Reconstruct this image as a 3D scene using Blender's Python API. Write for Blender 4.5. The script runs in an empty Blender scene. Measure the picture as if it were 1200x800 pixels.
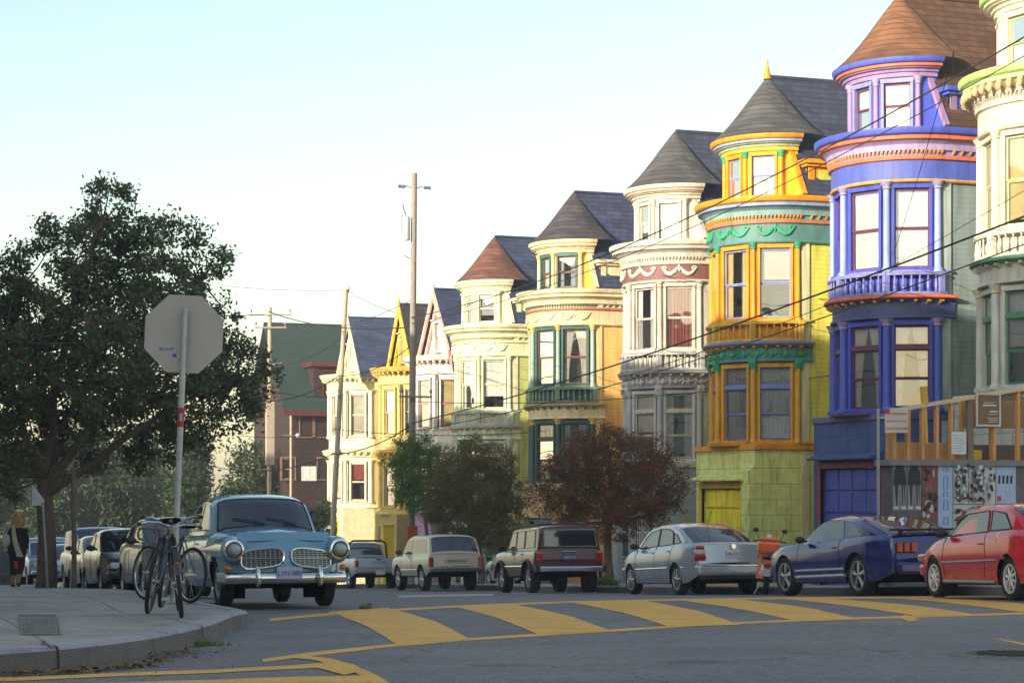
import bpy, bmesh, math, random
from mathutils import Vector, Matrix, noise
RAD = math.radians
sin, cos, pi = math.sin, math.cos, math.pi
random.seed(7)
scn = bpy.context.scene
COL = scn.collection
ORG = {}

# ------------------------------------------------------------------ frame of reference
# street runs along +y, houses stand on its +x side, z = 0 is the photographer's eye height
ST, CT, FPX, HY = 0.3256, 0.9455, 2300.0, 580.0
def W(px, py, Z):
    X = (px - 600) / FPX * Z
    return Vector((ST * Z + CT * X, CT * Z - ST * X, (HY - py) / FPX * Z))
GP = [(-400, -1.15), (-40, -1.15), (0, -1.15), (14, -1.25), (24, -1.44), (30, -1.66), (37, -1.97), (45, -2.31), (53, -2.65),
      (63, -3.0), (76, -3.6), (100, -5.2), (130, -7), (200, -10), (400, -14), (4000, -20)]
def lin(pts, x):
    if x <= pts[0][0]: return pts[0][1]
    for (a, p), (b, q) in zip(pts, pts[1:]):
        if x <= b: return p + (q - p) * (x - a) / (b - a)
    return pts[-1][1]
def G(x, y):
    g = sum(lin(GP, y + k) for k in (-4, -2, 0, 2, 4)) / 5 if y < 130 else lin(GP, y)
    t = min(1, max(0, (y - 18) / 15))
    return g + t * 0.012 * (10 - max(-20, min(30, x)))
def gpt(px, py, off=0.0):
    lo, hi = 5.0, 400.0
    Z = 8.0
    while Z < 300:
        p = W(px, py, Z)
        if p.z < G(p.x, p.y) + off: break
        Z += 0.25
    lo, hi = Z - 0.25, Z
    for _ in range(20):
        m = (lo + hi) / 2
        p = W(px, py, m)
        if p.z < G(p.x, p.y) + off: hi = m
        else: lo = m
    return W(px, py, lo)

# ------------------------------------------------------------------ materials
def srgb(h):
    if isinstance(h, (tuple, list)): return (h[0], h[1], h[2], 1)
    h = h.lstrip('#'); c = [int(h[i:i + 2], 16) / 255 for i in (0, 2, 4)]
    c = [v / 12.92 if v <= 0.04045 else ((v + 0.055) / 1.055) ** 2.4 for v in c]
    return (c[0], c[1], c[2], 1)
MC = {}
def mat(name, col, rough=0.6, metal=0.0, var=0.12, scale=3.0, bump=0.0, bscale=40.0, coat=0.0, spec=0.5, kind=None, **k):
    key = (name, str(col), kind)
    if key in MC: return MC[key]
    m = bpy.data.materials.new(name); m.use_nodes = True
    nt = m.node_tree; N = nt.nodes; Lk = nt.links
    b = N['Principled BSDF']
    c = srgb(col)
    b.inputs['Roughness'].default_value = rough; b.inputs['Metallic'].default_value = metal
    b.inputs['Specular IOR Level'].default_value = spec
    if k.get('ior'): b.inputs['IOR'].default_value = k['ior']
    if coat: b.inputs['Coat Weight'].default_value = coat; b.inputs['Coat Roughness'].default_value = 0.04
    tc = N.new('ShaderNodeTexCoord')
    def noise_n(s, det=4, rgh=0.6):
        n = N.new('ShaderNodeTexNoise'); n.inputs['Scale'].default_value = s; n.inputs['Detail'].default_value = det
        n.inputs['Roughness'].default_value = rgh; Lk.new(tc.outputs['Object'], n.inputs['Vector']); return n
    def mixc(f, a, bb, blend='MIX'):
        x = N.new('ShaderNodeMix'); x.data_type = 'RGBA'; x.blend_type = blend
        for s, v in ((0, f), (6, a), (7, bb)):
            if hasattr(v, 'links'): Lk.new(v, x.inputs[s])
            else: x.inputs[s].default_value = v
        return x.outputs[2]
    def ramp(v, p0, p1, c0=(0, 0, 0, 1), c1=(1, 1, 1, 1)):
        r = N.new('ShaderNodeValToRGB'); Lk.new(v, r.inputs[0])
        r.color_ramp.elements[0].position = p0; r.color_ramp.elements[1].position = p1
        r.color_ramp.elements[0].color = c0; r.color_ramp.elements[1].color = c1
        return r.outputs[0]
    dark = tuple(v * (1 - var) for v in c[:3]) + (1,); lite = tuple(min(1, v * (1 + var)) for v in c[:3]) + (1,)
    n1 = noise_n(scale)
    out = mixc(ramp(n1.outputs[0], 0.3, 0.7), dark, lite)
    if k.get('grime') or kind in ('clapboard', 'stone'):      # weathering streaks and blotches of old paint
        mg = N.new('ShaderNodeMapping'); mg.inputs['Scale'].default_value = (5, 5, .7); Lk.new(tc.outputs['Object'], mg.inputs[0])
        ng = N.new('ShaderNodeTexNoise'); ng.inputs['Scale'].default_value = 1.0; ng.inputs['Detail'].default_value = 7; ng.inputs['Roughness'].default_value = .68; Lk.new(mg.outputs[0], ng.inputs['Vector'])
        out = mixc(ramp(ng.outputs[0], 0.46, 0.68, (0, 0, 0, 1), (.85, .85, .85, 1)), out, mixc(1.0, out, (0.64, 0.61, 0.56, 1), 'MULTIPLY'))
    bh = None
    if kind == 'asphalt':
        n2 = noise_n(55, 3, 0.7); n3 = noise_n(0.35, 5)
        out = mixc(ramp(n2.outputs[0], 0.35, 0.7), tuple(v * 0.60 for v in c[:3]) + (1,), tuple(v * 1.5 for v in c[:3]) + (1,))
        out = mixc(ramp(n3.outputs[0], 0.35, 0.65), out, mixc(1.0, out, (0.74, 0.74, 0.78, 1), 'MULTIPLY'))
        n5 = noise_n(11, 6, 0.75); out = mixc(ramp(n5.outputs[0], 0.4, 0.62), mixc(1.0, out, (0.70, 0.69, 0.68, 1), 'MULTIPLY'), out)
        ml = N.new('ShaderNodeMapping'); ml.inputs['Scale'].default_value = (.14, 1.1, 1); ml.inputs['Rotation'].default_value = (0, 0, .12); Lk.new(tc.outputs['Object'], ml.inputs[0])
        nl = N.new('ShaderNodeTexNoise'); nl.inputs['Scale'].default_value = .8; nl.inputs['Detail'].default_value = 5; Lk.new(ml.outputs[0], nl.inputs['Vector'])
        out = mixc(ramp(nl.outputs[0], 0.45, 0.6), out, mixc(1.0, out, (1.16, 1.14, 1.12, 1), 'MULTIPLY'))
        n6 = noise_n(.9, 3, .5); out = mixc(ramp(n6.outputs[0], 0.66, 0.72), out, mixc(1.0, out, (0.62, 0.61, 0.62, 1), 'MULTIPLY'))
        v = N.new('ShaderNodeTexVoronoi'); v.feature = 'DISTANCE_TO_EDGE'; v.inputs['Scale'].default_value = 0.32
        nn = noise_n(1.3); mv = N.new('ShaderNodeVectorMath'); mv.operation = 'MULTIPLY_ADD'
        Lk.new(nn.outputs['Color'], mv.inputs[0]); mv.inputs[1].default_value = (1.2, 1.2, 0); Lk.new(tc.outputs['Object'], mv.inputs[2])
        Lk.new(mv.outputs[0], v.inputs['Vector'])
        cr = ramp(v.outputs['Distance'], 0.0, 0.006, (0.45, 0.45, 0.45, 1), (1, 1, 1, 1))
        out = mixc(1.0, out, cr, 'MULTIPLY')
        bh = n2.outputs[0]
    elif kind == 'concrete':
        n2 = noise_n(30, 4, 0.7); n3 = noise_n(0.8, 6)
        out = mixc(ramp(n2.outputs[0], 0.3, 0.72), tuple(v * 0.85 for v in c[:3]) + (1,), tuple(v * 1.12 for v in c[:3]) + (1,))
        out = mixc(ramp(n3.outputs[0], 0.38, 0.62), out, mixc(1.0, out, (0.76, 0.75, 0.75, 1), 'MULTIPLY'))
        n4 = noise_n(3.2, 5, .75); out = mixc(ramp(n4.outputs[0], 0.55, 0.66), out, mixc(1.0, out, (0.70, 0.68, 0.67, 1), 'MULTIPLY'))
        n5 = noise_n(9, 2, .5); out = mixc(ramp(n5.outputs[0], 0.70, 0.73), out, (.07, .065, .06, 1))
        if k.get('joints'):
            br = N.new('ShaderNodeTexBrick'); br.offset = 0; br.inputs['Scale'].default_value = 1
            br.inputs['Mortar Size'].default_value = 0.014; br.inputs['Brick Width'].default_value = 1.5; br.inputs['Row Height'].default_value = 1.5
            Lk.new(tc.outputs['Object'], br.inputs['Vector'])
            out = mixc(1.0, out, ramp(br.outputs['Fac'], 0.0, 1.0, (1, 1, 1, 1), (0.5, 0.5, 0.5, 1)), 'MULTIPLY')
        bh = n2.outputs[0]
    elif kind == 'paint':                       # worn road paint
        n2 = noise_n(5, 10, 0.8); n3 = noise_n(45, 3)
        f = mixc(0.5, n2.outputs[0], n3.outputs[0])
        out = mixc(ramp(f, 0.495, 0.60), out, mixc(0.62, out, (0.15, 0.14, 0.14, 1)))
        bh = n3.outputs[0]
    elif kind in ('clapboard', 'shingle', 'stone'):
        mp = N.new('ShaderNodeMapping'); Lk.new(tc.outputs['Object'], mp.inputs[0])
        if kind == 'clapboard':
            w = N.new('ShaderNodeTexWave'); w.wave_type = 'BANDS'; w.bands_direction = 'Z'; w.wave_profile = 'SAW'
            w.inputs['Scale'].default_value = 0.1571 / 0.13 * 2; w.inputs['Distortion'].default_value = 0
            Lk.new(tc.outputs['Object'], w.inputs['Vector']); bh = w.outputs[0]
            out = mixc(1.0, out, ramp(w.outputs[0], 0.0, 0.12, (0.55, 0.55, 0.55, 1), (1, 1, 1, 1)), 'MULTIPLY')
        elif kind == 'stone':
            br = N.new('ShaderNodeTexBrick'); br.inputs['Scale'].default_value = 1; br.inputs['Mortar Size'].default_value = 0.012
            br.inputs['Brick Width'].default_value = 0.9; br.inputs['Row Height'].default_value = 0.45
            cb = N.new('ShaderNodeSeparateXYZ'); Lk.new(tc.outputs['Object'], cb.inputs[0])
            ad = N.new('ShaderNodeMath'); ad.operation = 'ADD'; Lk.new(cb.outputs[0], ad.inputs[0]); Lk.new(cb.outputs[1], ad.inputs[1])
            cm = N.new('ShaderNodeCombineXYZ'); Lk.new(ad.outputs[0], cm.inputs[0]); Lk.new(cb.outputs[2], cm.inputs[1]); Lk.new(cm.outputs[0], br.inputs['Vector'])
            out = mixc(1.0, out, ramp(br.outputs['Fac'], 0.0, 1.0, (1, 1, 1, 1), (0.6, 0.6, 0.6, 1)), 'MULTIPLY')
            n2 = noise_n(14, 5); sb = N.new('ShaderNodeMath'); sb.operation = 'SUBTRACT'; Lk.new(n2.outputs[0], sb.inputs[0]); Lk.new(br.outputs['Fac'], sb.inputs[1]); bh = sb.outputs[0]
        else:
            br = N.new('ShaderNodeTexBrick'); br.inputs['Scale'].default_value = 1; br.inputs['Mortar Size'].default_value = 0.012
            br.inputs['Brick Width'].default_value = 0.3; br.inputs['Row Height'].default_value = 0.17
            br.inputs['Color1'].default_value = dark; br.inputs['Color2'].default_value = lite
            br.inputs['Mortar'].default_value = tuple(v * 0.42 for v in c[:3]) + (1,)
            cb = N.new('ShaderNodeSeparateXYZ'); Lk.new(tc.outputs['Object'], cb.inputs[0])
            ad = N.new('ShaderNodeMath'); ad.operation = 'ADD'; Lk.new(cb.outputs[0], ad.inputs[0]); Lk.new(cb.outputs[1], ad.inputs[1])
            cm = N.new('ShaderNodeCombineXYZ'); Lk.new(ad.outputs[0], cm.inputs[0]); Lk.new(cb.outputs[2], cm.inputs[1]); Lk.new(cm.outputs[0], br.inputs['Vector'])
            n2 = noise_n(1.6, 6)
            out = mixc(ramp(n2.outputs[0], 0.3, 0.7), br.outputs['Color'], mixc(1.0, br.outputs['Color'], (0.62, 0.62, 0.62, 1), 'MULTIPLY'))
            bh = br.outputs['Fac']; bump = -abs(bump)
    elif kind == 'leaf':
        n2 = noise_n(k.get('ls', 1.1), 3)
        out = mixc(ramp(n2.outputs[0], 0.38, 0.62), c, srgb(k['col2']))
        n3 = noise_n(9, 2)
        out = mixc(ramp(n3.outputs[0], 0.4, 0.65), out, mixc(1.0, out, (0.55, 0.55, 0.6, 1), 'MULTIPLY'))
        if k.get('col3'):
            n4 = noise_n(5, 3); out = mixc(ramp(n4.outputs[0], 0.54, 0.64), out, srgb(k['col3']))
        tr = N.new('ShaderNodeBsdfTranslucent'); ms = N.new('ShaderNodeMixShader'); ms.inputs[0].default_value = 0.25
        Lk.new(out, tr.inputs[0]); Lk.new(b.outputs[0], ms.inputs[1]); Lk.new(tr.outputs[0], ms.inputs[2])
        Lk.new(ms.outputs[0], N['Material Output'].inputs[0])
    elif kind == 'car':                         # road dust, heaviest low on the panels
        sp = N.new('ShaderNodeSeparateXYZ'); Lk.new(tc.outputs['Object'], sp.inputs[0])
        mr = N.new('ShaderNodeMapRange'); Lk.new(sp.outputs[2], mr.inputs[0]); mr.inputs[1].default_value = .62; mr.inputs[2].default_value = .2; mr.inputs[3].default_value = .0; mr.inputs[4].default_value = .35
        n2 = noise_n(4, 8, .7); mm = N.new('ShaderNodeMath'); mm.operation = 'MULTIPLY'; Lk.new(ramp(n2.outputs[0], .35, .65), mm.inputs[0]); Lk.new(mr.outputs[0], mm.inputs[1])
        out = mixc(mm.outputs[0], out, (.16, .14, .12, 1))
        ra = N.new('ShaderNodeMath'); ra.operation = 'MULTIPLY_ADD'; ra.inputs[1].default_value = .5; ra.inputs[2].default_value = rough; Lk.new(mm.outputs[0], ra.inputs[0]); Lk.new(ra.outputs[0], b.inputs['Roughness'])
    elif kind == 'wood':
        w = N.new('ShaderNodeTexNoise'); w.inputs['Scale'].default_value = 6; w.inputs['Detail'].default_value = 6
        mp = N.new('ShaderNodeMapping'); mp.inputs['Scale'].default_value = k.get('grain', (8, 8, 0.6)); Lk.new(tc.outputs['Object'], mp.inputs[0]); Lk.new(mp.outputs[0], w.inputs['Vector'])
        out = mixc(ramp(w.outputs[0], 0.3, 0.7), dark, lite); bh = w.outputs[0]
    elif kind == 'glass':                       # pane: mostly see-through, mirror-like at grazing angles
        gl = N.new('ShaderNodeBsdfGlossy'); gl.inputs['Roughness'].default_value = 0.015
        tp = N.new('ShaderNodeBsdfTransparent'); tp.inputs[0].default_value = c
        fr = N.new('ShaderNodeFresnel'); fr.inputs[0].default_value = 1.45
        ma = N.new('ShaderNodeMath'); ma.operation = 'MULTIPLY_ADD'; ma.inputs[1].default_value = 1.2; ma.inputs[2].default_value = k.get('base', 0.20)
        Lk.new(fr.outputs[0], ma.inputs[0])
        ms = N.new('ShaderNodeMixShader'); Lk.new(ma.outputs[0], ms.inputs[0]); Lk.new(tp.outputs[0], ms.inputs[1]); Lk.new(gl.outputs[0], ms.inputs[2])
        nw = noise_n(1.1, 1); bp = N.new('ShaderNodeBump'); bp.inputs['Strength'].default_value = 0.16; bp.inputs['Distance'].default_value = 0.05
        Lk.new(nw.outputs[0], bp.inputs['Height']); Lk.new(bp.outputs[0], gl.inputs['Normal'])
        Lk.new(ms.outputs[0], N['Material Output'].inputs[0])
    if kind is None and bump:
        bh = noise_n(bscale, 3).outputs[0]
    Lk.new(out, b.inputs['Base Color'])
    if rough > 0.25 and kind is None and metal == 0:
        rr = N.new('ShaderNodeMapRange'); Lk.new(n1.outputs[0], rr.inputs[0]); rr.inputs[3].default_value = max(0, rough - 0.12); rr.inputs[4].default_value = min(1, rough + 0.12)
        Lk.new(rr.outputs[0], b.inputs['Roughness'])
    if bh is not None and bump:
        bp = N.new('ShaderNodeBump'); bp.inputs['Strength'].default_value = abs(bump); bp.inputs['Distance'].default_value = k.get('bd', 0.02)
        if bump < 0: bp.invert = True
        Lk.new(bh, bp.inputs['Height']); Lk.new(bp.outputs[0], b.inputs['Normal'])
    MC[key] = m
    return m

# ------------------------------------------------------------------ mesh builder
class MB:
    def __init__(s): s.v = []; s.f = []
    def add(s, vs, fs):
        o = len(s.v); s.v += [Vector(p) for p in vs]; s.f += [tuple(i + o for i in f) for f in fs]; return s
    def box(s, a, b):
        x0, y0, z0 = a; x1, y1, z1 = b
        return s.add([(x0, y0, z0), (x1, y0, z0), (x1, y1, z0), (x0, y1, z0), (x0, y0, z1), (x1, y0, z1), (x1, y1, z1), (x0, y1, z1)],
                     [(0, 3, 2, 1), (4, 5, 6, 7), (0, 1, 5, 4), (1, 2, 6, 5), (2, 3, 7, 6), (3, 0, 4, 7)])
    def cbox(s, c, d): return s.box([c[i] - d[i] / 2 for i in range(3)], [c[i] + d[i] / 2 for i in range(3)])
    def obox(s, o, t, n, up, t0, t1, n0, n1, z0, z1):   # box in a local frame o + t*a + n*b + up*c
        P = lambda a, b, c: o + t * a + n * b + up * c
        return s.add([P(t0, n0, z0), P(t1, n0, z0), P(t1, n1, z0), P(t0, n1, z0), P(t0, n0, z1), P(t1, n0, z1), P(t1, n1, z1), P(t0, n1, z1)],
                     [(0, 3, 2, 1), (4, 5, 6, 7), (0, 1, 5, 4), (1, 2, 6, 5), (2, 3, 7, 6), (3, 0, 4, 7)])
    def tube(s, pts, r, n=8, cap=True):
        pts = [Vector(p) for p in pts]
        if not isinstance(r, (list, tuple)): r = [r] * len(pts)
        rings = []; up = None
        for i, p in enumerate(pts):
            d = (pts[min(i + 1, len(pts) - 1)] - pts[max(i - 1, 0)])
            d = d.normalized() if d.length > 1e-9 else Vector((0, 0, 1))
            if up is None: up = d.orthogonal().normalized()
            else:
                up = up - d * up.dot(d); up = up.normalized() if up.length > 1e-6 else d.orthogonal().normalized()
            q = d.cross(up)
            rings.append([p + (up * cos(2 * pi * k / n) + q * sin(2 * pi * k / n)) * r[i] for k in range(n)])
        o = len(s.v)
        for rg in rings: s.v += rg
        for i in range(len(pts) - 1):
            for k in range(n):
                a = o + i * n + k; b = o + i * n + (k + 1) % n
                s.f.append((a, b, b + n, a + n))
        if cap:
            s.f.append(tuple(o + k for k in reversed(range(n)))); e = o + (len(pts) - 1) * n; s.f.append(tuple(e + k for k in range(n)))
        return s
    def lathe(s, prof, c=(0, 0, 0), axis='z', n=16, a0=0, a1=360):
        full = abs(a1 - a0) >= 359.9; m = n if full else n + 1
        o = len(s.v)
        for r, h in prof:
            for k in range(m):
                a = RAD(a0 + (a1 - a0) * k / n)
                u, v = r * cos(a), r * sin(a)
                p = (u, v, h) if axis == 'z' else ((h, u, v) if axis == 'x' else (v, h, u))
                s.v.append(Vector((p[0] + c[0], p[1] + c[1], p[2] + c[2])))
        for i in range(len(prof) - 1):
            for k in range(n):
                a = o + i * m + k; b = o + i * m + (k + 1) % m
                s.f.append((a, b, b + m, a + m))
        return s
    def prism(s, poly, t0, t1, fn):   # poly of 2D points, fn(u,v,t)->3D
        n = len(poly); o = len(s.v)
        for t in (t0, t1): s.v += [Vector(fn(u, v, t)) for u, v in poly]
        s.f.append(tuple(o + k for k in reversed(range(n)))); s.f.append(tuple(o + n + k for k in range(n)))
        for k in range(n): s.f.append((o + k, o + (k + 1) % n, o + n + (k + 1) % n, o + n + k))
        return s
    def grid(s, rows):
        o = len(s.v); m = len(rows[0])
        for r in rows: s.v += [Vector(p) for p in r]
        for i in range(len(rows) - 1):
            for j in range(m - 1):
                a = o + i * m + j; s.f.append((a, a + 1, a + m + 1, a + m))
        return s
    def ball(s, c, r, n=12, m=8):
        if not isinstance(r, (tuple, list)): r = (r, r, r)
        rows = []
        for i in range(m + 1):
            th = pi * i / m
            rows.append([(c[0] + r[0] * sin(th) * cos(2 * pi * k / n), c[1] + r[1] * sin(th) * sin(2 * pi * k / n), c[2] + r[2] * cos(th)) for k in range(n + 1)])
        return s.grid(rows)
    def build(s, name, m, parent=None, smooth=False, bevel=0, sub=0, auto=None):
        org = ORG.get(parent.name, Vector((0, 0, 0))) if parent else Vector((0, 0, 0))
        me = bpy.data.meshes.new(name)
        me.from_pydata([tuple(v - org) for v in s.v], [], s.f)
        bm = bmesh.new(); bm.from_mesh(me); bmesh.ops.remove_doubles(bm, verts=bm.verts, dist=1e-5)
        bmesh.ops.recalc_face_normals(bm, faces=bm.faces)
        bm.to_mesh(me); bm.free()
        if smooth:
            for p in me.polygons: p.use_smooth = True
            if auto is None: auto = 40
            if auto < 180:
                me.set_sharp_from_angle(angle=RAD(auto))
        if isinstance(m, (list, tuple)):
            for q in m: me.materials.append(q)
        elif m: me.materials.append(m)
        o = bpy.data.objects.new(name, me); COL.objects.link(o)
        if parent: o.parent = parent; ORG[o.name] = org
        if bevel:
            b = o.modifiers.new('bevel', 'BEVEL'); b.width = bevel; b.segments = 2; b.limit_method = 'ANGLE'; b.angle_limit = RAD(50)
        if sub:
            b = o.modifiers.new('sub', 'SUBSURF'); b.levels = sub; b.render_levels = sub
        return o
def tag(o, label=None, cat=None, group=None, kind=None):
    if label: o['label'] = label
    if cat: o['category'] = cat
    if group: o['group'] = group
    if kind: o['kind'] = kind
    return o
def thing(name, label, cat, loc=(0, 0, 0), group=None):
    o = bpy.data.objects.new(name, None); COL.objects.link(o); o.empty_display_size = 0.3
    o.location = loc; ORG[o.name] = Vector(loc)
    return tag(o, label, cat, group)
def local_thing(name, label, cat, group=None):   # parts modelled about the origin, placed afterwards
    o = thing(name, label, cat, (0, 0, 0), group); return o
def place(o, loc, rz=0, rx=0, ry=0): o.location = loc; o.rotation_euler = (rx, ry, rz)
def rnd(a, b): return a + (b - a) * random.random()
# ================================================================== ground, road, paint
M_road = mat('asphalt', (0.24, 0.225, 0.24), 0.85, kind='asphalt', bump=0.35, bd=0.01)
M_walk = mat('sidewalk_concrete', (0.40, 0.37, 0.345), 0.85, kind='concrete', bump=0.35, bd=0.006, joints=True)
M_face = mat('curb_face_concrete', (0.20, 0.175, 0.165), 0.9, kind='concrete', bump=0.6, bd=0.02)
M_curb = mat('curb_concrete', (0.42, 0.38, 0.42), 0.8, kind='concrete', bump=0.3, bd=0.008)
M_soil = mat('bare_ground', (0.12, 0.11, 0.09), 0.95, bump=0.4, var=0.3)
M_yel = mat('yellow_road_paint', (0.98, 0.44, 0.045), 0.7, kind='paint', bump=0.2, bd=0.004, var=0.18, scale=2.5)
M_wpaint = mat('white_road_paint', (0.42, 0.42, 0.44), 0.7, kind='paint', bump=0.2, bd=0.004)

def sheet(name, xs, ys, off, m, **k):
    mb = MB(); mb.grid([[(x, y, G(x, y) + off) for x in xs] for y in ys])
    return tag(mb.build(name, m, smooth=True, **k), kind='structure')
def fr(a, b, n): return [a + (b - a) * i / n for i in range(n + 1)]
sheet('ground', [-480, -300, -100] + fr(-60, 80, 28) + [200, 300, 480], [-300, -200] + fr(-60, 200, 104) + [260, 400, 600], -0.06, M_soil)
sheet('road', fr(-60, 60, 60), fr(-30, 22, 52), 0, M_road)
sheet('road', fr(3.2, 19.5, 18), fr(22, 122, 100), 0, M_road).name = 'street'

# left corner curb: a line measured along the kerb (y grows monotonically)
LC = [(-45, 13.35), (-8, 13.7), (0.3, 13.95), (1.3, 14.35), (2.2, 15.4), (2.9, 16.8), (3.5, 18.6), (4.05, 20.4), (4.35, 21.6),
      (4.4, 22.4), (4.2, 23.3), (4.1, 24.5), (4.15, 27), (4.9, 45), (5.8, 58), (6.0, 80), (6.0, 120)]
RC = [(60, 20.3), (26, 20.8), (22, 21.3), (20, 22.2), (18.9, 23.6), (18.4, 25.5), (18.3, 28), (18.3, 60), (18.3, 122)]
def resample(pl, step):
    out = [pl[0]]
    for (x0, y0), (x1, y1) in zip(pl, pl[1:]):
        n = max(1, int(math.hypot(x1 - x0, y1 - y0) / step))
        for i in range(1, n + 1): out.append((x0 + (x1 - x0) * i / n, y0 + (y1 - y0) * i / n))
    return out
def smooth_pl(pl, it=2):
    for _ in range(it):
        q = [pl[0]]
        for a, b in zip(pl, pl[1:]): q += [(a[0] * .75 + b[0] * .25, a[1] * .75 + b[1] * .25), (a[0] * .25 + b[0] * .75, a[1] * .25 + b[1] * .75)]
        pl = q + [pl[-1]]
    return pl
CH = 0.17
def kerb_h(y, side):          # the kerb ramps down where the corner meets the street
    return CH * (1 - 0.45 * math.exp(-((y - 22.0) / 1.6) ** 2)) if side < 0 else CH
def sidewalk(pl, side, far_x):
    pl = smooth_pl(resample(pl, 1.5), 1)
    mb = MB(); rows = []
    for x, y in pl:
        xe = x + side * 0.15
        cols = [xe + (far_x - xe) * (i / 14) ** 1.6 for i in range(15)]
        rows.append([(c, y + 0.004, G(c, y) + kerb_h(y, side)) for c in cols])
    mb.grid(rows)
    tag(mb.build('sidewalk', M_walk, smooth=True), kind='structure')
    kb = MB(); rows = []
    for i, (x, y) in enumerate(pl):
        a = pl[max(0, i - 1)]; b = pl[min(len(pl) - 1, i + 1)]
        t = Vector((b[0] - a[0], b[1] - a[1], 0)).normalized(); n = Vector((-t.y, t.x, 0))
        if n.x * side < 0 and abs(n.x) > abs(n.y) or (abs(n.x) <= abs(n.y) and n.y < 0): n = -n
        h = kerb_h(y, side); g = G(x, y); P = Vector((x, y, 0)); hh = h + 0.004
        jx = noise.noise(Vector((x * 2, y * 2, 0))) * 0.012
        rows.append([P - n * (0.012 - jx) + Vector((0, 0, g - 0.05)), P + n * jx + Vector((0, 0, g + hh - 0.03)), P + n * (0.012 + jx) + Vector((0, 0, g + hh - 0.008)),
                     P + n * 0.035 + Vector((0, 0, g + hh)), P + n * 0.17 + Vector((0, 0, g + hh + 0.002)), P + n * 0.175 + Vector((0, 0, g + hh - 0.05))])
    kb.grid([r[1:] for r in rows])
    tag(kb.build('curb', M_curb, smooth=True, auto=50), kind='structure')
    jb = MB(); acc = 0
    for i in range(1, len(rows)):
        acc += (rows[i][3] - rows[i - 1][3]).length
        if acc > 2.4:
            acc = 0; t = (rows[i][3] - rows[i - 1][3]).normalized() * .012; cen = sum(rows[i], Vector()) / 6
            up = [p + (p - cen).normalized() * .004 + Vector((0, 0, .002)) for p in rows[i][:5]]
            jb.grid([[p - t for p in up], [p + t for p in up]])
    tag(jb.build('curb_joint', mat('dark_joint_filler', (0.045, 0.035, 0.03), 0.9)), kind='structure')
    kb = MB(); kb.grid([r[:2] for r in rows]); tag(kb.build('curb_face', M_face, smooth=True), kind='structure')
sidewalk(LC, -1, -45)
sidewalk(RC, 1, 60)

def pix_strip(mb, A, B, m=5, off=0.006, n=26):
    off = off * .45
    """paint between two measured edges (each a list of points seen on the ground)"""
    def along(pl, t):
        pl = [gpt(*p) for p in pl]; L = [0]
        for a, b in zip(pl, pl[1:]): L.append(L[-1] + (b - a).length)
        out = []
        for k in t:
            d = k * L[-1]
            for i in range(len(pl) - 1):
                if d <= L[i + 1] + 1e-9:
                    out.append(pl[i].lerp(pl[i + 1], (d - L[i]) / max(1e-9, L[i + 1] - L[i]))); break
            else: out.append(pl[-1])
        return out
    ts = [i / n for i in range(n + 1)]
    a = along(A, ts); b = along(B, ts)
    rows = []
    for i, (p, q) in enumerate(zip(a, b)):
        r = []
        for k in range(m + 1):
            s = p.lerp(q, k / m)
            if k in (0, m):
                j = noise.noise(Vector((s.x * 3, s.y * 3, k))) * 0.03; s += (q - p).normalized() * j
            r.append((s.x, s.y, G(s.x, s.y) + off))
        rows.append(r)
    mb.grid(rows)
ln = MB()   # the two edge lines of the crosswalk
pix_strip(ln, [(316, 724.5), (400, 716.5), (527, 709.5), (667, 704), (793, 701.5), (913, 699.5), (1060, 698.5), (1210, 698.5)],
              [(316, 727.5), (400, 719.5), (527, 712), (667, 706), (793, 703.5), (913, 701.5), (1060, 700.8), (1210, 701)], 1, 0.006, 60)
pix_strip(ln, [(308, 772), (360, 764.5), (450, 755), (540, 748), (640, 741.5), (720, 737), (840, 729.5), (960, 724.5), (1073, 721), (1210, 717)],
              [(308, 775.5), (360, 769), (450, 758.5), (540, 751), (640, 744.5), (720, 739.8), (840, 732), (960, 727), (1073, 723.5), (1210, 719.5)], 1, 0.006, 70)
pix_strip(ln, [(1062, 720), (1078, 726)], [(1052, 722.5), (1066, 728)], 1, 0.007, 4)
pix_strip(ln, [(1166, 747.5), (1201, 753)], [(1176, 751), (1201, 756)], 2, 0.006, 6)
tag(ln.build('crosswalk_line', M_yel), kind='structure')
sb = MB()
STR = [((385, 716.5), (454, 712), (552, 749), (465, 755)),
       ((527, 709.5), (596, 707), (718, 739.5), (632, 743.5)),
       ((664, 705), (752, 703.5), (868, 732), (786, 734.5)),
       ((786, 702.2), (868, 702.5), (1010, 726), (935, 728)),
       ((905, 700.8), (975, 701.5), (1150, 721), (1075, 722)),
       ((1030, 700), (1095, 700.6), (1260, 715.5), (1195, 717))]
for a, b, c, d in STR:
    am = ((a[0] * .5 + d[0] * .5) + 6, (a[1] + d[1]) / 2 - 1.5); bm_ = ((b[0] * .5 + c[0] * .5) + 8, (b[1] + c[1]) / 2 - 2.2)
    pix_strip(sb, [a, am, d], [b, bm_, c], 6, 0.010, 14)
tag(sb.build('crosswalk_stripe', M_yel), kind='structure')
l2 = MB()   # second crosswalk in the lower left
pix_strip(l2, [(-40, 795), (60, 792), (150, 788), (250, 784.5), (340, 779.5), (385, 776)], [(-40, 799.5), (60, 796), (150, 792), (250, 788.5), (340, 784), (392, 781)], 1, 0.010, 40)
pix_strip(l2, [(40, 803), (140, 799.5), (250, 796.5), (340, 793), (420, 791.5)], [(40, 815), (140, 812), (250, 806), (350, 800.5), (460, 800)], 2, 0.010, 40)
pix_strip(l2, [(358, 768.5), (384, 771), (412, 778), (436, 789), (462, 803)], [(340, 771), (372, 774), (398, 782), (420, 790.5), (445, 806)], 2, 0.014, 20)
pix_strip(l2, [(385, 776), (425, 786)], [(372, 783), (404, 791.5)], 3, 0.018, 6)
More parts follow.
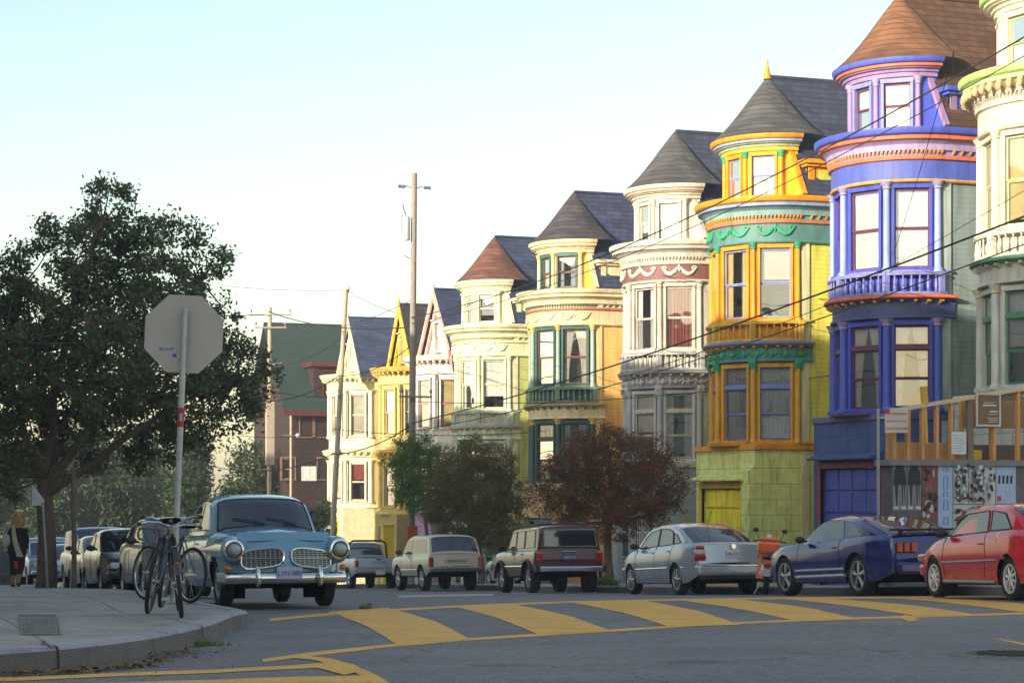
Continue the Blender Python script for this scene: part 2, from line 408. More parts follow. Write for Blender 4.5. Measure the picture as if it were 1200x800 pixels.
tag(l2.build('crosswalk_line', M_yel), kind='structure')
lw = MB()   # white stop line, lane marks on the far street
pix_strip(lw, [(466, 697.5), (520, 696.3), (578, 695.6)], [(467, 700), (520, 698.8), (578, 698)], 1, 0.012, 12)
pix_strip(lw, [(600, 694.2), (700, 693.2)], [(600, 695.6), (700, 694.5)], 1, 0.012, 12)
tag(lw.build('lane_marking', M_wpaint), kind='structure')

# ---- street hardware
M_iron = mat('cast_iron', (0.05, 0.048, 0.045), 0.6, metal=0.4, bump=0.3, bscale=60)
M_grate = mat('worn_grate_steel', (0.22, 0.20, 0.185), 0.7)
M_ring = mat('worn_concrete_ring', (0.22, 0.2, 0.17), 0.85, kind='concrete', bump=0.2)
c = gpt(1186, 767)
t = thing('manhole_cover', 'round iron manhole cover set in the asphalt at the lower right', 'manhole cover', (c.x, c.y, G(c.x, c.y)))
z = G(c.x, c.y)
MB().lathe([(0.36, 0.004), (0.37, 0.014), (0.46, 0.014), (0.48, 0.002)], (c.x, c.y, z), n=40).build('ring', M_ring, t, smooth=True)
mb = MB().lathe([(0.0, 0.012), (0.34, 0.012), (0.35, 0.004)], (c.x, c.y, z), n=40)
for i in range(-4, 5):
    for j in range(-4, 5):
        if i * i + j * j < 17: mb.cbox((c.x + i * 0.07, c.y + j * 0.07, z + 0.016), (0.04, 0.04, 0.008))
mb.build('cover', M_iron, t)
g0 = [gpt(22, 722, CH), gpt(66, 722, CH), gpt(71, 744, CH), gpt(27, 744, CH)]
t = thing('sidewalk_grate', 'dark square metal grate let into the left corner sidewalk', 'grate', tuple(g0[0]))
mb = MB()
for k in range(13):
    a = g0[0].lerp(g0[1], k / 12); b = g0[3].lerp(g0[2], k / 12)
    a.z = G(a.x, a.y) + CH + 0.012; b.z = G(b.x, b.y) + CH + 0.012
    mb.tube([a, b], 0.005, 6)
mb.build('grate_bars', M_grate, t)
mb = MB()
for a, b in zip(g0, g0[1:] + g0[:1]):
    a = a.copy(); b = b.copy(); a.z = G(a.x, a.y) + CH + 0.01; b.z = G(b.x, b.y) + CH + 0.01
    mb.tube([a, b], 0.008, 6)
mb.build('frame', M_grate, t)
# cracks and joints of the sidewalk corner
M_crack = mat('dark_joint_filler', (0.045, 0.035, 0.03), 0.9)
mb = MB()
def ground_line(mb, pl, w, off):
    pts = [gpt(x, y, CH) for x, y in pl]; fine = []
    for a, b in zip(pts, pts[1:]):
        for i in range(6):
            p = a.lerp(b, i / 6); p += Vector((noise.noise(p * 4) * 0.02, noise.noise(p * 4 + Vector((5, 0, 0))) * 0.02, 0)); p.z = G(p.x, p.y) + kerb_h(p.y, -1) + off; fine.append(p)
    rows = []
    for i, p in enumerate(fine):
        d = (fine[min(i + 1, len(fine) - 1)] - fine[max(i - 1, 0)]).normalized(); n = Vector((-d.y, d.x, 0))
        ww = w * (0.6 + 0.8 * abs(noise.noise(p * 9)))
        rows.append([p - n * ww, p + n * ww])
    mb.grid(rows)
ground_line(mb, [(-10, 751), (50, 752), (56, 757), (66, 762)], 0.012, 0.008)
ground_line(mb, [(-10, 764), (30, 760), (66, 761)], 0.014, 0.008)
ground_line(mb, [(176, 740), (205, 744), (240, 750), (252, 747)], 0.009, 0.008)
tag(mb.build('sidewalk_crack', M_crack), kind='structure')
# gutter litter, weeds
def leaf_scatter(mb, pts, n, spread, s0, s1, lift=0.0):
    for _ in range(n):
        i = random.randrange(len(pts) - 1); p = pts[i].lerp(pts[i + 1], random.random())
        p = p + Vector((random.gauss(0, spread), random.gauss(0, spread * 0.8), 0)); z = G(p.x, p.y) + 0.01 + lift + abs(random.gauss(0, 0.012))
        s = rnd(s0, s1); a = rnd(0, 2 * pi); R_ = Matrix.Rotation(a, 3, 'Z') @ Matrix.Rotation(rnd(-0.6, 0.6), 3, 'X') @ Matrix.Rotation(rnd(-.5, .5), 3, 'Y')
        q = [R_ @ Vector(v) + Vector((p.x, p.y, z)) for v in ((-s, 0, 0), (-s * .2, -s * .45, s * .12), (s, 0, 0), (-s * .1, s * .45, s * .1))]
        mb.add(q, [(0, 1, 2, 3)])
gut = [gpt(x, y) for x, y in ((-5, 792), (60, 790), (120, 786), (160, 782), (200, 771), (226, 763))]
mb = MB(); leaf_scatter(mb, gut, 260, 0.04, 0.015, 0.045); leaf_scatter(mb, gut, 260, 0.12, 0.01, 0.035); leaf_scatter(mb, [p + Vector((.1, -.25, 0)) for p in gut], 40, 0.25, 0.01, 0.03)
tag(mb.build('leaf_litter', mat('dry_leaves', (0.20, 0.12, 0.05), 0.9, var=0.6, scale=30)), 'dry brown leaves lying in the gutter below the corner kerb', 'leaf litter', kind='stuff')
mb = MB()
c = gpt(228, 757)
for _ in range(260):
    p = c + Vector((random.gauss(0, 0.11), random.gauss(0, 0.035), 0)); z = G(p.x, p.y); h = rnd(0.02, 0.07); a = rnd(0, 6.3)
    mb.add([(p.x - 0.006, p.y, z), (p.x + 0.006, p.y, z), (p.x + cos(a) * h * .6, p.y + sin(a) * h * .6, z + h)], [(0, 1, 2)])
tag(mb.build('weed_tuft', mat('weed_green', (0.12, 0.18, 0.03), 0.8, var=0.4, scale=20)), 'small green tuft of weeds growing from the gutter at the kerb corner', 'weeds', kind='stuff')
mb = MB()
for px, py, s in ((23, 788, 0.035), (217, 758, 0.03), (211, 756, 0.022)):
    p = gpt(px, py); z = G(p.x, p.y) + 0.012
    mb.add([(p.x - s, p.y, z), (p.x, p.y - s * .8, z + s * .5), (p.x + s, p.y + .01, z + .01), (p.x, p.y + s, z + s * .4)], [(0, 1, 2), (0, 2, 3)])
tag(mb.build('paper_scrap', mat('white_paper', (0.7, 0.7, 0.7), 0.8)), 'scraps of white paper lying in the gutter among the leaves', 'litter', kind='stuff')
# ================================================================== houses
M_glass = mat('window_glass', (0.93, 0.96, 0.97), kind='glass')
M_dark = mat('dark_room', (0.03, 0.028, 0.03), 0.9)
def gm(c, **k): return mat('painted_wood', c, 0.6, var=0.13, scale=1.6, bump=0.2, bscale=14, grime=True, **k)
CU = dict(white=mat('white_blind', (0.82, 0.82, 0.76), 0.8), cream=mat('cream_curtain', (0.62, 0.58, 0.46), 0.85), yellow=mat('yellow_shade', (0.62, 0.48, 0.2), 0.8),
          red=mat('red_curtain', (0.28, 0.05, 0.04), 0.8), grey=mat('grey_net_curtain', (0.36, 0.38, 0.42), 0.85), lace=mat('lace_curtain', (0.50, 0.46, 0.42), 0.9))
class Cyl:
    """a round bay: phi = 0 looks at the street (-x), phi = 90 looks back up the street (-y)"""
    def __init__(s, x, y, R): s.x, s.y, s.R = x, y, R
    def p(s, phi, r, z): a = RAD(phi); return Vector((s.x - r * cos(a), s.y - r * sin(a), z))
    def ring(s, prof, phis=None, ext=0.0, extn=6, mb=None, close=False):
        phis = phis or fr(-90, 90, 40); mb = mb or MB(); cols = []
        for a in phis: cols.append([s.p(a, r, z) for r, z in prof])
        for k in range(1, extn + 1):
            if ext: cols.append([Vector((s.x + ext * k / extn, s.y - r, z)) for r, z in prof])
        mb.grid(cols); return mb
FAC = [-90, -62, -33, -1, 7, 42.0, 48, 81, 90]
def window(root, o, t, n, w, z0, z1, trim, sash, curtain, transom=None, case=0.08, label=None, blind=None, deep=0.14, hood=False, name='window', rooms=True):
    """o: centre of the opening on the wall plane; t along the wall, n outward"""
    up = Vector((0, 0, 1)); O = Vector((o[0], o[1], 0)); h = w / 2
    mb = MB()
    mb.obox(O, t, n, up, -h - case, -h, -deep, 0.05, z0 - 0.02, z1 + 0.02); mb.obox(O, t, n, up, h, h + case, -deep, 0.05, z0 - 0.02, z1 + 0.02)
    mb.obox(O, t, n, up, -h - case - 0.012, h + case + 0.012, -deep, 0.065, z1 + 0.02, z1 + 0.14)
    mb.obox(O, t, n, up, -h - case - 0.03, h + case + 0.03, -deep, 0.12, z0 - 0.10, z0 - 0.022)
    if hood: mb.obox(O, t, n, up, -h - case - 0.06, h + case + 0.06, -0.02, 0.16, z1 + 0.142, z1 + 0.2)
    f = mb.build(name, trim, root, bevel=0.012)
    if label: f['label'] = label
    sb = MB(); sw = 0.036; segs = []
    if transom: segs.append((transom + 0.05, z1)); sb.obox(O, t, n, up, -h, h, -0.06, 0.03, transom - 0.05, transom + 0.05)
    zt = transom - 0.05 if transom else z1
    zm = (z0 + zt) / 2
    segs += [(zm, zt), (z0, zm)]
    for i, (a, b) in enumerate(segs):
        d = -0.07 if (i == len(segs) - 1) else -0.04
        sb.obox(O, t, n, up, -h, -h + sw, d - .03, d, a, b); sb.obox(O, t, n, up, h - sw, h, d - .03, d, a, b)
        sb.obox(O, t, n, up, -h + sw, h - sw, d - .03, d, b - sw, b); sb.obox(O, t, n, up, -h + sw, h - sw, d - .03, d, a, a + sw)
    sb.build('sash', sash, f)
    g = MB(); P = lambda a, b, c: O + t * a + n * b + up * c
    for i, (a, b) in enumerate(segs):
        d = (-0.085 if (i == len(segs) - 1) else -0.055) + rnd(-.002, .002); tl = rnd(-.006, .006)
        g.add([P(-h + sw, d, a + sw), P(h - sw, d, a + sw), P(h - sw, d + tl, b - sw), P(-h + sw, d + tl, b - sw)], [(0, 1, 2, 3)])
    g.build('pane', M_glass, f)
    if curtain:
        cb = MB(); kind, style = curtain
        def panel(a0, a1, za, zb, wav=0.012, top_in=0.0):
            N = max(4, int((a1 - a0) / 0.03)); rows = []
            for zz in fr(za, zb, 3):
                q = (zz - za) / (zb - za)
                rows.append([P(a + top_in * (1 - q) * (1 if a < 0 else -1) * 0, -0.13 + wav * sin(a * 62 + 2 * sin(a * 9)), zz) for a in fr(a0, a1, N)])
            cb.grid(rows)
        if style == 'full': panel(-h, h, z0 + (z1 - z0) * random.choice((0, 0, .06, .25)), z1, 0.010)
        elif style == 'half': panel(-h, h, zm + 0.1, z1, 0.003)
        elif style == 'sides': panel(-h, -h * 0.35, z0, z1); panel(h * 0.45, h, z0, z1)
        elif style == 'drape': panel(-h, h, z0, z1, 0.03)
        elif style == 'tied':
            for sg in (-1, 1):
                rows = []
                for zz in fr(z0, z1, 10):
                    q = (zz - z0) / (z1 - z0); inn = h * (0.55 - 0.5 * (abs(q - 0.3) < 2) * min(1, q / 0.95) ** 2)
                    rows.append([P(sg * (h - (h - inn) * k / 8), -0.13 + 0.012 * sin(k * 3), zz) for k in range(9)])
                cb.grid(rows)
        cb.build('curtain', CU[kind], f, smooth=True)
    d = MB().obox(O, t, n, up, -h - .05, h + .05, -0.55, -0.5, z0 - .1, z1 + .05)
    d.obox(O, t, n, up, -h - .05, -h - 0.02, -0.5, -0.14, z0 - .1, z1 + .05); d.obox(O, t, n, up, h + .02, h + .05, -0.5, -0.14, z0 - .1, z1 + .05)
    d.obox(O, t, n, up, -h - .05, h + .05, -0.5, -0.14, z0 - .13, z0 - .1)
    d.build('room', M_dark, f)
    return f
def bay_window(root, cy, phi, w, z0, z1, **k):
    a = RAD(phi); n = Vector((-cos(a), -sin(a), 0)); t = Vector((-sin(a), cos(a), 0))
    o = cy.p(phi, cy.R * cos(RAD(16.5)), 0)
    return window(root, o, t, n, w, z0, z1, **k)
def bay_wall(root, cy, zs, m, win, name='bay_wall', hw=0.43):
    """faceted bay wall with real openings: zs = (bottom, top), win = (z0, z1) of the window row"""
    mb = MB(); z0, z1 = zs; R = cy.R
    def strip(a, b, za, zb):
        if zb - za > 0.005: mb.grid([[cy.p(a, R, za), cy.p(b, R, za)], [cy.p(a, R, zb), cy.p(b, R, zb)]])
    wins = {(-33, -1): -17, (7, 42.0): 24.5, (48, 81): 64.5}
    for a, b in zip(FAC, FAC[1:]):
        if (a, b) in wins and win:
            strip(a, b, z0, win[0] - .09); strip(a, b, win[1] + .13, z1)
            A = cy.p(a, R, 0); B = cy.p(b, R, 0); mid = (A + B) / 2; t = (B - A).normalized(); L = (B - A).length
            for q0, q1 in ((-L / 2, -hw - .1), (hw + .1, L / 2)):
                P = lambda q, z: mid + t * q + Vector((0, 0, z))
                mb.grid([[P(q0, win[0] - .09), P(q1, win[0] - .09)], [P(q0, win[1] + .13), P(q1, win[1] + .13)]])
        else: strip(a, b, z0, z1)
    return mb.build(name, m, root)
def column(root, cy, phi, z0, z1, m, cap=None, r=0.085, off=0.05):
    c = cy.p(phi, cy.R + off, 0)
    mb = MB().lathe([(r * 1.5, z0), (r * 1.5, z0 + .08), (r * 1.1, z0 + .12), (r, z0 + .16), (r * .9, z1 - .22), (r * .9, z1 - .2)], (c.x, c.y, 0), n=14)
    o = mb.build('column', m, root, smooth=True)
    MB().lathe([(r * .9, z1 - .2), (r * 1.3, z1 - .17), (r * 1.05, z1 - .13), (r * 1.7, z1 - .04), (r * 1.9, z1), (0, z1)], (c.x, c.y, 0), n=10).build('capital', cap or m, o, smooth=True)
def balustrade(root, cy, z0, z1, m, ext=0.0, r=None, n=30):
    r = r or cy.R + 0.13; mb = MB()
    cy.ring([(r - .06, z1 - .06), (r + .06, z1 - .06), (r + .07, z1), (r - .07, z1), (r - .06, z1 - .06)], ext=ext, mb=mb)
    cy.ring([(r - .05, z0), (r + .05, z0), (r + .05, z0 + .06), (r - .05, z0 + .06)], ext=ext, mb=mb)
    for k in range(n):
        c = cy.p(-88 + 176 * k / (n - 1), r, 0); h = z1 - z0 - .12
        mb.lathe([(.03, z0 + .06), (.022, z0 + .06 + h * .15), (.045, z0 + .06 + h * .35), (.03, z0 + .06 + h * .6), (.018, z0 + .06 + h * .85), (.034, z1 - .06)], (c.x, c.y, 0), n=7)
    for phi in (-85, 2, 45, 86):
        c = cy.p(phi, r, 0); mb.cbox((c.x, c.y, (z0 + z1) / 2 + .02), (.14, .14, z1 - z0 + .05))
    return mb.build('balustrade', m, root, smooth=True)
def brackets(root, cy, z0, z1, r0, r1, m, n=18, w=0.09, name='bracket', phis=None, ext=0, ball=False):
    for k in range(n):
        phi = -60 + 146 * k / (n - 1); mb = MB()
        a = RAD(phi); nn = Vector((-cos(a), -sin(a), 0)); t = Vector((-sin(a), cos(a), 0)); O = Vector((cy.x, cy.y, 0))
        if ball:
            c = O + nn * r1; mb.ball((c.x, c.y, (z0 + z1) / 2), (w * .6, w * .6, (z1 - z0) / 2), 8, 6)
        mb.prism([(r0, z1), (r1, z1), (r1, z1 - (z1 - z0) * .35), (r0 + (r1 - r0) * .4, z0 + (z1 - z0) * .3), (r0, z0)], -w / 2, w / 2, lambda u, v, q: O + nn * u + t * q + Vector((0, 0, v)))
        mb.build(name, m, root)
    if ext:
        k = int(ext / 0.24)
        for i in range(k):
            x = cy.x + 0.2 + i * 0.24
            MB().prism([(r0, z1), (r1, z1), (r1, z1 - (z1 - z0) * .35), (r0, z0)], -w / 2, w / 2, lambda u, v, q: Vector((x + q, cy.y - u, v))).build(name, m, root)
def swags(root, cy, z0, z1, r, m, cells=((-33, -1), (4, 43), (47, 82)), thick=0.048):
    mb = MB(); H = z1 - z0
    for a, b in cells:
        mid = (a + b) / 2
        for s in (-1, 1):
            pts = []
            for k in range(13):
                q = k / 12; ph = mid + s * (b - a) * .46 * q; z = z1 - .1 * H - H * .62 * sin(pi * min(1, q * .95)) * (0.75 + .25 * q)
                pts.append(cy.p(ph, r + .02, z))
            mb.tube(pts, [thick * (0.6 + .8 * sin(pi * k / 12)) for k in range(13)], 6)
            sp = [cy.p(mid + s * ((b - a) * .40 + 2.8 * cos(k * .8) * (1 - k / 10)), r + .02, z1 - .25 * H + .16 * H * sin(k * .8) * (1 - k / 10)) for k in range(10)]
            mb.tube(sp, thick * .6, 5)
        c = cy.p(mid, r + .02, z1 - .18 * H); mb.ball(c, (.05, .05, .09), 8, 6)
        for k in (-1, 0, 1):
            q = cy.p(mid + k * 3.4, r + .02, z1 - .38 * H - .05 * abs(k)); mb.ball(q, (.035, .035, .06), 6, 5)
    return mb.build('garland', m, root, smooth=True)
def roof_gable(root, x0, x1, yr, zr, ye0, ze0, ye1, ze1, m, thick=0.12, name='roof'):
    mb = MB()
    for ye, ze in ((ye0, ze0), (ye1, ze1)):
        mb.grid([[(x0, yr, zr), (x1, yr, zr)], [(x0, ye, ze), (x1, ye, ze)]])
        mb.grid([[(x0, yr, zr - thick), (x1, yr, zr - thick)], [(x0, ye, ze - thick), (x1, ye, ze - thick)]])
        mb.grid([[(x0, ye, ze), (x1, ye, ze)], [(x0, ye, ze - thick), (x1, ye, ze - thick)]])
        mb.grid([[(x0, yr, zr), (x0, yr, zr - thick)], [(x0, ye, ze), (x0, ye, ze - thick)]])
    o = mb.build(name, m, root)
    rc = MB().tube([(x0, yr, zr + .02), (x1, yr, zr + .02)], 0.06, 6).build('ridge_cap', m, o)
    return o

def turret_house(P):
    uc, dz = P['y'], P['dz']; vc = P.get('x', 26.35); R = 1.83; Z = lambda z: z + dz
    root = thing('turret_house', P['label'], 'house', (vc, uc, G(vc, uc)), 'victorian houses along the street')
    cy = Cyl(vc, uc, R); sy = uc - R; g0 = G(vc - 1.5, uc) - .6
    c = {k: gm(v) if isinstance(v, (tuple, str)) else v for k, v in P['c'].items()}
    m_side = mat('clapboard', P['side'], 0.7, kind='clapboard', bump=0.5, bd=0.02, var=.1, scale=.8)
    m_roof = mat('roof_shingles', P['roof'], 0.9, kind='shingle', bump=0.5, var=.28, scale=2)
    m_cone = mat('turret_shingles', P.get('cone', P['roof']), 0.9, kind='shingle', bump=0.5, var=.25, scale=2)
    # ---- main block: side wall seen up the street, back part and entry wing
    mb = MB(); xb = vc + 12
    mb.grid([[(vc, sy, g0), (xb, sy, g0)], [(vc, sy, Z(8.3)), (xb, sy, Z(8.3))]])
    mb.grid([[(xb, sy, g0), (xb, uc + R, g0)], [(xb, sy, Z(8.3)), (xb, uc + R, Z(8.3))]])
    mb.grid([[(vc, uc + R, g0), (xb, uc + R, g0)], [(vc, uc + R, Z(8.3)), (xb, uc + R, Z(8.3))]])
    wl = mb.build('side_wall', m_side, root)
    if P.get('side_label'): wl['label'] = P['side_label']
    MB().box((vc + 2.7, sy - 3.3, g0), (vc + 11, sy - .002, Z(5.2))).build('entry_wing', m_side, root)
    MB().box((vc + 2.45, sy - 3.35, Z(5.2)), (vc + 11, sy - .004, Z(5.45))).build('entry_cornice', c['crown'], root, bevel=.02)
    # corner board
    MB().box((vc - .06, sy - .05, g0 + .3), (vc + P.get('cb', .2), sy + .04, Z(8.12))).build('corner_board', c['corner'], root, bevel=.01)
    # ---- basement
    xf = P.get('xf', 24.8); zb = Z(1.32)
    bm_ = P.get('base_mat') or mat('stucco', P['base'], 0.85, kind='stone' if P.get('stone') else None, bump=0.6 if P.get('stone') else .3, bscale=18, var=.14, bd=.03)
    gd = P.get('garage'); mb = MB(); gy0, gy1, gz1 = uc - 1.3, uc + 1.75, Z(P.get('gz', .2))
    yl, yr = sy - .02, uc + 2.15
    def wq(a, b, z0, z1): mb.grid([[(xf, a, z0), (xf, b, z0)], [(xf, a, z1), (xf, b, z1)]])
    wq(yl, gy0, g0, zb); wq(gy1, yr, g0, zb); wq(gy0, gy1, gz1, zb)
    mb.grid([[(xf, yl, g0), (vc + .1, yl, g0)], [(xf, yl, zb), (vc + .1, yl, zb)]]); mb.grid([[(xf, yr, g0), (vc, yr, g0)], [(xf, yr, zb), (vc, yr, zb)]])
    mb.grid([[(xf, yl, zb), (vc + .1, yl, zb)], [(xf, yr, zb), (vc + .1, yr, zb)]])
    for y in (gy0, gy1): mb.grid([[(xf, y, g0), (xf + .2, y, g0)], [(xf, y, gz1), (xf + .2, y, gz1)]])
    mb.grid([[(xf, gy0, gz1), (xf + .2, gy0, gz1)], [(xf, gy1, gz1), (xf + .2, gy1, gz1)]])
    mb.build('basement_wall', bm_, root)
    MB().box((xf - .06, yl - .08, Z(1.30)), (vc + 3, yr, Z(1.46))).build('belt_course', c['belt'], root, bevel=.02)
    if P.get('buttress'):
        MB().prism([(xf - .2, g0), (xf - .2, Z(.70)), (xf + .02, Z(.92)), (xf + .02, g0)], yl - .03, yl + .5, lambda u, v, q: (u, q, v)).build('buttress', bm_, root, bevel=.03)
    if gd:
        gdo = MB()
        for i in range(4):
            for j in range(4):
                y0 = gy0 + .06 + j * (gy1 - gy0 - .12) / 4; z0 = gz1 - 2.35 + i * 2.35 / 4
                gdo.box((xf + .10, y0 + .03, z0 + .03), (xf + .16, y0 + (gy1 - gy0 - .12) / 4 - .03, z0 + 2.35 / 4 - .03))
        door = MB().box((xf + .14, gy0 + .02, g0), (xf + .2, gy1 - .02, gz1 - .01)).build('garage_door', gm(gd[1]), root)
        gdo.build('door_panel', gm(gd[0]), door, bevel=.012)
        door['label'] = P.get('gd_label', 'panelled garage door')
        MB().box((xf - .04, gy0 - .14, g0 + .1), (xf + .1, gy0, gz1 + .12)).box((xf - .04, gy1, g0 + .1), (xf + .1, gy1 + .14, gz1 + .12)).box((xf - .05, gy0 - .14, gz1 + .0), (xf + .1, gy1 + .14, gz1 + .16)).build('garage_surround', gm(P.get('gs', gd[1])), root, bevel=.015)
        MB().prism([(xf - .38, gz1 + .22), (xf - .38, gz1 + .28), (xf, gz1 + .42), (xf, gz1 + .22)], gy0 - .25, gy1 + .1, lambda u, v, q: (u, q, v)).build('garage_hood', bm_, root, bevel=.015)
    else:
        gl = MB().box((xf + .40, gy0 + .02, g0), (xf + .44, gy1 - .02, gz1 - .01)).build('basement_window', c['wtrim'], root)
        for k in range(2):
            yy = gy0 + .2 + k * 1.25
            MB().box((xf + .36, yy, gz1 - 1.8), (xf + .398, yy + .95, gz1 - .15)).build('pane', mat('dark_glass', (.03, .035, .05), .05), gl)
        bars = MB()
        for k in range(14): bars.tube([(xf + .2, gy0 + .1 + k * .185, gz1 - 1.9), (xf + .2, gy0 + .1 + k * .185, gz1 - .05)], .014, 6)
        for zz in (gz1 - 1.85, gz1 - 1.0, gz1 - .1): bars.tube([(xf + .2, gy0, zz), (xf + .2, gy1, zz)], .018, 6)
        bars.build('window_bars', gm(P.get('bars', (.5, .52, .55))), gl, smooth=True)
    # ---- lower storey of the bay
    W0, W1 = Z(1.62), Z(3.66)
    bay_wall(root, cy, (Z(1.44), Z(4.32)), c['bay'], (W0, W1))
    cur = P['cur']
    for i, phi in enumerate((-17, 24.5, 64.5)):
        bay_window(root, cy, phi, .86 if i else .78, W0, W1, trim=c['wtrim'], sash=c['sash'], curtain=cur[0][i], transom=Z(3.12))
    for phi in (-35, 3, 45, 84.5): column(root, cy, phi, Z(1.5), Z(3.84), c['col'], c['cap'], r=P.get('cr', .085) * 1.1)
    cy.ring([(R, Z(1.42)), (R + .12, Z(1.44)), (R + .14, Z(1.5)), (R + .02, Z(1.54))], ext=2).build('sill_course', c['belt'], root, smooth=True)
    cy.ring([(R + .02, Z(3.84)), (R + .12, Z(3.86)), (R + .10, Z(3.92)), (R + .06, Z(3.94))], ext=.3, extn=1).build('lower_frieze', c['f2'], root, smooth=True)
    fz = cy.ring([(R + .06, Z(3.92)), (R + .065, Z(4.24)), (R + .12, Z(4.28))], ext=.3, extn=1).build('frieze_panel', c['f2'], root, smooth=True)
    if P.get('orn2'):
        mb = MB()
        for k in range(11):
            ph = -38 + k * 12.4; q = cy.p(ph, R + .08, Z(4.06)); mb.ball(q, (.07, .07, .1), 8, 6)
            mb.tube([cy.p(ph - 5.5 + j * 1.37, R + .09, Z(4.12) - .09 * sin(pi * j / 8)) for j in range(9)], .026, 5)
            mb.tube([cy.p(ph - 5.5, R + .09, Z(4.22)), cy.p(ph - 5.5, R + .09, Z(3.98))], .03, 5)
        mb.build('leaf_ornament', gm(P['orn2']), fz, smooth=True)
        for ph in (-35, 3, 45, 85):
            mb = MB(); a = RAD(ph); nn = Vector((-cos(a), -sin(a), 0)); t = Vector((-sin(a), cos(a), 0)); O = Vector((cy.x, cy.y, 0))
            mb.prism([(R + .03, Z(3.95)), (R + .2, Z(3.95)), (R + .2, Z(3.8)), (R + .1, Z(3.6)), (R + .03, Z(3.5))], -.11, .11, lambda u, v, q: O + nn * u + t * q + Vector((0, 0, v)))
            mb.build('bracket', gm(P['orn2']), fz, bevel=.02)
    # ---- ledge and balustrade between the storeys
    led = cy.ring([(R + .1, Z(4.28)), (R + .24, Z(4.33)), (R + .27, Z(4.40)), (R + .2, Z(4.42)), (R, Z(4.42))], ext=.26, extn=1).build('ledge', c['ledge'], root, smooth=True)
    if 'ledge2' in c: cy.ring([(R + .272, Z(4.34)), (R + .29, Z(4.36)), (R + .29, Z(4.40)), (R + .26, Z(4.425))], ext=.26, extn=1).build('ledge_band', c['ledge2'], led, smooth=True)
    brackets(root, cy, Z(4.17), Z(4.30), R + .04, R + .22, c['dent'], 16, .08)
    balustrade(root, cy, Z(4.44), Z(4.98), c['bal'])
    # ---- upper storey
    U0, U1 = Z(5.14), Z(7.10)
    bay_wall(root, cy, (Z(4.32), Z(7.4)), c['bay_up'], (U0, U1))
    for i, phi in enumerate((-17, 24.5, 64.5)):
        bay_window(root, cy, phi, .86 if i else .78, U0, U1, trim=c['wtrim_up'], sash=c['sash_up'], curtain=cur[1][i])
    for phi in (-35, 3, 45, 84.5): column(root, cy, phi, Z(5.0), Z(7.28), c['col_up'], c['cap'], r=P.get('cr', .085))
    cy.ring([(R + .01, Z(4.98)), (R + .09, Z(5.0)), (R + .09, Z(5.05)), (R, Z(5.07))], ext=.25, extn=1).build('sill_course', c['bal'], root, smooth=True)
    # ---- frieze, bands and main cornice, wrapping the side wall
    E = 6.0
    def band(nm, prof, col): return cy.ring([(R + a, Z(b)) for a, b in prof], ext=E, extn=2).build(nm, col, root, smooth=True, auto=35)
    band('architrave', [(.0, 7.24), (.10, 7.26), (.13, 7.30), (.10, 7.33)], c['arch'])
    band('frieze', [(.10, 7.33), (.10, 7.82), (.14, 7.84)], c['frieze'])
    if P.get('swag'): swags(root, cy, Z(7.34), Z(7.8), R + .1, gm(P['swag']))
    band('red_band', [(.12, 7.80), (.17, 7.82), (.17, 7.88), (.13, 7.90)], c['b1'])
    band('cornice_band', [(.13, 7.88), (.13, 8.02), (.20, 8.06)], c['b2'])
    brackets(root, cy, Z(7.90), Z(8.04), R + .12, R + .2, c['dent'], 48, .05, 'dentil', ext=1.6)
    band('cornice_cove', [(.20, 8.04), (.23, 8.18), (.34, 8.27), (.38, 8.28)], c['b3'])
    if P.get('bigbr'): brackets(root, cy, Z(8.06), Z(8.28), R + .16, R + .42, gm(P['bigbr']), 22, .12, 'bracket', ext=1.0, ball=True)
    band('cornice_stripe', [(.36, 8.27), (.43, 8.29), (.43, 8.37), (.40, 8.38)], c['b4'])
    band('cornice_crown', [(.40, 8.37), (.50, 8.42), (.54, 8.50), (.54, 8.56), (-.3, 8.62), (-.7, 8.64)], c['crown'])
    # ---- attic turret
    rt = 1.5; ct = Cyl(vc - .0, uc, rt); T0, T1 = Z(8.72), Z(9.82)
    mb = MB(); ts = [-90, -60, -29, 9.5, 10.5, 30, 31, 71, 90]
    tf = [-90, -62, -48, -13, -4, 26, 35, 67, 90]
    tw = {(-48, -13): -30.5, (-4, 26): 11, (35, 67): 51}
    for a, b in zip(tf, tf[1:]):
        A = ct.p(a, rt, 0); B = ct.p(b, rt, 0)
        def st(za, zb, q0=0, q1=1):
            Pq = lambda q, z: A.lerp(B, q) + Vector((0, 0, z)); mb.grid([[Pq(q0, za), Pq(q1, za)], [Pq(q0, zb), Pq(q1, zb)]])
        if (a, b) in tw:
            L = (B - A).length; q = (L / 2 - .34 - .06) / L
            st(Z(8.6), T0 - .08); st(T1 + .1, Z(10.05)); st(T0 - .08, T1 + .1, 0, q); st(T0 - .08, T1 + .1, 1 - q, 1)
        else: st(Z(8.6), Z(10.05))
    mb.build('turret_wall', c['turret'], root)
    for i, phi in enumerate((-30.5, 11, 51)):
        a = RAD(phi); n = Vector((-cos(a), -sin(a), 0)); t = Vector((-sin(a), cos(a), 0)); o = ct.p(phi, rt * cos(RAD(16)), 0)
        window(root, o, t, n, .58 if i < 2 else .66, T0, T1, trim=c['ttrim'], sash=c['sash_up'], curtain=cur[2][i], case=.08, name='turret_window')
    for phi in (-55, -8, 30.5, 71): column(root, ct, phi, Z(8.62), Z(9.98), c['tcol'], c['cap'], r=.07, off=.03)
    def tb(nm, prof, col, ext=0): return ct.ring([(rt + a, Z(b)) for a, b in prof], ext=ext, extn=1).build(nm, col, root, smooth=True, auto=35)
    tb('turret_frieze', [(.0, 9.96), (.06, 9.98), (.07, 10.08), (.12, 10.1)], c['t1'])
    tb('turret_band', [(.12, 10.09), (.14, 10.15), (.22, 10.17), (.24, 10.2)], c['t2'])
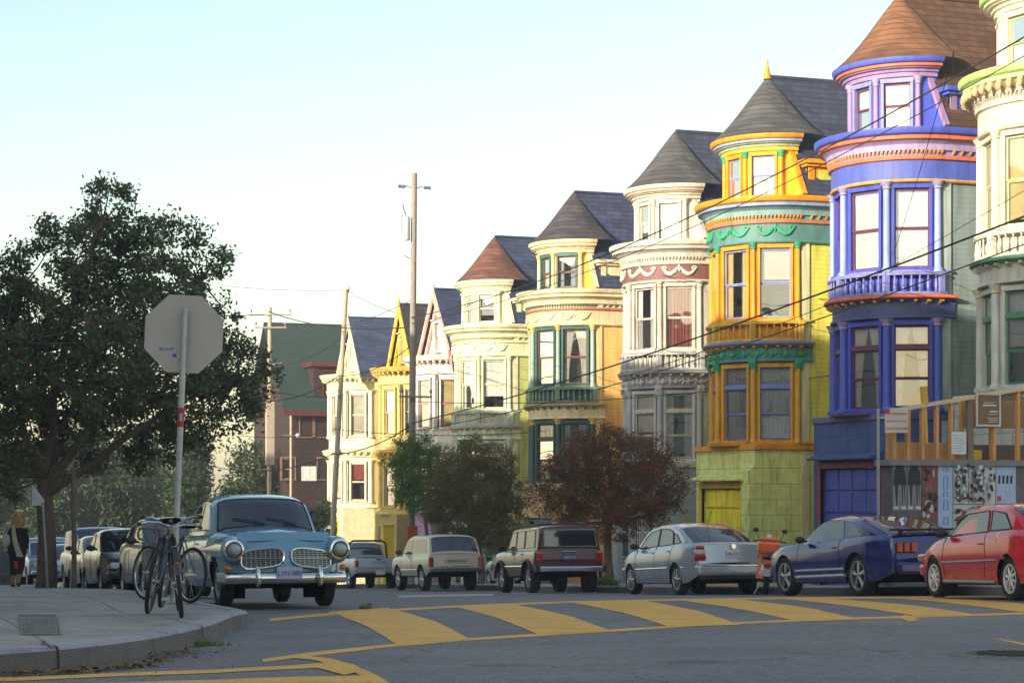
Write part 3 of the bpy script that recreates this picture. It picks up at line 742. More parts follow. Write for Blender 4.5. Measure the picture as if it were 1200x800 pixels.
    tb('turret_stripe', [(.23, 10.19), (.30, 10.21), (.30, 10.27), (.28, 10.28)], c['t3'])
    tb('turret_crown', [(.28, 10.27), (.36, 10.30), (.40, 10.36), (.40, 10.42), (.1, 10.46)], c['crown'])
    # cone
    ap = Vector((vc - .2, uc + .05, Z(12.42))); rows = []
    for q in fr(0, 1, 10):
        rr = (rt + .41) * (1 - q) ; z = Z(10.42) + (ap.z - Z(10.42)) * (q ** 1.0 if q > .0 else 0) - .22 * sin(pi * q) * (1 - q)
        rows.append([Vector((ct.x * (1 - q) + ap.x * q, ct.y * (1 - q) + ap.y * q, 0)) + (ct.p(a, rr, 0) - Vector((ct.x, ct.y, 0))) + Vector((0, 0, z)) for a in fr(-100, 112, 30)])
    MB().grid(rows).build('turret_roof', m_cone, root, smooth=True)
    if P.get('finial'):
        MB().lathe([(.0, .62), (.02, .5), (.045, .42), (.03, .36), (.07, .2), (.1, .05), (.13, -.08)], (ap.x, ap.y, ap.z), n=10).build('finial', c['crown'], root, smooth=True)
    # main roof behind the turret
    xr = vc - .12
    gz = Z(8.66); half = R + .30
    m = MB(); m.add([(xr + .06, uc, ap.z - .1), (xr + .06, uc - half + .1, gz - .05), (xr + .06, uc + half - .1, gz - .05)], [(0, 1, 2)])
    m.build('gable_wall', c['turret'], root)
    roof_gable(root, ap.x + .02, vc + 12.3, uc, ap.z - .03, uc - half - .12, gz - .05, uc + half + .12, gz - .05, m_roof)
    mb = MB()
    for s in (-1, 1):
        d0 = Vector((xr - .1, uc + s * .25, ap.z - .45)); d1 = Vector((xr - .1, uc + s * (half + .16), gz - .03))
        nrm = Vector((0, -(d1.z - d0.z), (d1.y - d0.y))).normalized() * -s
        mb.add([d0, d1, d1 + nrm * .10, d0 + nrm * .10] + [v + Vector((.14, 0, 0)) for v in (d0, d1, d1 + nrm * .10, d0 + nrm * .10)],
               [(0, 1, 2, 3), (4, 7, 6, 5), (0, 4, 5, 1), (1, 5, 6, 2), (2, 6, 7, 3), (3, 7, 4, 0)])
    mb.build('bargeboard', c['rake'], root)
    # wall dormer at the side
    x0, x1 = vc + .12, vc + 3.2; y0 = sy - .1; y1 = sy + 1.0
    D = MB().box((x0, y0, Z(8.6)), (x1, y1, Z(9.45))).build('side_dormer', c['dorm'], root)
    MB().box((x0 - .12, y0 - .12, Z(9.45)), (x1 + .1, y1, Z(9.53))).box((x0 - .2, y0 - .2, Z(9.53)), (x1 + .15, y1, Z(9.66))).build('dormer_cornice', c['crown'], D, bevel=.02)
    for q in (0, 1.15): MB().box((x0 + q, y0 - .04, Z(8.64)), (x0 + q + .2, y0 + .1, Z(9.45))).build('dormer_pilaster', c['dpil'], D, bevel=.01)
    MB().box((x0 + .34, y0 - .03, Z(8.82)), (x0 + 1.05, y0 + .05, Z(9.36))).build('dormer_panel', c['dpan'], D, bevel=.01)
    return root

Wt = (.66, .60, .46); Cr = (.66, .58, .38)
base = dict(crown=Wt, belt=Wt, corner=Wt, bay=Wt, wtrim=Wt, sash=Wt, col=Wt, cap=Wt, f2=Wt, ledge=Wt, dent=Wt, bal=Wt, bay_up=Wt, wtrim_up=Wt, sash_up=Wt,
            col_up=Wt, arch=Wt, frieze=Wt, b1=Wt, b2=Wt, b3=Wt, b4=Wt, turret=Wt, ttrim=Wt, tcol=Wt, t1=Wt, t2=Wt, t3=Wt, rake=Wt, dorm=Wt, dpil=Wt, dpan=Wt)
def cc(**k): d = dict(base); d.update(k); return d
def allc(c, **k): d = {q: c for q in base}; d.update(k); return d
OY = (.74, .29, .012); YE = (.80, .46, .03); LB = (.20, .32, .62); TE = (.10, .28, .28); GR = (.03, .34, .18); RD = (.62, .13, .05); YG = (.50, .50, .07)
full = lambda k: (k, 'full')
turret_house(dict(y=52.6, dz=0, side=(.66, .64, .12), base=(.70, .74, .26), stone=True, roof=(.04, .055, .11), cone=(.08, .085, .095), buttress=True, finial=True, cr=.075,
    label='yellow and orange turret house with teal frieze, olive clapboard side and yellow garage door',
    garage=((.95, .80, .02), (.80, .42, .03)), gd_label='bright yellow panelled garage door in orange frame', swag=GR, orn2=GR,
    cur=[[full('grey'), full('grey'), full('grey')], [('yellow', 'sides'), ('yellow', 'sides'), ('lace', 'half')], [None, full('grey'), ('white', 'sides')]],
    c=cc(crown=OY, belt=OY, corner=(.62, .62, .40), bay=(.60, .38, .04), wtrim=(.62, .30, .02), sash=(.16, .22, .55), col=(.62, .32, .03), cap=GR, f2=(.05, .22, .26), ledge=(.62, .36, .04), ledge2=(.15, .22, .6),
         dent=OY, bal=(.62, .42, .06), bay_up=OY, wtrim_up=OY, sash_up=(.22, .30, .62), col_up=OY, arch=TE, frieze=(.08, .22, .22), b1=(.5, .15, .08), b2=TE, b3=(.20, .36, .38), b4=LB,
         turret=YE, ttrim=OY, tcol=OY, t1=YE, t2=(.30, .42, .30), t3=LB, rake=OY, dorm=OY, dpil=OY, dpan=YG)))
BL = (.045, .07, .46); BL2 = (.06, .10, .52); LV = (.30, .20, .40); MV = (.14, .035, .10); DB = (.05, .08, .22); OR = (.75, .15, .05)
turret_house(dict(y=45.0, dz=.6, side=(.22, .30, .30), base=(.05, .09, .26), stone=True, roof=(.11, .055, .035), cone=(.20, .095, .05), gz=.1, cr=.095,
    label='blue and lavender turret house with orange stripes, brown shingled cone roof and blue stone basement',
    garage=((.06, .08, .42), (.05, .07, .30)), gs=(.28, .03, .06), gd_label='deep blue garage door with dark red frame', 
    cur=[[('lace', 'tied'), ('lace', 'tied'), ('lace', 'tied')], [full('white'), full('white'), full('white')], [full('white'), full('white'), full('white')]],
    c=cc(crown=BL2, belt=(.10, .09, .26), corner=(.40, .50, .50), bay=BL, wtrim=BL, sash=MV, col=BL2, cap=(.34, .30, .50), f2=DB, ledge=(.30, .12, .22), ledge2=OR, dent=(.5, .30, .12), bal=(.20, .22, .52),
         bay_up=BL, wtrim_up=BL, sash_up=MV, col_up=(.26, .36, .60), arch=(.75, .42, .08), frieze=(.07, .11, .46), b1=OR, b2=LV, b3=(.40, .32, .58), b4=OR,
         turret=BL2, ttrim=(.20, .23, .50), tcol=LV, t1=LV, t2=LV, t3=OR, rake=LV, dorm=BL2, dpil=LV, dpan=(.25, .34, .5))))
PK = (.19, .085, .085); GY = (.52, .50, .44); GYL = (.40, .42, .45)
turret_house(dict(y=59.4, dz=-.42, side=(.42, .44, .40), base=(.34, .38, .42), roof=(.045, .06, .11), cone=(.085, .09, .10), bars=(.6, .64, .7),
    label='pale grey turret house with dusty rose frieze, white garlands and red curtains upstairs', garage=None, swag=(.66, .62, .52), orn2=(.58, .58, .6),
    cur=[[('grey', 'sides'), ('white', 'half'), ('grey', 'sides')], [('red', 'sides'), ('white', 'sides'), ('red', 'drape')], [full('grey'), full('white'), full('white')]],
    c=allc(GY, frieze=PK, f2=(.30, .26, .34), crown=(.66, .62, .52), b1=(.62, .54, .44), t3=(.45, .30, .24), bay=GYL, wtrim=(.46, .50, .55), col=GYL, bal=GYL, ledge=GYL, turret=(.6, .58, .5), dorm=GY, arch=(.66, .64, .55))))
DG = (.03, .11, .10); ORW = (.80, .46, .10)
turret_house(dict(y=68.8, dz=-1.05, side=(.74, .48, .16), base=(.50, .34, .16), roof=(.04, .055, .12), cone=(.065, .06, .075),
    label='cream and orange turret house with dark green window frames and orange clapboard side', side_label='orange clapboard side wall', garage=None, swag=(.74, .62, .38),
    cur=[[('grey', 'sides')] * 3, [full('cream'), ('white', 'sides'), ('lace', 'tied')], [full('cream'), full('cream'), ('grey', 'sides')]],
    c=allc(Cr, wtrim=DG, sash=(.12, .06, .05), wtrim_up=DG, sash_up=(.16, .07, .05), bay_up=DG, bay=DG, col=DG, col_up=(.30, .40, .34), ttrim=DG, turret=ORW, b1=(.45, .12, .08), dent=(.12, .20, .10), bal=(.22, .34, .26),
           ledge=(.62, .46, .28), cap=(.74, .5, .14), frieze=(.70, .56, .34), corner=(.78, .62, .30), tcol=Cr)))
GC = (.66, .68, .46)
turret_house(dict(y=78.2, dz=-1.55, side=(.46, .50, .18), base=(.40, .44, .44), roof=(.035, .055, .12), cone=(.17, .075, .055),
    label='pale green turret house with rust coloured cone, white blinds and white balustrade', garage=None, swag=(.70, .72, .56), orn2=(.5, .56, .56),
    cur=[[full('white')] * 3, [full('white')] * 3, [full('grey')] * 3],
    c=allc(GC, dent=(.50, .44, .22), b4=(.6, .6, .36), wtrim=(.5, .55, .5), bay=(.4, .46, .46), col=(.42, .5, .5), bal=(.46, .52, .50), ledge=(.46, .5, .5), wtrim_up=(.70, .72, .52), rake=(.70, .68, .5), t3=(.7, .7, .6))))
LG = (.40, .62, .20); DGR = (.06, .22, .13)
turret_house(dict(y=38.0, dz=.85, side=(.55, .56, .44), base=(.40, .42, .42), stone=True, roof=(.10, .07, .05), cone=(.16, .10, .07),
    label='cream white turret house with light green cornice and scalloped brackets at the right edge', garage=None, swag=None, bigbr=(.52, .40, .22),
    cur=[[('grey', 'half'), ('grey', 'half'), full('grey')], [full('cream'), full('yellow'), full('cream')], [full('white')] * 3],
    c=allc(Wt, crown=LG, b4=(.5, .7, .3), ledge=DGR, ledge2=DGR, dent=(.45, .42, .36), wtrim=(.46, .5, .48), sash=DGR, sash_up=(.45, .52, .3), f2=(.50, .52, .48), bay=(.50, .52, .50), col=(.50, .53, .52),
           col_up=(.72, .68, .5), bal=(.60, .60, .52), rake=(.3, .6, .2))))

def gable_house(P):
    uc, dz = P['y'], P['dz']; xg = P.get('xg', 25.8); vc = 26.7; R = 1.95; Z = lambda z: z + dz
    root = thing('gable_house', P['label'], 'house', (vc, uc, G(vc, uc)), 'victorian houses along the street')
    cy = Cyl(vc, uc, R); g0 = G(vc, uc) - .8; c = {k: gm(v) for k, v in P['c'].items()}
    m_side = mat('clapboard', P['side'], 0.7, kind='clapboard', bump=0.5, var=.1, scale=.8); m_roof = mat('roof_shingles', P['roof'], 0.9, kind='shingle', bump=0.5, var=.28, scale=2)
    hw = P.get('hw', 2.6); ze, za = Z(6.3), Z(9.35)
    mb = MB().box((vc, uc - R - .02, g0), (vc + 12, uc + R + .02, ze)); mb.build('side_wall', m_side, root)
    MB().box((vc + 2.6, uc - R - 3.6, g0), (vc + 11, uc - R - .03, Z(4.9))).build('entry_wing', m_side, root)
    # basement and garage
    xf = vc - R + .25
    MB().box((xf, uc - R, g0), (vc, uc + R, Z(-.75))).build('basement_wall', mat('stucco', P['base'], .85, bump=.3, var=.14), root, bevel=.02)
    MB().box((xf - .03, uc - 1.2, g0), (xf + .05, uc + 1.2, Z(-1.35))).build('garage_door', gm(P['gar']), root, bevel=.02)
    rows = [(Z(-.35), Z(1.55), P['cur'][0], c['low']), (Z(3.05), Z(5.15), P['cur'][1], c['up'])]
    bay_wall(root, cy, (Z(-.75), Z(2.3)), c['low'], (rows[0][0], rows[0][1])); bay_wall(root, cy, (Z(2.3), Z(6.0)), c['up'], (rows[1][0], rows[1][1]))
    for z0, z1, cur, col in rows:
        for i, phi in enumerate((-17, 24.5, 64.5)): bay_window(root, cy, phi, .74, z0, z1, trim=c['trim'], sash=c['sash'], curtain=cur[i])
    for phi in (-35, 3, 45, 84.5): column(root, cy, phi, Z(2.9), Z(5.4), c['trim'], c['trim'])
    for phi in (-35, 3, 45, 84.5): column(root, cy, phi, Z(-.5), Z(1.75), c['trim'], c['trim'])
    B = lambda nm, prof, col: cy.ring([(R + a, Z(b)) for a, b in prof], ext=6, extn=1).build(nm, c[col], root, smooth=True, auto=35)
    B('belt_course', [(0, -.8), (.14, -.76), (.16, -.66), (.02, -.6)], 'trim')
    B('ledge', [(0, 1.9), (.08, 1.92), (.10, 2.1), (.30, 2.16), (.32, 2.26), (0, 2.34)], 'corn')
    brackets(root, cy, Z(1.93), Z(2.14), R + .05, R + .27, c['trim'], 17, .1)
    B('frieze', [(0, 5.42), (.06, 5.44), (.07, 5.86), (.12, 5.9)], 'frz')
    brackets(root, cy, Z(5.8), Z(6.0), R + .08, R + .34, c['trim'], 20, .09, ext=2)
    B('cornice_crown', [(.12, 5.98), (.36, 6.02), (.44, 6.14), (.46, 6.24), (-.5, 6.34), (-R + .01, 6.36)], 'corn')
    # gable
    g = MB().add([(xg + .15, uc - hw + .1, ze), (xg + .15, uc + hw - .1, ze), (xg + .15, uc, za - .1)], [(0, 1, 2)])
    g.build('gable_wall', c['gab'], root)
    roof_gable(root, xg - .15, vc + 12, uc, za, uc - hw - .12, ze - .12, uc + hw + .12, ze - .12, m_roof)
    mb = MB()
    for s in (-1, 1):
        d0 = Vector((xg - .2, uc, za + .02)); d1 = Vector((xg - .2, uc + s * (hw + .15), ze - .15)); dn = Vector((0, 0, -.42))
        mb.add([d0, d1, d1 + dn, d0 + dn] + [v + Vector((.09, 0, 0)) for v in (d0, d1, d1 + dn, d0 + dn)], [(0, 1, 2, 3), (4, 7, 6, 5), (0, 4, 5, 1), (1, 5, 6, 2), (2, 6, 7, 3), (3, 7, 4, 0)])
        d0 = d0 + Vector((.2, 0, -.45)); d1 = d1 + Vector((.2, -s * .2, -.42)); dn = Vector((0, 0, -.28))
        mb.add([d0, d1, d1 + dn, d0 + dn] + [v + Vector((.1, 0, 0)) for v in (d0, d1, d1 + dn, d0 + dn)], [(0, 1, 2, 3), (4, 7, 6, 5), (0, 4, 5, 1), (1, 5, 6, 2), (2, 6, 7, 3), (3, 7, 4, 0)])
    mb.build('bargeboard', c['barge'], root)
    MB().lathe([(.0, .5), (.04, .3), (.09, .12), (.07, 0), (.1, -.1)], (xg - .15, uc, za), n=8).build('finial', c['barge'], root, smooth=True)
    n = Vector((-1, 0, 0)); t = Vector((0, 1, 0))
    window(root, Vector((xg + .02, uc, 0)), t, n, .8, ze + .25, ze + 1.5, trim=c['trim'], sash=c['sash'], curtain=P['cur'][2][0], name='gable_window', hood=True)
    # side gabled dormer in the roof slope
    return root
gable_house(dict(y=85.5, dz=0, side=(.5, .36, .5), base=(.34, .22, .38), roof=(.035, .055, .13), gar=(.30, .20, .34), label='pink and white gable house with lower front shadow-tinted lilac, between green turret house and pole',  # lilac of the lower storey, basement and garage door is painted-in shade
    cur=[[full('yellow')] * 3, [full('yellow')] * 3, [full('white')]], c=dict(low=(.44, .34, .52), up=(.62, .62, .60), trim=(.74, .70, .66), sash=(.45, .2, .2), corn=(.62, .62, .58), frz=(.6, .6, .56), gab=(.78, .62, .56), barge=(.74, .46, .42))))
gable_house(dict(y=91.3, dz=-.15, hw=2.1, side=(.5, .38, .08), base=(.30, .26, .12), roof=(.045, .04, .05), gar=(.13, .17, .13), label='bright yellow gable house with a dark olive garage door, just left of the tall pole',
    cur=[[full('white')] * 3, [full('white')] * 3, [full('grey')]], c=dict(low=(.50, .42, .16), up=(.56, .46, .18), trim=(.60, .48, .16), sash=(.5, .44, .3), corn=(.55, .36, .08), frz=(.62, .50, .2), gab=(.74, .54, .10), barge=(.76, .56, .08))))
gable_house(dict(y=101.7, dz=.1, xg=25.9, hw=2.4, side=(.6, .5, .22), base=(.66, .60, .40), roof=(.045, .07, .15), gar=(.72, .58, .12), label='cream white gable house in full sun at the far end, with slate blue roof',
    cur=[[full('red'), full('cream'), ('red', 'half')], [full('cream')] * 3, [full('grey')]], c=dict(low=(.74, .68, .46), up=(.74, .70, .48), trim=(.74, .72, .56), sash=(.7, .66, .5), corn=(.72, .66, .42), frz=(.72, .66, .4), gab=(.70, .66, .46), barge=(.70, .66, .46))))

# ---- dark shingled house with the green roof, across the next street
def green_house():
    x0, x1, y0, y1 = 26.6, 40, 121, 132; g0 = G(27, 121) - 1; ym = (y0 + y1) / 2
    root = thing('shingled_house', 'dark brown shingled house with big green roof and red trim at the street end', 'house', (x0, y0, G(x0, y0)))
    ms = mat('brown_shingles', (.035, .018, .016), .9, kind='shingle', bump=.5, var=.3); red = gm((.09, .012, .016)); mr = mat('green_roof', (.014, .05, .046), .9, kind='shingle', bump=.5, var=.2)
    s = 17.6; ze = (580 - 487) / s; zr = (580 - 378) / 18.0
    MB().box((x0 + .3, y0, g0), (x1, y1, ze)).build('wall', ms, root)
    g = MB(); g.add([(x0 + .3, y0, ze), (x0 + .3, y1, ze), (x0 + .3, ym, zr - .2)], [(0, 1, 2)]); g.build('gable_wall', ms, root)
    roof_gable(root, x0 - .2, x1 + .3, ym, zr, y0 - .6, ze - .1, y1 + .6, ze - .1, mr, .2)
    MB().box((x0 - .25, y0 - .75, ze - .32), (x1 + .3, y0 - .55, ze + .02)).build('fascia', red, root)
    t = Vector((1, 0, 0)); n = Vector((0, -1, 0)); wt = gm((.20, .10, .08)); sa = gm((.4, .3, .25))
    for px, w, pz0, pz1, cu in ((360, .9, 515, 490, full('yellow')), (376, .9, 515, 490, full('cream')), (398, .9, 515, 490, None), (338, .8, 562, 540, None), (380, .8, 562, 540, None)):
        p = W(px, 500, 122.5); k = (px - 600) / FPX; x = (k * CT + ST) / (CT - k * ST) * y0
        window(root, Vector((x, y0 - .01, 0)), t, n, w, (580 - pz0) / s, (580 - pz1) / s, trim=wt, sash=sa, curtain=cu)
    k = (355 - 600) / FPX; x = (k * CT + ST) / (CT - k * ST) * y0
    d = MB().box((x - .1, y0 - .12, (580 - 564) / s), (x + .85, y0 - .03, (580 - 548) / s)).build('vent_board', gm((.62, .66, .64)), root)
    # dormer with red trim
    k = (382 - 600) / FPX; x = (k * CT + ST) / (CT - k * ST) * (y0 + .6)
    D = MB().box((x - .85, y0 + .4, ze), (x + 1.3, y0 + 4, (580 - 437) / s)).build('dormer', ms, root)
    MB().box((x - 1.1, y0 - .1, (580 - 437) / s), (x + 1.5, y0 + 4.2, (580 - 432) / s)).build('dormer_roof', red, D)
    window(root, Vector((x + .2, y0 + .39, 0)), t, n, .8, ze + .5, (580 - 443) / s, trim=red, sash=sa, curtain=None, name='dormer_window')
green_house()

# ---- the other side of the street, left of the picture: these blocks shade the road
def apartment_block(x0, x1, y0, y1, top, label, col):
    g0 = G(x1, y0) - 1
    root = thing('apartment_building', label, 'building', (x1, y0, g0 + 1)); ms = mat('stucco_wall', col, .85, bump=.3, var=.12); tr = gm((.6, .58, .5)); gl = mat('dark_glass', (.03, .035, .05), .05)
    MB().box((x0, y0, g0), (x1, y1, top - .35)).build('wall', ms, root)
    MB().box((x0 - .2, y0 - .2, top - .35), (x1 + .35, y1 + .2, top - .15)).box((x0 - .1, y0 - .1, top - .15), (x1 + .15, y1 + .1, top)).build('cornice', tr, root, bevel=.03)
    n = int((y1 - y0) / 3.2)
    for f in range(3):
        for k in range(n):
            y = y0 + (k + .5) * (y1 - y0) / n; z = g0 + 3.2 + f * 3.4
            w = MB().box((x1 - .05, y - .62, z - .08), (x1 + .08, y + .62, z + 1.98)).build('window', tr, root)
            MB().box((x1 + .082, y - .5, z), (x1 + .1, y - .02, z + 1.86)).box((x1 + .082, y + .02, z), (x1 + .1, y + .5, z + 1.86)).build('pane', gl, w)
    MB().box((x1 - .05, y0 + 1, g0), (x1 + .06, y0 + 2.2, g0 + 3.1)).build('door', gm((.2, .08, .05)), root)
apartment_block(-18, -4, 16, 37, 12.8, 'tan corner apartment building on the left side of the street', (.55, .48, .38))
apartment_block(-18, -4, 37.5, 57, 11.9, 'pale grey apartment building in the middle of the left row', (.55, .54, .50))
apartment_block(-18, -4, 57.5, 71, 11.3, 'brick red apartment building at the far end of the left row', (.45, .28, .22))
apartment_block(-62, -5, -30, 1.2, 12.4, 'long beige apartment building behind the photographer on the near corner', (.6, .55, .45))
# ================================================================== vehicles
M_tyre = mat('tyre_rubber', (.018, .018, .019), .85, bump=.2, bscale=80)
M_alloy = mat('alloy_rim', (.55, .55, .57), .3, metal=.9)
M_chrome = mat('chrome', (.78, .78, .8), .12, metal=1.0, var=.03)
M_under = mat('underbody_black', (.004, .004, .004), .95, spec=.05)
M_black = mat('black_trim', (.015, .015, .016), .5)
M_cglass = mat('tinted_car_glass', (.018, .018, .034), .03, spec=.5, var=.05, ior=2.1)
M_cpane = mat('car_glass', (.55, .6, .62), kind='glass', base=.16)
M_red = mat('red_lens', (.36, .004, .008), .25, coat=.6)
M_amber = mat('amber_lens', (.62, .16, .01), .2, coat=1)
M_clear = mat('clear_lens', (.62, .64, .66), .08, coat=1)
M_plate = mat('plate_white', (.62, .62, .62), .5)
M_seat = mat('seat_cloth', (.06, .05, .05), .9)
def paint(c, rough=.32, metal=.0): return mat('car_paint', c, rough, metal=metal, var=.05, scale=.8, coat=.8, kind='car')
def pch(pts, x):
    """smooth interpolation without overshoot"""
    if x <= pts[0][0]: return pts[0][1]
    if x >= pts[-1][0]: return pts[-1][1]
    n = len(pts); i = max(j for j in range(n - 1) if pts[j][0] <= x)
    d = [(pts[j + 1][1] - pts[j][1]) / (pts[j + 1][0] - pts[j][0]) for j in range(n - 1)]
    def tn(j):
        if j == 0: return d[0]
        if j == n - 1: return d[-1]
        a, b = d[j - 1], d[j]
        return 0 if a * b <= 0 else 2 * a * b / (a + b)
    h = pts[i + 1][0] - pts[i][0]; t = (x - pts[i][0]) / h
    return ((1 + 2 * t) * (1 - t) ** 2 * pts[i][1] + t * (1 - t) ** 2 * h * tn(i) + t * t * (3 - 2 * t) * pts[i + 1][1] + t * t * (t - 1) * h * tn(i + 1))
def sst(a, b, x): t = max(0, min(1, (x - a) / (b - a))); return t * t * (3 - 2 * t)
def text_mesh(s, size, m, parent, loc, rot, depth=.004, name='lettering'):
    cu = bpy.data.curves.new('lettering', 'FONT'); cu.body = s; cu.size = size; cu.extrude = depth; cu.align_x = 'CENTER'; cu.align_y = 'CENTER'
    o = bpy.data.objects.new('tmp', cu); me = bpy.data.meshes.new_from_object(o); bpy.data.objects.remove(o)
    M = Matrix.Translation(loc) @ rot.to_4x4(); me.transform(M); me.materials.clear(); me.materials.append(m)
    o = bpy.data.objects.new(name, me); COL.objects.link(o)
    if parent:
        o.parent = parent; org = ORG.get(parent.name, Vector((0, 0, 0))); ORG[o.name] = org
        if org.length: me.transform(Matrix.Translation(-org))
    return o
RearRot = Matrix(((0, 0, -1), (-1, 0, 0), (0, 1, 0)))    # text read from behind the car (local -x side)
FrontRot = Matrix(((0, 0, 1), (1, 0, 0), (0, 1, 0)))
class Car:
    def __init__(s, label, cat, L, Wd, top, cab, wheels, col, sill=.26, plan=None, cplan=None, tumble=.17, bow=.16, cbow=.12, crown=.03, wc=None, group='parked cars', bot=None, arch=1.13, name='parked_car', nose=0, crr=.05, sec=None, zbelt=None):
        s.L, s.Wd, s.top, s.cab, s.bow, s.cbow, s.crown = L, Wd, top, cab, bow, cbow, crown
        s.nose = nose; s.sill = sill; s.tumble = tumble; s.wc = wc or Wd * .93; s.crr = crr
        s.plan = plan or [(-L / 2, .86), (-L / 2 + .25, .95), (-L / 2 + .8, 1), (L / 2 - .9, 1), (L / 2 - .3, .94), (L / 2, .82)]
        s.bot = bot or [(-L / 2, sill + .14), (-L / 2 + .35, sill + .02), (-L / 2 + .6, sill), (L / 2 - .6, sill), (L / 2 - .35, sill + .0), (L / 2, sill + .1)]
        s.cplan = cplan or [(cab[0][0], .90), (cab[0][0] + .5, .98), (0, 1), (cab[-1][0] - .4, .98), (cab[-1][0], .92)]
        s.sec = sec or [(0, .95), (.25, .99), (.55, 1), (.82, .985), (.93, .96), (1, .92)]
        s.zb = zbelt or min(cab[0][1], cab[-1][1]) - .04
        s.root = local_thing(name, label, cat, group)
        s.wheels = wheels; s.m = col
        xf, xr, r = wheels
        # body hull
        xs = sorted(set([round(v, 4) for v in fr(-L / 2, L / 2, int(L / .05))] + [round(q + e, 4) for q in (xf, xr) for e in (-r * arch, -r * arch - .001, r * arch, r * arch + .001)]))
        xs = [x for x in xs if abs(x) <= L / 2]
        rows = []
        for x in xs:
            zt = pch(top, x); zb = pch(s.bot, x)
            for q in (xf, xr):
                if abs(x - q) <= r * arch: zb = max(zb, r + math.sqrt(max(0, (r * arch) ** 2 - (x - q) ** 2)))
            zb = min(zb, zt - .05)
            side = [(s.hw(x, z), z) for z in fr(zb, zt, 12)]
            yt = side[-1][0]
            tp = [(yt * f, zt + crown * (1 - f ** 2.2)) for f in (.96, .88, .7, .45, .2)]
            half = [(y, z) for y, z in side] + tp
            row = [s.bx(x, y, z) for y, z in half] + [s.bx(x, 0, zt + crown)] + [s.bx(x, -y, z) for y, z in reversed(half)]
            rows.append(row)
        mb = MB().grid(rows)
        for row in (rows[0], rows[-1]):   # close the ends
            n = len(row); mb.grid([[row[i].lerp(row[n - 1 - i], q) for q in fr(0, 1, 10)] for i in range(13)])
        s.body = mb.build('body', col, s.root, smooth=True, auto=38)
        rad = MB()   # floor and wheel wells
        rad.box((-L / 2 + .5, -Wd + .26, sill - .02), (L / 2 - .55, Wd - .26, .55)); rad.box((-L / 2 + .1, -Wd + .16, sill + .1), (-L / 2 + .4, Wd - .16, sill + .25))
        rad.box((xr + r + .1, -Wd + .06, sill + .01), (xf - r - .1, Wd - .06, sill + .2))
        rad.build('underbody', M_under, s.root)
        # cabin
        if cab:
            rows = []; c0, c1 = cab[0][0], cab[-1][0]
            for x in sorted(set(fr(c0, c1, 56))):
                zt = pch(cab, x); rr = min(crr, max(.0, zt - s.zb - .01)); side = [(s.cy(x, z), z) for z in fr(s.zb - .03, max(s.zb - .02, zt - rr), 7)]
                y1 = s.cy(x, zt)
                tp = [(y1 * f, s.cz(x, f)) for f in (.99, .96, .9, .8, .6, .4, .2)]
                half = side + tp
                rows.append([s.cx(x, y, z) for y, z in half] + [s.cx(x, 0, s.cz(x, 0))] + [s.cx(x, -y, z) for y, z in reversed(half)])
            mb = MB().grid(rows)
            for row in (rows[0], rows[-1]):
                n = len(row); mb.grid([[row[i], row[n - 1 - i]] for i in range(n // 2)])
            s.cabin = mb.build('cabin', col, s.root, smooth=True, auto=35)
    def hw(s, x, z):
        zt = pch(s.top, x); t = (z - s.sill) / max(.1, zt - s.sill); return s.Wd * pch(s.plan, x) * pch(s.sec, t) * (1 - s.nose * sst(.75, 1.35, x) * sst(.55, 1, t))
    def bx(s, x, y, z):
        b = s.bow * (y / s.Wd) ** 2 * sst(.5, 1, abs(x) / (s.L / 2)); return Vector((x - math.copysign(b, x), y, z))
    def cy(s, x, z): return s.wc * pch(s.cplan, x) * (1 - s.tumble * (z - s.zb))
    def cz(s, x, f): zt = pch(s.cab, x); return zt + .035 * (1 - f * f) - min(s.crr, max(0, zt - s.zb)) * f ** 10
    def cx(s, x, y, z):
        c0, c1 = s.cab[0][0], s.cab[-1][0]; m = (c0 + c1) / 2; h = (c1 - c0) / 2
        return Vector((x - math.copysign(s.cbow * (y / s.wc) ** 2 * sst(.35, 1, abs(x - m) / h), x - m), y, z))
    def glass_ends(s, wind=None, rear=None, fy=.9, m=None, frame=None):
        for rng, nm in ((wind, 'windshield'), (rear, 'rear_window')):
            if not rng: continue
            rows = []
            for x in fr(rng[0], rng[1], 8):
                e = .01; d = Vector((2 * e, 0, pch(s.cab, x + e) - pch(s.cab, x - e))).normalized(); nn = Vector((-d.z, 0, d.x)) * .009
                rows.append([s.cx(x, s.cy(x, pch(s.cab, x)) * f, s.cz(x, f)) + nn for f in fr(-fy, fy, 12)])
            g = MB().grid(rows).build(nm, m or M_cglass, s.root, smooth=True)
            if frame:
                loop = rows[0] + [r[-1] for r in rows] + rows[-1][::-1] + [r[0] for r in rows[::-1]]
                MB().tube(loop + [loop[0]], .012, 5).build('window_frame', frame, g, smooth=True)
    def side_windows(s, polys, frame=None, m=None, off=.007):
        for poly in polys:
            for sg in (-1, 1):
                pts = [Vector(s.cx(x, sg * (s.cy(x, z) + off), z)) for x, z in poly]
                g = MB().add(pts, [tuple(range(len(pts)))]).build('side_window', m or M_cglass, s.root)
                if frame: MB().tube(pts + [pts[0]], .011, 5).build('window_frame', frame, g, smooth=True)
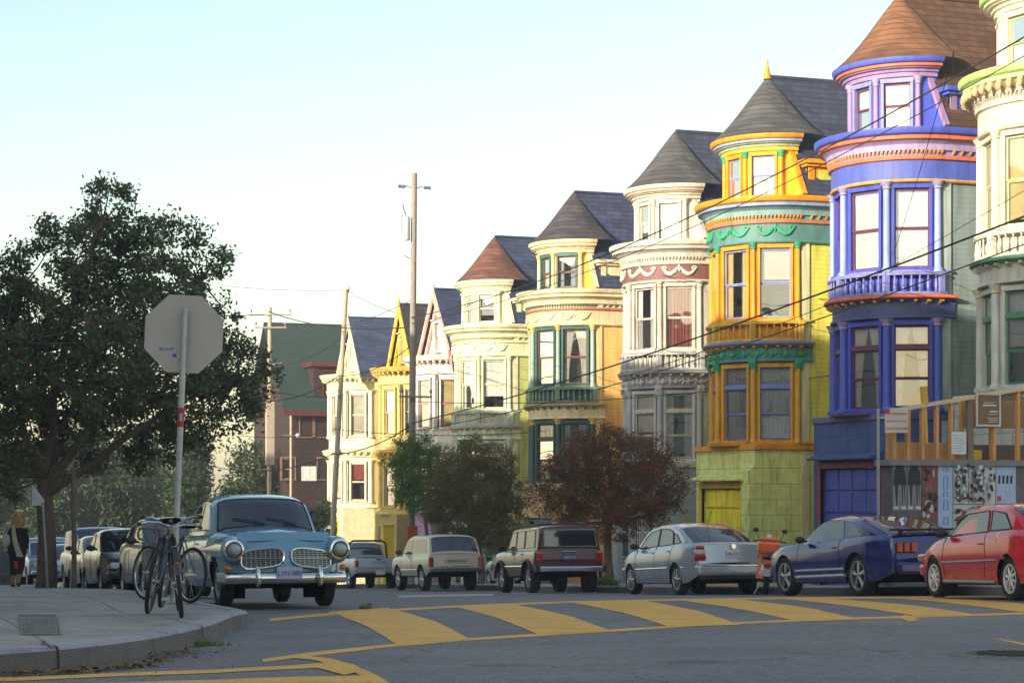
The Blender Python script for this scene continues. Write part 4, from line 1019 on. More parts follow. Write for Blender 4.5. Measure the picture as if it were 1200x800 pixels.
    def wheel_set(s, style='alloy', n=5, w=.2, track=None, hub=None, rim=.64):
        xf, xr, r = s.wheels; ty = (track or s.Wd) - w / 2 - .03
        for x in (xf, xr):
            for sg in (-1, 1):
                y = sg * ty; rr = r * rim; o = sg
                T = MB().lathe([(rr, -w * .42), (rr + .02, -w * .5), (r - .03, -w * .5), (r, -w * .36), (r + .001, -w * .1), (r + .001, w * .1), (r, w * .36), (r - .03, w * .5), (rr + .02, w * .5), (rr, w * .42)], (0, 0, 0), 'y', 32)
                T2 = MB()
                for v in T.v: T2.v.append(Vector((x + v.x, y + v.y, r + v.z)))
                T2.f = T.f
                tyre = T2.build('wheel', M_tyre, s.root, smooth=True)
                yo = y + sg * w * .36; mb = MB()
                def ax(rad, dep): return rad, dep
                prof = [(rr + .005, -sg * w * .3), (rr + .005, sg * w * .10), (rr - .02, sg * w * .10), (rr - .03, -sg * .02), (rr - .03, -sg * w * .3)]
                mb.lathe(prof, (x, yo, r), 'y', 28)
                mb.lathe([(0, sg * .012), (r * .14, sg * .012), (r * .17, -sg * .02)], (x, yo, r), 'y', 16)
                if style == 'alloy':
                    for k in range(n):
                        a = 2 * pi * k / n + .3
                        for da in ((-.11, .11) if n <= 6 else (0,)):
                            mb.tube([(x + r * .1 * cos(a), yo - sg * .005, r + r * .1 * sin(a)), (x + (rr - .02) * cos(a + da), yo - sg * .012, r + (rr - .02) * sin(a + da))], [.026, .018], 6)
                else:
                    mb.lathe([(0, sg * .03), (rr * .45, sg * .022), (rr * .62, -sg * .005), (rr * .8, sg * .008), (rr - .02, -sg * .02)], (x, yo, r), 'y', 28)
                mb.build('rim', hub or M_alloy, tyre, smooth=True)
                MB().lathe([(0, 0), (rr - .02, 0)], (x, yo - sg * .05, r), 'y', 24).build('brake_disc', M_black, tyre)
    def box(s, nm, m, c, d, mirror=False, bevel=.015, label=None):
        for sg in ((1, -1) if mirror else (1,)):
            o = MB().cbox((c[0], c[1] * sg, c[2]), d).build(nm, m, s.root, bevel=min(bevel, min(d) * .45))
            if label: o['label'] = label
        return o
    def strip(s, nm, m, pts, r=.012, off=.002, both=True, cabin=False):
        for sg in ((1, -1) if both else (1,)):
            q = []
            for (x0, z0), (x1, z1) in zip(pts, pts[1:]):
                for t in fr(0, 1, 5)[:-1]:
                    x = x0 + (x1 - x0) * t; z = z0 + (z1 - z0) * t
                    y = (s.cy(x, z) if cabin else s.hw(x, z)) + off; q.append((s.cx if cabin else s.bx)(x, sg * y, z))
            x, z = pts[-1]; y = (s.cy(x, z) if cabin else s.hw(x, z)) + off; q.append((s.cx if cabin else s.bx)(x, sg * y, z))
            MB().tube(q, r, 6).build(nm, m, s.root, smooth=True)
    def seams(s, lines): 
        for pts in lines:
            for sg in (1, -1):
                q = []; mb = MB()
                for (x0, z0), (x1, z1) in zip(pts, pts[1:]):
                    for t in fr(0, 1, 6): x = x0 + (x1 - x0) * t; z = z0 + (z1 - z0) * t; q.append(s.bx(x, sg * (s.hw(x, z) - .001), z))
                mb.tube(q, .007, 4).build('panel_gap', M_black, s.root)
    def mirrors(s, x, z, m, y=None):
        y = y or s.Wd + .05
        for sg in (1, -1):
            o = MB().ball((x, sg * y, z), (.06, .10, .065), 12, 8).tube([(x, sg * (y - .14), z - .03), (x, sg * y, z)], .02, 6).build('mirror', m, s.root, smooth=True)
    def handles(s, pts, m):
        for x, z in pts:
            for sg in (1, -1):
                y = s.hw(x, z) + .012; MB().cbox((x, sg * y, z), (.14, .03, .025)).build('door_handle', m, s.root, bevel=.008)
    def plate(s, x, z, rear=True, txt=None, tilt=0, col=None, tc=(.05, .08, .3), w=.31):
        g = MB().cbox((x, 0, z), (.02, w, .15)).build('license_plate', col or M_plate, s.root, bevel=.004)
        if txt: text_mesh(txt, .085, mat('plate_ink', tc, .6), g, Vector((x + (-.012 if rear else .012), 0, z - .005)), RearRot if rear else FrontRot, .003)
    def put(s, x, y, heading, slope=True, dz=0):
        h = RAD(heading); sl = (G(x, y + 2) - G(x, y - 2)) / 4 * sin(h)
        s.root.location = (x, y, G(x, y) + .012 + dz); s.root.rotation_euler = (0, -math.atan(sl), h)
        return s.root
PINK = [(0, .93), (.3, 1)]
# ---------------------------------------------------------------- round light-blue saloon
def amazon():
    c = paint((.17, .36, .52), .2)
    a = Car('rounded vintage light blue saloon with split oval grille, facing us at the corner', 'car', 4.36, .80,
            [(-2.18, .60), (-2.1, .84), (-1.7, .94), (-1.0, .99), (.4, 1.0), (.85, .985), (1.3, .95), (1.7, .90), (1.95, .83), (2.05, .74), (2.1, .60), (2.12, .46)],
            [(-1.75, .93), (-1.35, 1.22), (-.9, 1.40), (-.4, 1.465), (0, 1.475), (.35, 1.44), (.55, 1.37), (.92, .985)], (1.32, -1.28, .325), c,
            sill=.27, plan=[(-2.18, .72), (-1.9, .88), (-1.2, 1), (1.2, 1), (1.7, .97), (2.0, .90), (2.12, .80)], wc=.74, tumble=.30, bow=.20, cbow=.16, crown=.06, arch=1.16,
            bot=[(-2.18, .42), (-1.8, .30), (-1.6, .27), (1.7, .27), (1.85, .32), (2.12, .40)], sec=[(0, .93), (.3, .985), (.6, 1), (.8, .98), (.93, .92), (1, .84)], crr=.07,
            cplan=[(-1.75, .86), (-1.2, .96), (0, 1), (.5, .99), (.92, .97)], nose=.13)
    r = a.root
    # front wings with their lamp nacelles, running back into the doors
    for sg in (1, -1):
        rows = []
        for q in fr(0, 1, 22):
            x = 2.10 - q * 1.75; rad = .165 * (1 - .10 * q) * (math.sqrt(max(0, min(1, q * 14 + .55)))); y = sg * (.685 - .01 * q)
            zc = .74 + .035 * q; k = 1 - sst(.35, 1, q) * .75
            rows.append([(x, y + sg * rad * .86 * cos(t) * (1 if sg * cos(t) > -2 else 1), zc + rad * 1.06 * sin(t) * (k if sin(t) > 0 else 1)) for t in fr(0, 2 * pi, 24)])
        mb = MB().grid(rows); mb.build('front_wing', c, r, smooth=True, auto=60)
        y = sg * .685
        hl = MB().lathe([(0, .075), (.05, .07), (.085, .05), (.106, .0)], (2.10, y, .745), 'x', 28).build('headlight', mat('lamp_glass', (.34, .37, .40), .12, metal=.75, coat=1, bump=.6, bscale=70), r, smooth=True)
        MB().lathe([(.106, .035), (.128, .03), (.136, .0), (.134, -.03), (.11, -.03)], (2.105, y, .745), 'x', 28).build('chrome_ring', M_chrome, hl, smooth=True)
        MB().lathe([(0, .0), (.045, .0)], (2.15, y, .745), 'x', 16).build('bulb', mat('reflector', (.7, .75, .8), .1, metal=1), hl, smooth=True)
        t = MB().ball((2.04, sg * .745, .515), (.05, .05, .04), 14, 8).build('turn_signal', M_amber, r, smooth=True)
    # nose panel between the wings
    rows = []
    for z in fr(.40, .97, 14):
        q = (z - .40) / .57
        rows.append([(2.13 - .18 * q ** 3.0 - .10 * (y / .6) ** 2 - (.015 * (1 - q)), y, z) for y in fr(-.60, .60, 24)])
    MB().grid(rows).build('nose_panel', c, r, smooth=True)
    # raised bonnet
    rows = []
    for x in fr(.86, 2.0, 18):
        q = (x - .86) / 1.14; w = .48 - .06 * q; zt = pch(a.top, x)
        rows.append([(x - (.07 * (y / w) ** 2 if q > .6 else .02), y, zt + .06 * (1 - (abs(y) / a.hw(x, zt)) ** 2.2) + .035 * (1 - (abs(y) / w) ** 4) * sst(0, .08, q) * sst(1.0, .9, q) + .02 * math.exp(-(y / .09) ** 2) * q - .004) for y in [w * f for f in fr(-1, 1, 24)]])
    MB().grid(rows).build('bonnet', c, r, smooth=True)
    MB().tube([(2.02, y, .865 - .03 * abs(y)) for y in fr(-.5, .5, 12)], .006, 5).build('panel_gap', M_black, r)
    # split grille
    for sg in (1, -1):
        def oval(k, s=1.0):
            t = 2 * pi * k / 36; cx, rx, rz = .315, .265 * s, .118 * s
            y = cx + rx * math.copysign(abs(cos(t)) ** .62, cos(t)); z = .635 + rz * math.copysign(abs(sin(t)) ** .62, sin(t)) + .02 * (-(y - cx)) / .2
            return Vector((2.142 - .10 * (y / .6) ** 2 - .18 * ((z - .40) / .57) ** 3, sg * y, z))
        ol = [oval(k) for k in range(37)]
        back = MB().add([p + Vector((.004, 0, 0)) for p in ol[:-1]], [tuple(range(36))]).build('grille', M_black, r)
        MB().tube([p + Vector((.012, 0, 0)) for p in ol], .013, 6).build('grille_surround', M_chrome, back, smooth=True)
        bars = MB()
        def inside(y, z): return (abs(abs(y) - .315) / .255) ** 3.2 + (abs(z - .635 + .02 * (abs(y) - .315) / .2) / .11) ** 3.2 < 1
        def pt(y, z): return Vector((2.156 - .10 * (y / .6) ** 2 - .18 * ((z - .40) / .57) ** 3, y, z))
        for z in [.635 + .0235 * k for k in range(-4, 5)]:
            ys = [y for y in fr(.05, .58, 70) if inside(y, z)]
            if ys: bars.tube([pt(sg * ys[0], z), pt(sg * (ys[0] + ys[-1]) / 2, z), pt(sg * ys[-1], z)], .011 if abs(z - .635) < .001 else .0052, 5)
        for y in [.10 + .06 * k for k in range(9)]:
            zs = [z for z in fr(.5, .75, 60) if inside(y, z)]
            if zs: bars.tube([pt(sg * y, zs[0]), pt(sg * y, zs[-1])], .005 if y not in (.225, .345) else .008, 5)
        bars.build('grille_bars', mat('grille_alloy', (.46, .44, .38), .3, metal=.9), back, smooth=True)
    # bumper with overriders
    bp = [(2.20 - .20 * (abs(y) / .84) ** 2.6 - (.25 if abs(y) > .83 else 0), y, .385) for y in fr(-.84, .84, 28)]
    rows = []
    for x, y, z in bp: rows.append([(x - .05, y, z + .075), (x, y, z + .062), (x + .022, y, z + .035), (x + .028, y, z), (x + .018, y, z - .04), (x - .005, y, z - .062), (x - .05, y, z - .07)])
    b = MB().grid(rows).build('bumper', M_chrome, r, smooth=True)
    for sg in (1, -1):
        MB().tube([(2.19, sg * .40, .29), (2.235, sg * .40, .32), (2.25, sg * .40, .39), (2.235, sg * .40, .475), (2.20, sg * .40, .53)], [.02, .036, .04, .034, .018], 10).build('overrider', M_chrome, b, smooth=True)
    a.plate(2.24, .45, rear=False, txt='LYN 080', col=mat('plate_blue_white', (.42, .44, .62), .5), w=.33)
    MB().cbox((1.95, 0, .34), (.1, 1.0, .1)).build('valance', M_under, r, bevel=.02)
    a.glass_ends(wind=(.50, .885), rear=(-1.62, -1.2), fy=.93, frame=M_black)
    a.side_windows([[(-.15, 1.02), (.62, 1.02), (.38, 1.30), (.2, 1.36), (-.12, 1.38)], [(-1.05, 1.02), (-.22, 1.02), (-.2, 1.38), (-.6, 1.36), (-.9, 1.22)]], frame=M_chrome)
    # wipers, mirror, seats seen through the screen
    def scr(x, y): return a.cx(x, y, a.cz(x, abs(y) / a.cy(x, pch(a.cab, x)))) + Vector((.022, 0, .022))
    for y0, y1 in ((.42, .0), (-.02, -.44)):
        MB().tube([scr(.89, y0), scr(.86, (y0 + y1) / 2 + .04)], .010, 5).tube([scr(.87, y0 - .02), scr(.83, (y0 + y1) / 2), scr(.80, y1)], .008, 5).build('wiper', M_black, r, smooth=True)
    for sg in (1, -1): MB().box((-.25, sg * .36 - .22, .9), (-.1, sg * .36 + .22, 1.22)).build('seat', M_seat, r, bevel=.06)
    MB().lathe([(.0, 0), (.022, 0), (.022, .01)], (.95, .83, 1.04), 'x', 14).tube([(.95, .76, 1.0), (.95, .84, 1.07)], .009, 5).build('mirror', M_chrome, r, smooth=True)
    a.strip('side_trim', M_chrome, [(1.9, .70), (1.0, .74), (-1.7, .72)], .010)
    a.seams([[(.78, .34), (.80, .6), (.78, .97)], [(-.18, .34), (-.18, .97)]])
    a.handles([(.0, .84)], M_chrome)
    a.wheel_set('disc', w=.17, track=.78, hub=mat('painted_hubcap', (.30, .36, .40), .3, metal=.4), rim=.62)
    for sg in (1, -1): MB().box((1.25, sg * .5 - .1, .12), (1.4, sg * .5 + .1, .3)).build('suspension', M_under, r)
    a.put(5.42, 26.6, -90)
amazon()
# the cabin hulls of cars with clear glass are opened up behind the panes
# ---------------------------------------------------------------- row along the far kerb
def sedan_rear(c): pass
def mustang():
    c = paint((.004, .008, .15), .2)
    a = Car('dark blue sports coupe with black rear spoiler and white side stripes', 'car', 4.76, .94,
            [(-2.38, .60), (-2.36, .92), (-2.25, 1.00), (-1.6, 1.01), (-.9, .98), (0, .93), (1.0, .93), (1.9, .86), (2.25, .78), (2.38, .60)],
            [(-2.0, 1.0), (-1.35, 1.20), (-.75, 1.35), (-.25, 1.385), (.15, 1.36), (.45, 1.28), (1.15, .93)], (1.45, -1.27, .35), c, sill=.24, wc=.82, tumble=.35, arch=1.14, bow=.12)
    a.glass_ends(wind=(.5, 1.1), rear=(-1.95, -.95), fy=.88)
    a.side_windows([[(-.62, 1.0), (.75, .97), (.42, 1.2), (.2, 1.28), (-.5, 1.30)], [(-1.25, 1.03), (-.74, 1.01), (-.70, 1.26), (-.95, 1.2)]])
    a.box('spoiler', M_black, (-2.22, 0, 1.10), (.26, 1.5, .035)); a.box('spoiler_post', M_black, (-2.22, .6, 1.06), (.1, .05, .1), True)
    for sg in (1, -1):
        for k in range(3): a.box('tail_light', M_red, (-2.36 + .015 * k, sg * (.44 + .125 * k), .80), (.06, .115, .17))
    a.box('license_plate', M_plate, (-2.385, 0, .66), (.02, .31, .15)); a.box('bumper', c, (-2.33, 0, .46), (.16, 1.5, .22), bevel=.06)
    a.strip('side_stripe', mat('white_stripe', (.55, .56, .6), .4), [(-.85, .47), (.95, .45)], .022, .0)
    a.strip('side_stripe', mat('white_stripe', (.55, .56, .6), .4), [(-.85, .36), (.95, .34)], .034, -.012)
    a.seams([[(.82, .34), (.88, .6), (.86, .92)], [(-.62, .36), (-.70, .6), (-.64, .97)], [(-2.36, .62), (-2.0, .64), (-1.7, .66)]])
    a.handles([(-.5, .84)], c); a.mirrors(.62, 1.0, M_black, 1.0)
    a.wheel_set('alloy', 5, w=.24, rim=.72); a.put(17.35, 30.95, 90)
def passat():
    c = paint((.44, .46, .52), .25, .3)
    a = Car('silver four door saloon with red and white tail lamps, left of the orange moped', 'car', 4.70, .875,
            [(-2.35, .62), (-2.33, .95), (-2.22, 1.03), (-1.8, 1.05), (-.9, 1.02), (.3, .96), (1.2, .93), (1.9, .80), (2.25, .70), (2.35, .5)],
            [(-1.95, 1.03), (-1.5, 1.22), (-1.0, 1.40), (-.45, 1.465), (.1, 1.465), (.5, 1.41), (.85, 1.25), (1.42, .92)], (1.38, -1.32, .315), c, sill=.24, wc=.80, tumble=.30, arch=1.15)
    a.glass_ends(wind=(.62, 1.36), rear=(-1.9, -1.12), fy=.9)
    a.side_windows([[(-.12, 1.02), (1.0, .98), (.72, 1.18), (.42, 1.32), (-.10, 1.38)], [(-.98, 1.04), (-.18, 1.02), (-.16, 1.38), (-.65, 1.36), (-.85, 1.30)], [(-1.42, 1.07), (-1.04, 1.05), (-.92, 1.28), (-1.1, 1.24)]], frame=M_black)
    for sg in (1, -1):
        a.box('tail_light', M_red, (-2.24, sg * .69, .75), (.12, .24, .12), bevel=.03); a.box('tail_light', mat('frosted_lens', (.6, .45, .45), .2, coat=1), (-2.235, sg * .69, .86), (.11, .22, .11), bevel=.03); a.box('tail_light', M_red, (-2.22, sg * .68, .95), (.1, .18, .08), bevel=.03)
    a.box('bumper', c, (-2.30, 0, .50), (.2, 1.62, .24), bevel=.07); a.box('bumper_strip', M_chrome, (-2.395, 0, .585), (.02, 1.4, .03))
    a.box('valance', M_black, (-2.3, 0, .36), (.12, 1.4, .1)); a.plate(-2.355, .82, True, '4SKL312', tc=(.1, .1, .2))
    MB().lathe([(0, 0), (.05, 0), (.055, .012)], (-2.37, 0, .97), 'x', 18).build('badge', M_chrome, a.root, smooth=True)
    MB().tube([(-1.0, 0, 1.46), (-1.25, 0, 1.72)], .006, 5).build('antenna', M_black, a.root)
    a.strip('side_trim', M_chrome, [(-1.85, .56), (-1.72, .56)], .014); a.strip('side_trim', M_chrome, [(-.9, .56), (.95, .54)], .014)
    a.seams([[(-.15, .32), (-.15, 1.0)], [(.95, .32), (1.0, .6), (.98, .95)], [(-1.0, .5), (-.98, .7), (-1.15, 1.02)]])
    a.handles([(-.02, .88), (-.95, .9)], c); a.mirrors(.92, 1.03, M_black, .92)
    a.wheel_set('alloy', 7, w=.2, rim=.7); a.put(17.25, 38.4, 88)
def cherokee():
    c = paint((.10, .014, .010), .28)
    a = Car('dark maroon square 4x4 with silver rear bumper, under the red flowering tree', 'car', 4.1, .87,
            [(-2.05, .80), (-2.04, 1.03), (-2.0, 1.06), (.9, 1.04), (1.9, 1.0), (2.0, .92), (2.05, .6)],
            [(-2.02, 1.45), (-1.98, 1.58), (-1.7, 1.615), (0, 1.62), (.3, 1.60), (.45, 1.55), (.95, 1.04)], (1.28, -1.28, .36), c, sill=.40, wc=.82, tumble=.16, bow=.03, cbow=.04, crown=.015, arch=1.2,
            plan=[(-2.05, .97), (-1.9, 1), (1.9, .98), (2.05, .93)], cplan=[(-2.02, .97), (-1.7, 1), (.4, .99), (.95, .97)], bot=[(-2.05, .52), (-1.7, .42), (1.7, .42), (2.05, .5)], zbelt=1.02)
    a.glass_ends(wind=(.48, .90), fy=.9)
    a.side_windows([[(-.06, 1.10), (.72, 1.10), (.44, 1.48), (-.04, 1.52)], [(-.86, 1.10), (-.14, 1.10), (-.12, 1.52), (-.82, 1.52)], [(-1.82, 1.10), (-.98, 1.10), (-.94, 1.52), (-1.78, 1.52)]], frame=mat('pale_trim', (.35, .33, .3), .4, metal=.5))
    g = MB().add([(-2.045, -.70, 1.12), (-2.045, .70, 1.12), (-2.03, .63, 1.52), (-2.03, -.63, 1.52)], [(0, 1, 2, 3)]).build('rear_window', M_cglass, a.root)
    MB().tube([(-2.05, -.70, 1.12), (-2.05, .70, 1.12), (-2.035, .63, 1.52), (-2.035, -.63, 1.52), (-2.05, -.70, 1.12)], .014, 6).build('window_frame', mat('pale_trim', (.35, .33, .3), .4, metal=.5), g)
    for sg in (1, -1):
        a.box('tail_light', M_red, (-2.05, sg * .76, .86), (.05, .15, .22)); a.box('turn_signal', M_amber, (-2.055, sg * .76, .97), (.045, .15, .06))
    a.box('bumper', M_chrome, (-2.14, 0, .58), (.16, 1.62, .13), bevel=.03); a.box('bumper_cap', M_black, (-2.12, .84, .58), (.24, .1, .15), True)
    a.plate(-2.06, .86, True, '2BKR447', col=mat('plate_dark_blue', (.06, .08, .25), .5), tc=(.7, .6, .2)); a.box('tailgate_handle', M_chrome, (-2.055, 0, 1.0), (.03, .34, .03))
    a.box('roof_rail', M_black, (-.6, .62, 1.66), (1.9, .035, .04), True); a.box('roof_bar', M_black, (-1.3, 0, 1.67), (.05, 1.2, .03)); a.box('roof_bar', M_black, (-.1, 0, 1.67), (.05, 1.2, .03))
    a.strip('side_trim', M_chrome, [(-.85, .66), (.85, .66)], .018); a.strip('side_trim', mat('pale_trim', (.35, .33, .3), .4, metal=.5), [(-1.9, 1.03), (1.0, 1.03)], .012)
    for xq in (1.28, -1.28):
        for sg in (1, -1): MB().tube([(xq + .44 * cos(t), sg * .88, .36 + .44 * sin(t)) for t in fr(0, pi, 14)], .035, 6).build('wheel_arch', M_black, a.root, smooth=True)
    a.seams([[(-.1, .45), (-.1, 1.03)], [(.8, .45), (.82, 1.03)], [(-.9, .8), (-.9, 1.03)]]); a.handles([(.0, .95), (-.8, .95)], M_black); a.mirrors(.75, 1.14, M_black, .97)
    a.wheel_set('alloy', 6, w=.24, rim=.6, hub=M_alloy); a.put(16.9, 46.4, 86)
def blazer():
    c = paint((.60, .54, .40), .35)
    a = Car('cream boxy truck with large dark rear window and lettered tailgate', 'car', 4.2, .83,
            [(-2.1, .70), (-2.09, 1.0), (-2.05, 1.04), (1.0, 1.02), (1.85, .97), (2.02, .85), (2.1, .55)],
            [(-2.06, 1.06), (-2.0, 1.2), (-1.75, 1.56), (-1.4, 1.61), (0, 1.62), (.3, 1.58), (1.0, 1.03)], (1.3, -1.25, .36), c, sill=.42, wc=.79, tumble=.20, bow=.03, cbow=.03, crown=.015, arch=1.18,
            plan=[(-2.1, .98), (-1.9, 1), (1.9, .98), (2.1, .93)], cplan=[(-2.06, .98), (-1.7, 1), (.4, .99), (1.0, .96)], bot=[(-2.1, .55), (-1.7, .44), (1.7, .44), (2.1, .5)])
    a.glass_ends(wind=(.42, .95), rear=(-2.035, -1.79), fy=.93)
    a.side_windows([[(-.25, 1.10), (.72, 1.10), (.36, 1.48), (-.2, 1.50)], [(-1.75, 1.12), (-.40, 1.10), (-.36, 1.50), (-1.5, 1.50)]])
    for sg in (1, -1): a.box('tail_light', M_red, (-2.10, sg * .745, .84), (.05, .13, .27))
    a.box('bumper', mat('dark_grey_bumper', (.10, .10, .12), .4, metal=.5), (-2.17, 0, .60), (.18, 1.6, .12), bevel=.03)
    text_mesh('CHEVROLET', .12, mat('dark_lettering', (.09, .07, .06), .6), a.root, Vector((-2.107, 0, .86)), RearRot, .004)
    a.strip('side_trim', M_chrome, [(-.8, .62), (.85, .62)], .012); a.seams([[(-.3, .5), (-.3, 1.0)], [(.85, .5), (.85, 1.0)]]); a.handles([(-.2, .93)], M_chrome); a.mirrors(.7, 1.14, M_black, .93)
    a.wheel_set('alloy', 6, w=.22, rim=.6); a.put(16.9, 56.1, 90)
def pickup():
    c = paint((.38, .42, .50), .35)
    a = Car('small silver blue pickup with open bed and black rollbar, furthest down the far kerb', 'pickup', 4.6, .82,
            [(-2.3, .70), (-2.29, .98), (-2.25, 1.0), (1.1, 1.0), (1.9, .93), (2.2, .82), (2.3, .5)],
            [(-.62, 1.02), (-.55, 1.3), (-.45, 1.50), (-.2, 1.54), (.3, 1.53), (.55, 1.48), (1.15, 1.0)], (1.45, -1.3, .33), c, sill=.38, wc=.77, tumble=.2, bow=.03, cbow=.04, crown=.0, arch=1.18, name='pickup_truck',
            plan=[(-2.3, .98), (-2.1, 1), (1.9, .98), (2.3, .9)], bot=[(-2.3, .5), (-1.8, .4), (1.8, .4), (2.3, .5)])
    a.glass_ends(wind=(.62, 1.1), rear=(-.60, -.46), fy=.88, m=M_cpane)
    a.side_windows([[(-.30, 1.08), (.85, 1.06), (.5, 1.40), (-.28, 1.43)]])
    MB().box((-2.2, -.68, 1.004), (-.66, .68, 1.012)).build('bed', M_black, a.root)
    MB().tube([(-.85, -.68, 1.0), (-.85, -.64, 1.5), (-.85, -.5, 1.6), (-.85, .5, 1.6), (-.85, .64, 1.5), (-.85, .68, 1.0)], .035, 8).build('roll_bar', M_black, a.root, smooth=True)
    for sg in (1, -1): a.box('tail_light', M_red, (-2.3, sg * .74, .82), (.05, .11, .22))
    a.box('bumper', mat('dull_steel', (.3, .3, .33), .4, metal=.7), (-2.4, 0, .56), (.16, 1.5, .12), bevel=.03); a.plate(-2.49, .52, True)
    text_mesh('TOYOTA', .15, mat('grey_lettering', (.24, .27, .34), .6), a.root, Vector((-2.308, 0, .84)), RearRot, .004)
    a.box('tailgate_handle', M_black, (-2.31, 0, .955), (.03, .16, .04)); a.seams([[(-.5, .45), (-.5, 1.0)], [(.95, .45), (.95, 1.0)]]); a.mirrors(.85, 1.12, M_black, .92)
    a.wheel_set('disc', w=.2, rim=.58); a.put(16.95, 65.0, 90)
def civic():
    c = paint((.68, .008, .03), .22)
    a = Car('bright red compact coupe with silver wheels cut off by the right edge', 'car', 4.18, .84,
            [(-2.09, .60), (-2.07, .88), (-1.95, .97), (-1.4, .98), (0, .93), (.8, .90), (1.6, .78), (1.95, .68), (2.09, .48)],
            [(-1.75, .96), (-1.2, 1.25), (-.7, 1.345), (-.1, 1.36), (.25, 1.33), (.55, 1.2), (1.25, .87)], (1.30, -1.28, .30), c, sill=.22, wc=.77, tumble=.30, arch=1.17)
    a.glass_ends(wind=(.42, 1.2), rear=(-1.7, -1.0), fy=.9)
    a.side_windows([[(-.48, .97), (.92, .92), (.55, 1.14), (.3, 1.24), (-.42, 1.27)], [(-1.25, 1.0), (-.56, .98), (-.52, 1.27), (-.95, 1.22)]], frame=M_black)
    a.strip('side_trim', mat('grey_trim', (.25, .25, .28), .4, metal=.4), [(-.95, .56), (.92, .53)], .022); a.strip('sill_trim', mat('grey_trim', (.25, .25, .28), .4, metal=.4), [(-.85, .25), (.9, .25)], .03)
    a.seams([[(.82, .32), (.9, .6), (.86, .9)], [(-.52, .32), (-.58, .6), (-.52, .95)]]); a.handles([(-.4, .80)], c); a.mirrors(.8, .96, M_black, .9)
    for sg in (1, -1): a.box('headlight', M_clear, (1.96, sg * .6, .60), (.2, .3, .12), bevel=.04); a.box('turn_signal', M_amber, (1.86, sg * .76, .60), (.16, .04, .08)); a.box('tail_light', M_red, (-2.02, sg * .62, .78), (.12, .3, .14), bevel=.03)
    a.box('bumper', c, (2.0, 0, .42), (.24, 1.42, .2), bevel=.07)
    a.wheel_set('alloy', 8, w=.19, rim=.68, hub=mat('bright_alloy', (.75, .76, .8), .35, metal=.6)); a.put(16.45, 24.8, 82.5)
mustang(); passat(); cherokee(); blazer(); pickup(); civic()
def generic(label, col, x, y, h, kind='sedan', L=4.3, front=True, tall=1.40):
    c = paint(col, .28)
    if kind == 'sedan':
        k = tall / 1.42
        a = Car(label, 'car', L, .83, [(-L / 2, .62), (-L / 2 + .03, .92), (-L / 2 + .15, .98), (-1.2, .99), (.3, .94), (1.1, .92), (L / 2 - .4, .80), (L / 2 - .08, .70), (L / 2, .48)],
                [(-1.8, .97), (-1.3, 1.22 * k), (-.8, 1.38 * k), (-.2, 1.42 * k), (.2, 1.40 * k), (.5, 1.30 * k), (1.2, .91)], (1.28, -1.28, .30), c, wc=.77, tumble=.28, arch=1.15)
        a.glass_ends(wind=(.42, 1.15), rear=(-1.72, -.95), fy=.9); a.side_windows([[(-.2, .99), (.9, .96), (.5, 1.25 * k), (-.18, 1.34 * k)], [(-1.2, 1.0), (-.28, .99), (-.26, 1.34 * k), (-.85, 1.28 * k)]], frame=M_chrome)
        zf, zh = .62, .44
    else:
        a = Car(label, 'car', L, .88, [(-L / 2, .8), (-L / 2 + .02, 1.08), (-L / 2 + .1, 1.12), (.8, 1.08), (L / 2 - .2, 1.02), (L / 2 - .05, .95), (L / 2, .6)],
                [(-L / 2 + .05, 1.5), (-L / 2 + .12, 1.68), (-1.5, 1.74), (.2, 1.75), (.45, 1.70), (.55, 1.62), (.92, 1.08)], (L / 2 - .8, -L / 2 + .85, .37), c, sill=.42, wc=.83, tumble=.13, bow=.03, cbow=.04, crown=.02, arch=1.2,
                plan=[(-L / 2, .97), (-L / 2 + .2, 1), (L / 2 - .2, .98), (L / 2, .95)], bot=[(-L / 2, .52), (-1.7, .44), (1.7, .44), (L / 2, .5)], zbelt=1.05)
        a.glass_ends(wind=(.58, .88), fy=.9, frame=M_chrome); a.side_windows([[(-.1, 1.15), (.72, 1.15), (.5, 1.6), (-.08, 1.62)], [(-1.9, 1.15), (-.2, 1.15), (-.18, 1.62), (-1.85, 1.62)]])
        zf, zh = .82, .56
    f = L / 2
    for sg in (1, -1):
        a.box('headlight', M_clear, (f - .05, sg * .58, zf), (.12, .24, .13), bevel=.03); a.box('turn_signal', M_amber, (f - .09, sg * .72, zf - .02), (.1, .07, .1))
        a.box('tail_light', M_red, (-f + .04, sg * .62, zf + .14), (.1, .26, .14), bevel=.03)
    gr = a.box('grille', M_black, (f - .01, 0, zf), (.06, .7, .12))
    MB().box((f, -.34, zf - .008), (f + .03, .34, zf + .008)).build('grille_bars', M_chrome, gr)
    a.box('bumper', M_chrome if kind == 'suv' else c, (f + .0, 0, zh), (.16, 1.55, .15), bevel=.05); a.box('bumper', M_chrome if kind == 'suv' else c, (-f, 0, zh + .06), (.16, 1.55, .16), bevel=.05)
    a.plate(f + .09, zh, False); a.plate(-f - .005, .80, True)
    a.seams([[(-.24, .4), (-.24, .94)], [(.9, .4), (.92, .88)]]); a.mirrors(.82, zf + .38, M_black, .93)
    a.wheel_set('alloy', 6, w=.2); a.put(x, y, h); return a
generic('dark green saloon mostly hidden behind the locked bicycles and the blue car', (.015, .025, .03), 5.75, 35.0, -90)
generic('black convertible shaped saloon parked in tree shade, second behind the vintage blue car', (.02, .018, .02), 5.95, 42.3, -90)
generic('pale grey saloon squeezed between black saloon and square blue van', (.16, .16, .18), 6.3, 48.4, -90)
generic('square dark blue off-roader with chrome bumper and pale windscreen frame, facing us', (.03, .045, .16), 6.9, 55.0, -90, 'suv')
generic('small light blue hatchback beside the big tree trunk', (.16, .26, .45), 6.9, 62.3, -90)
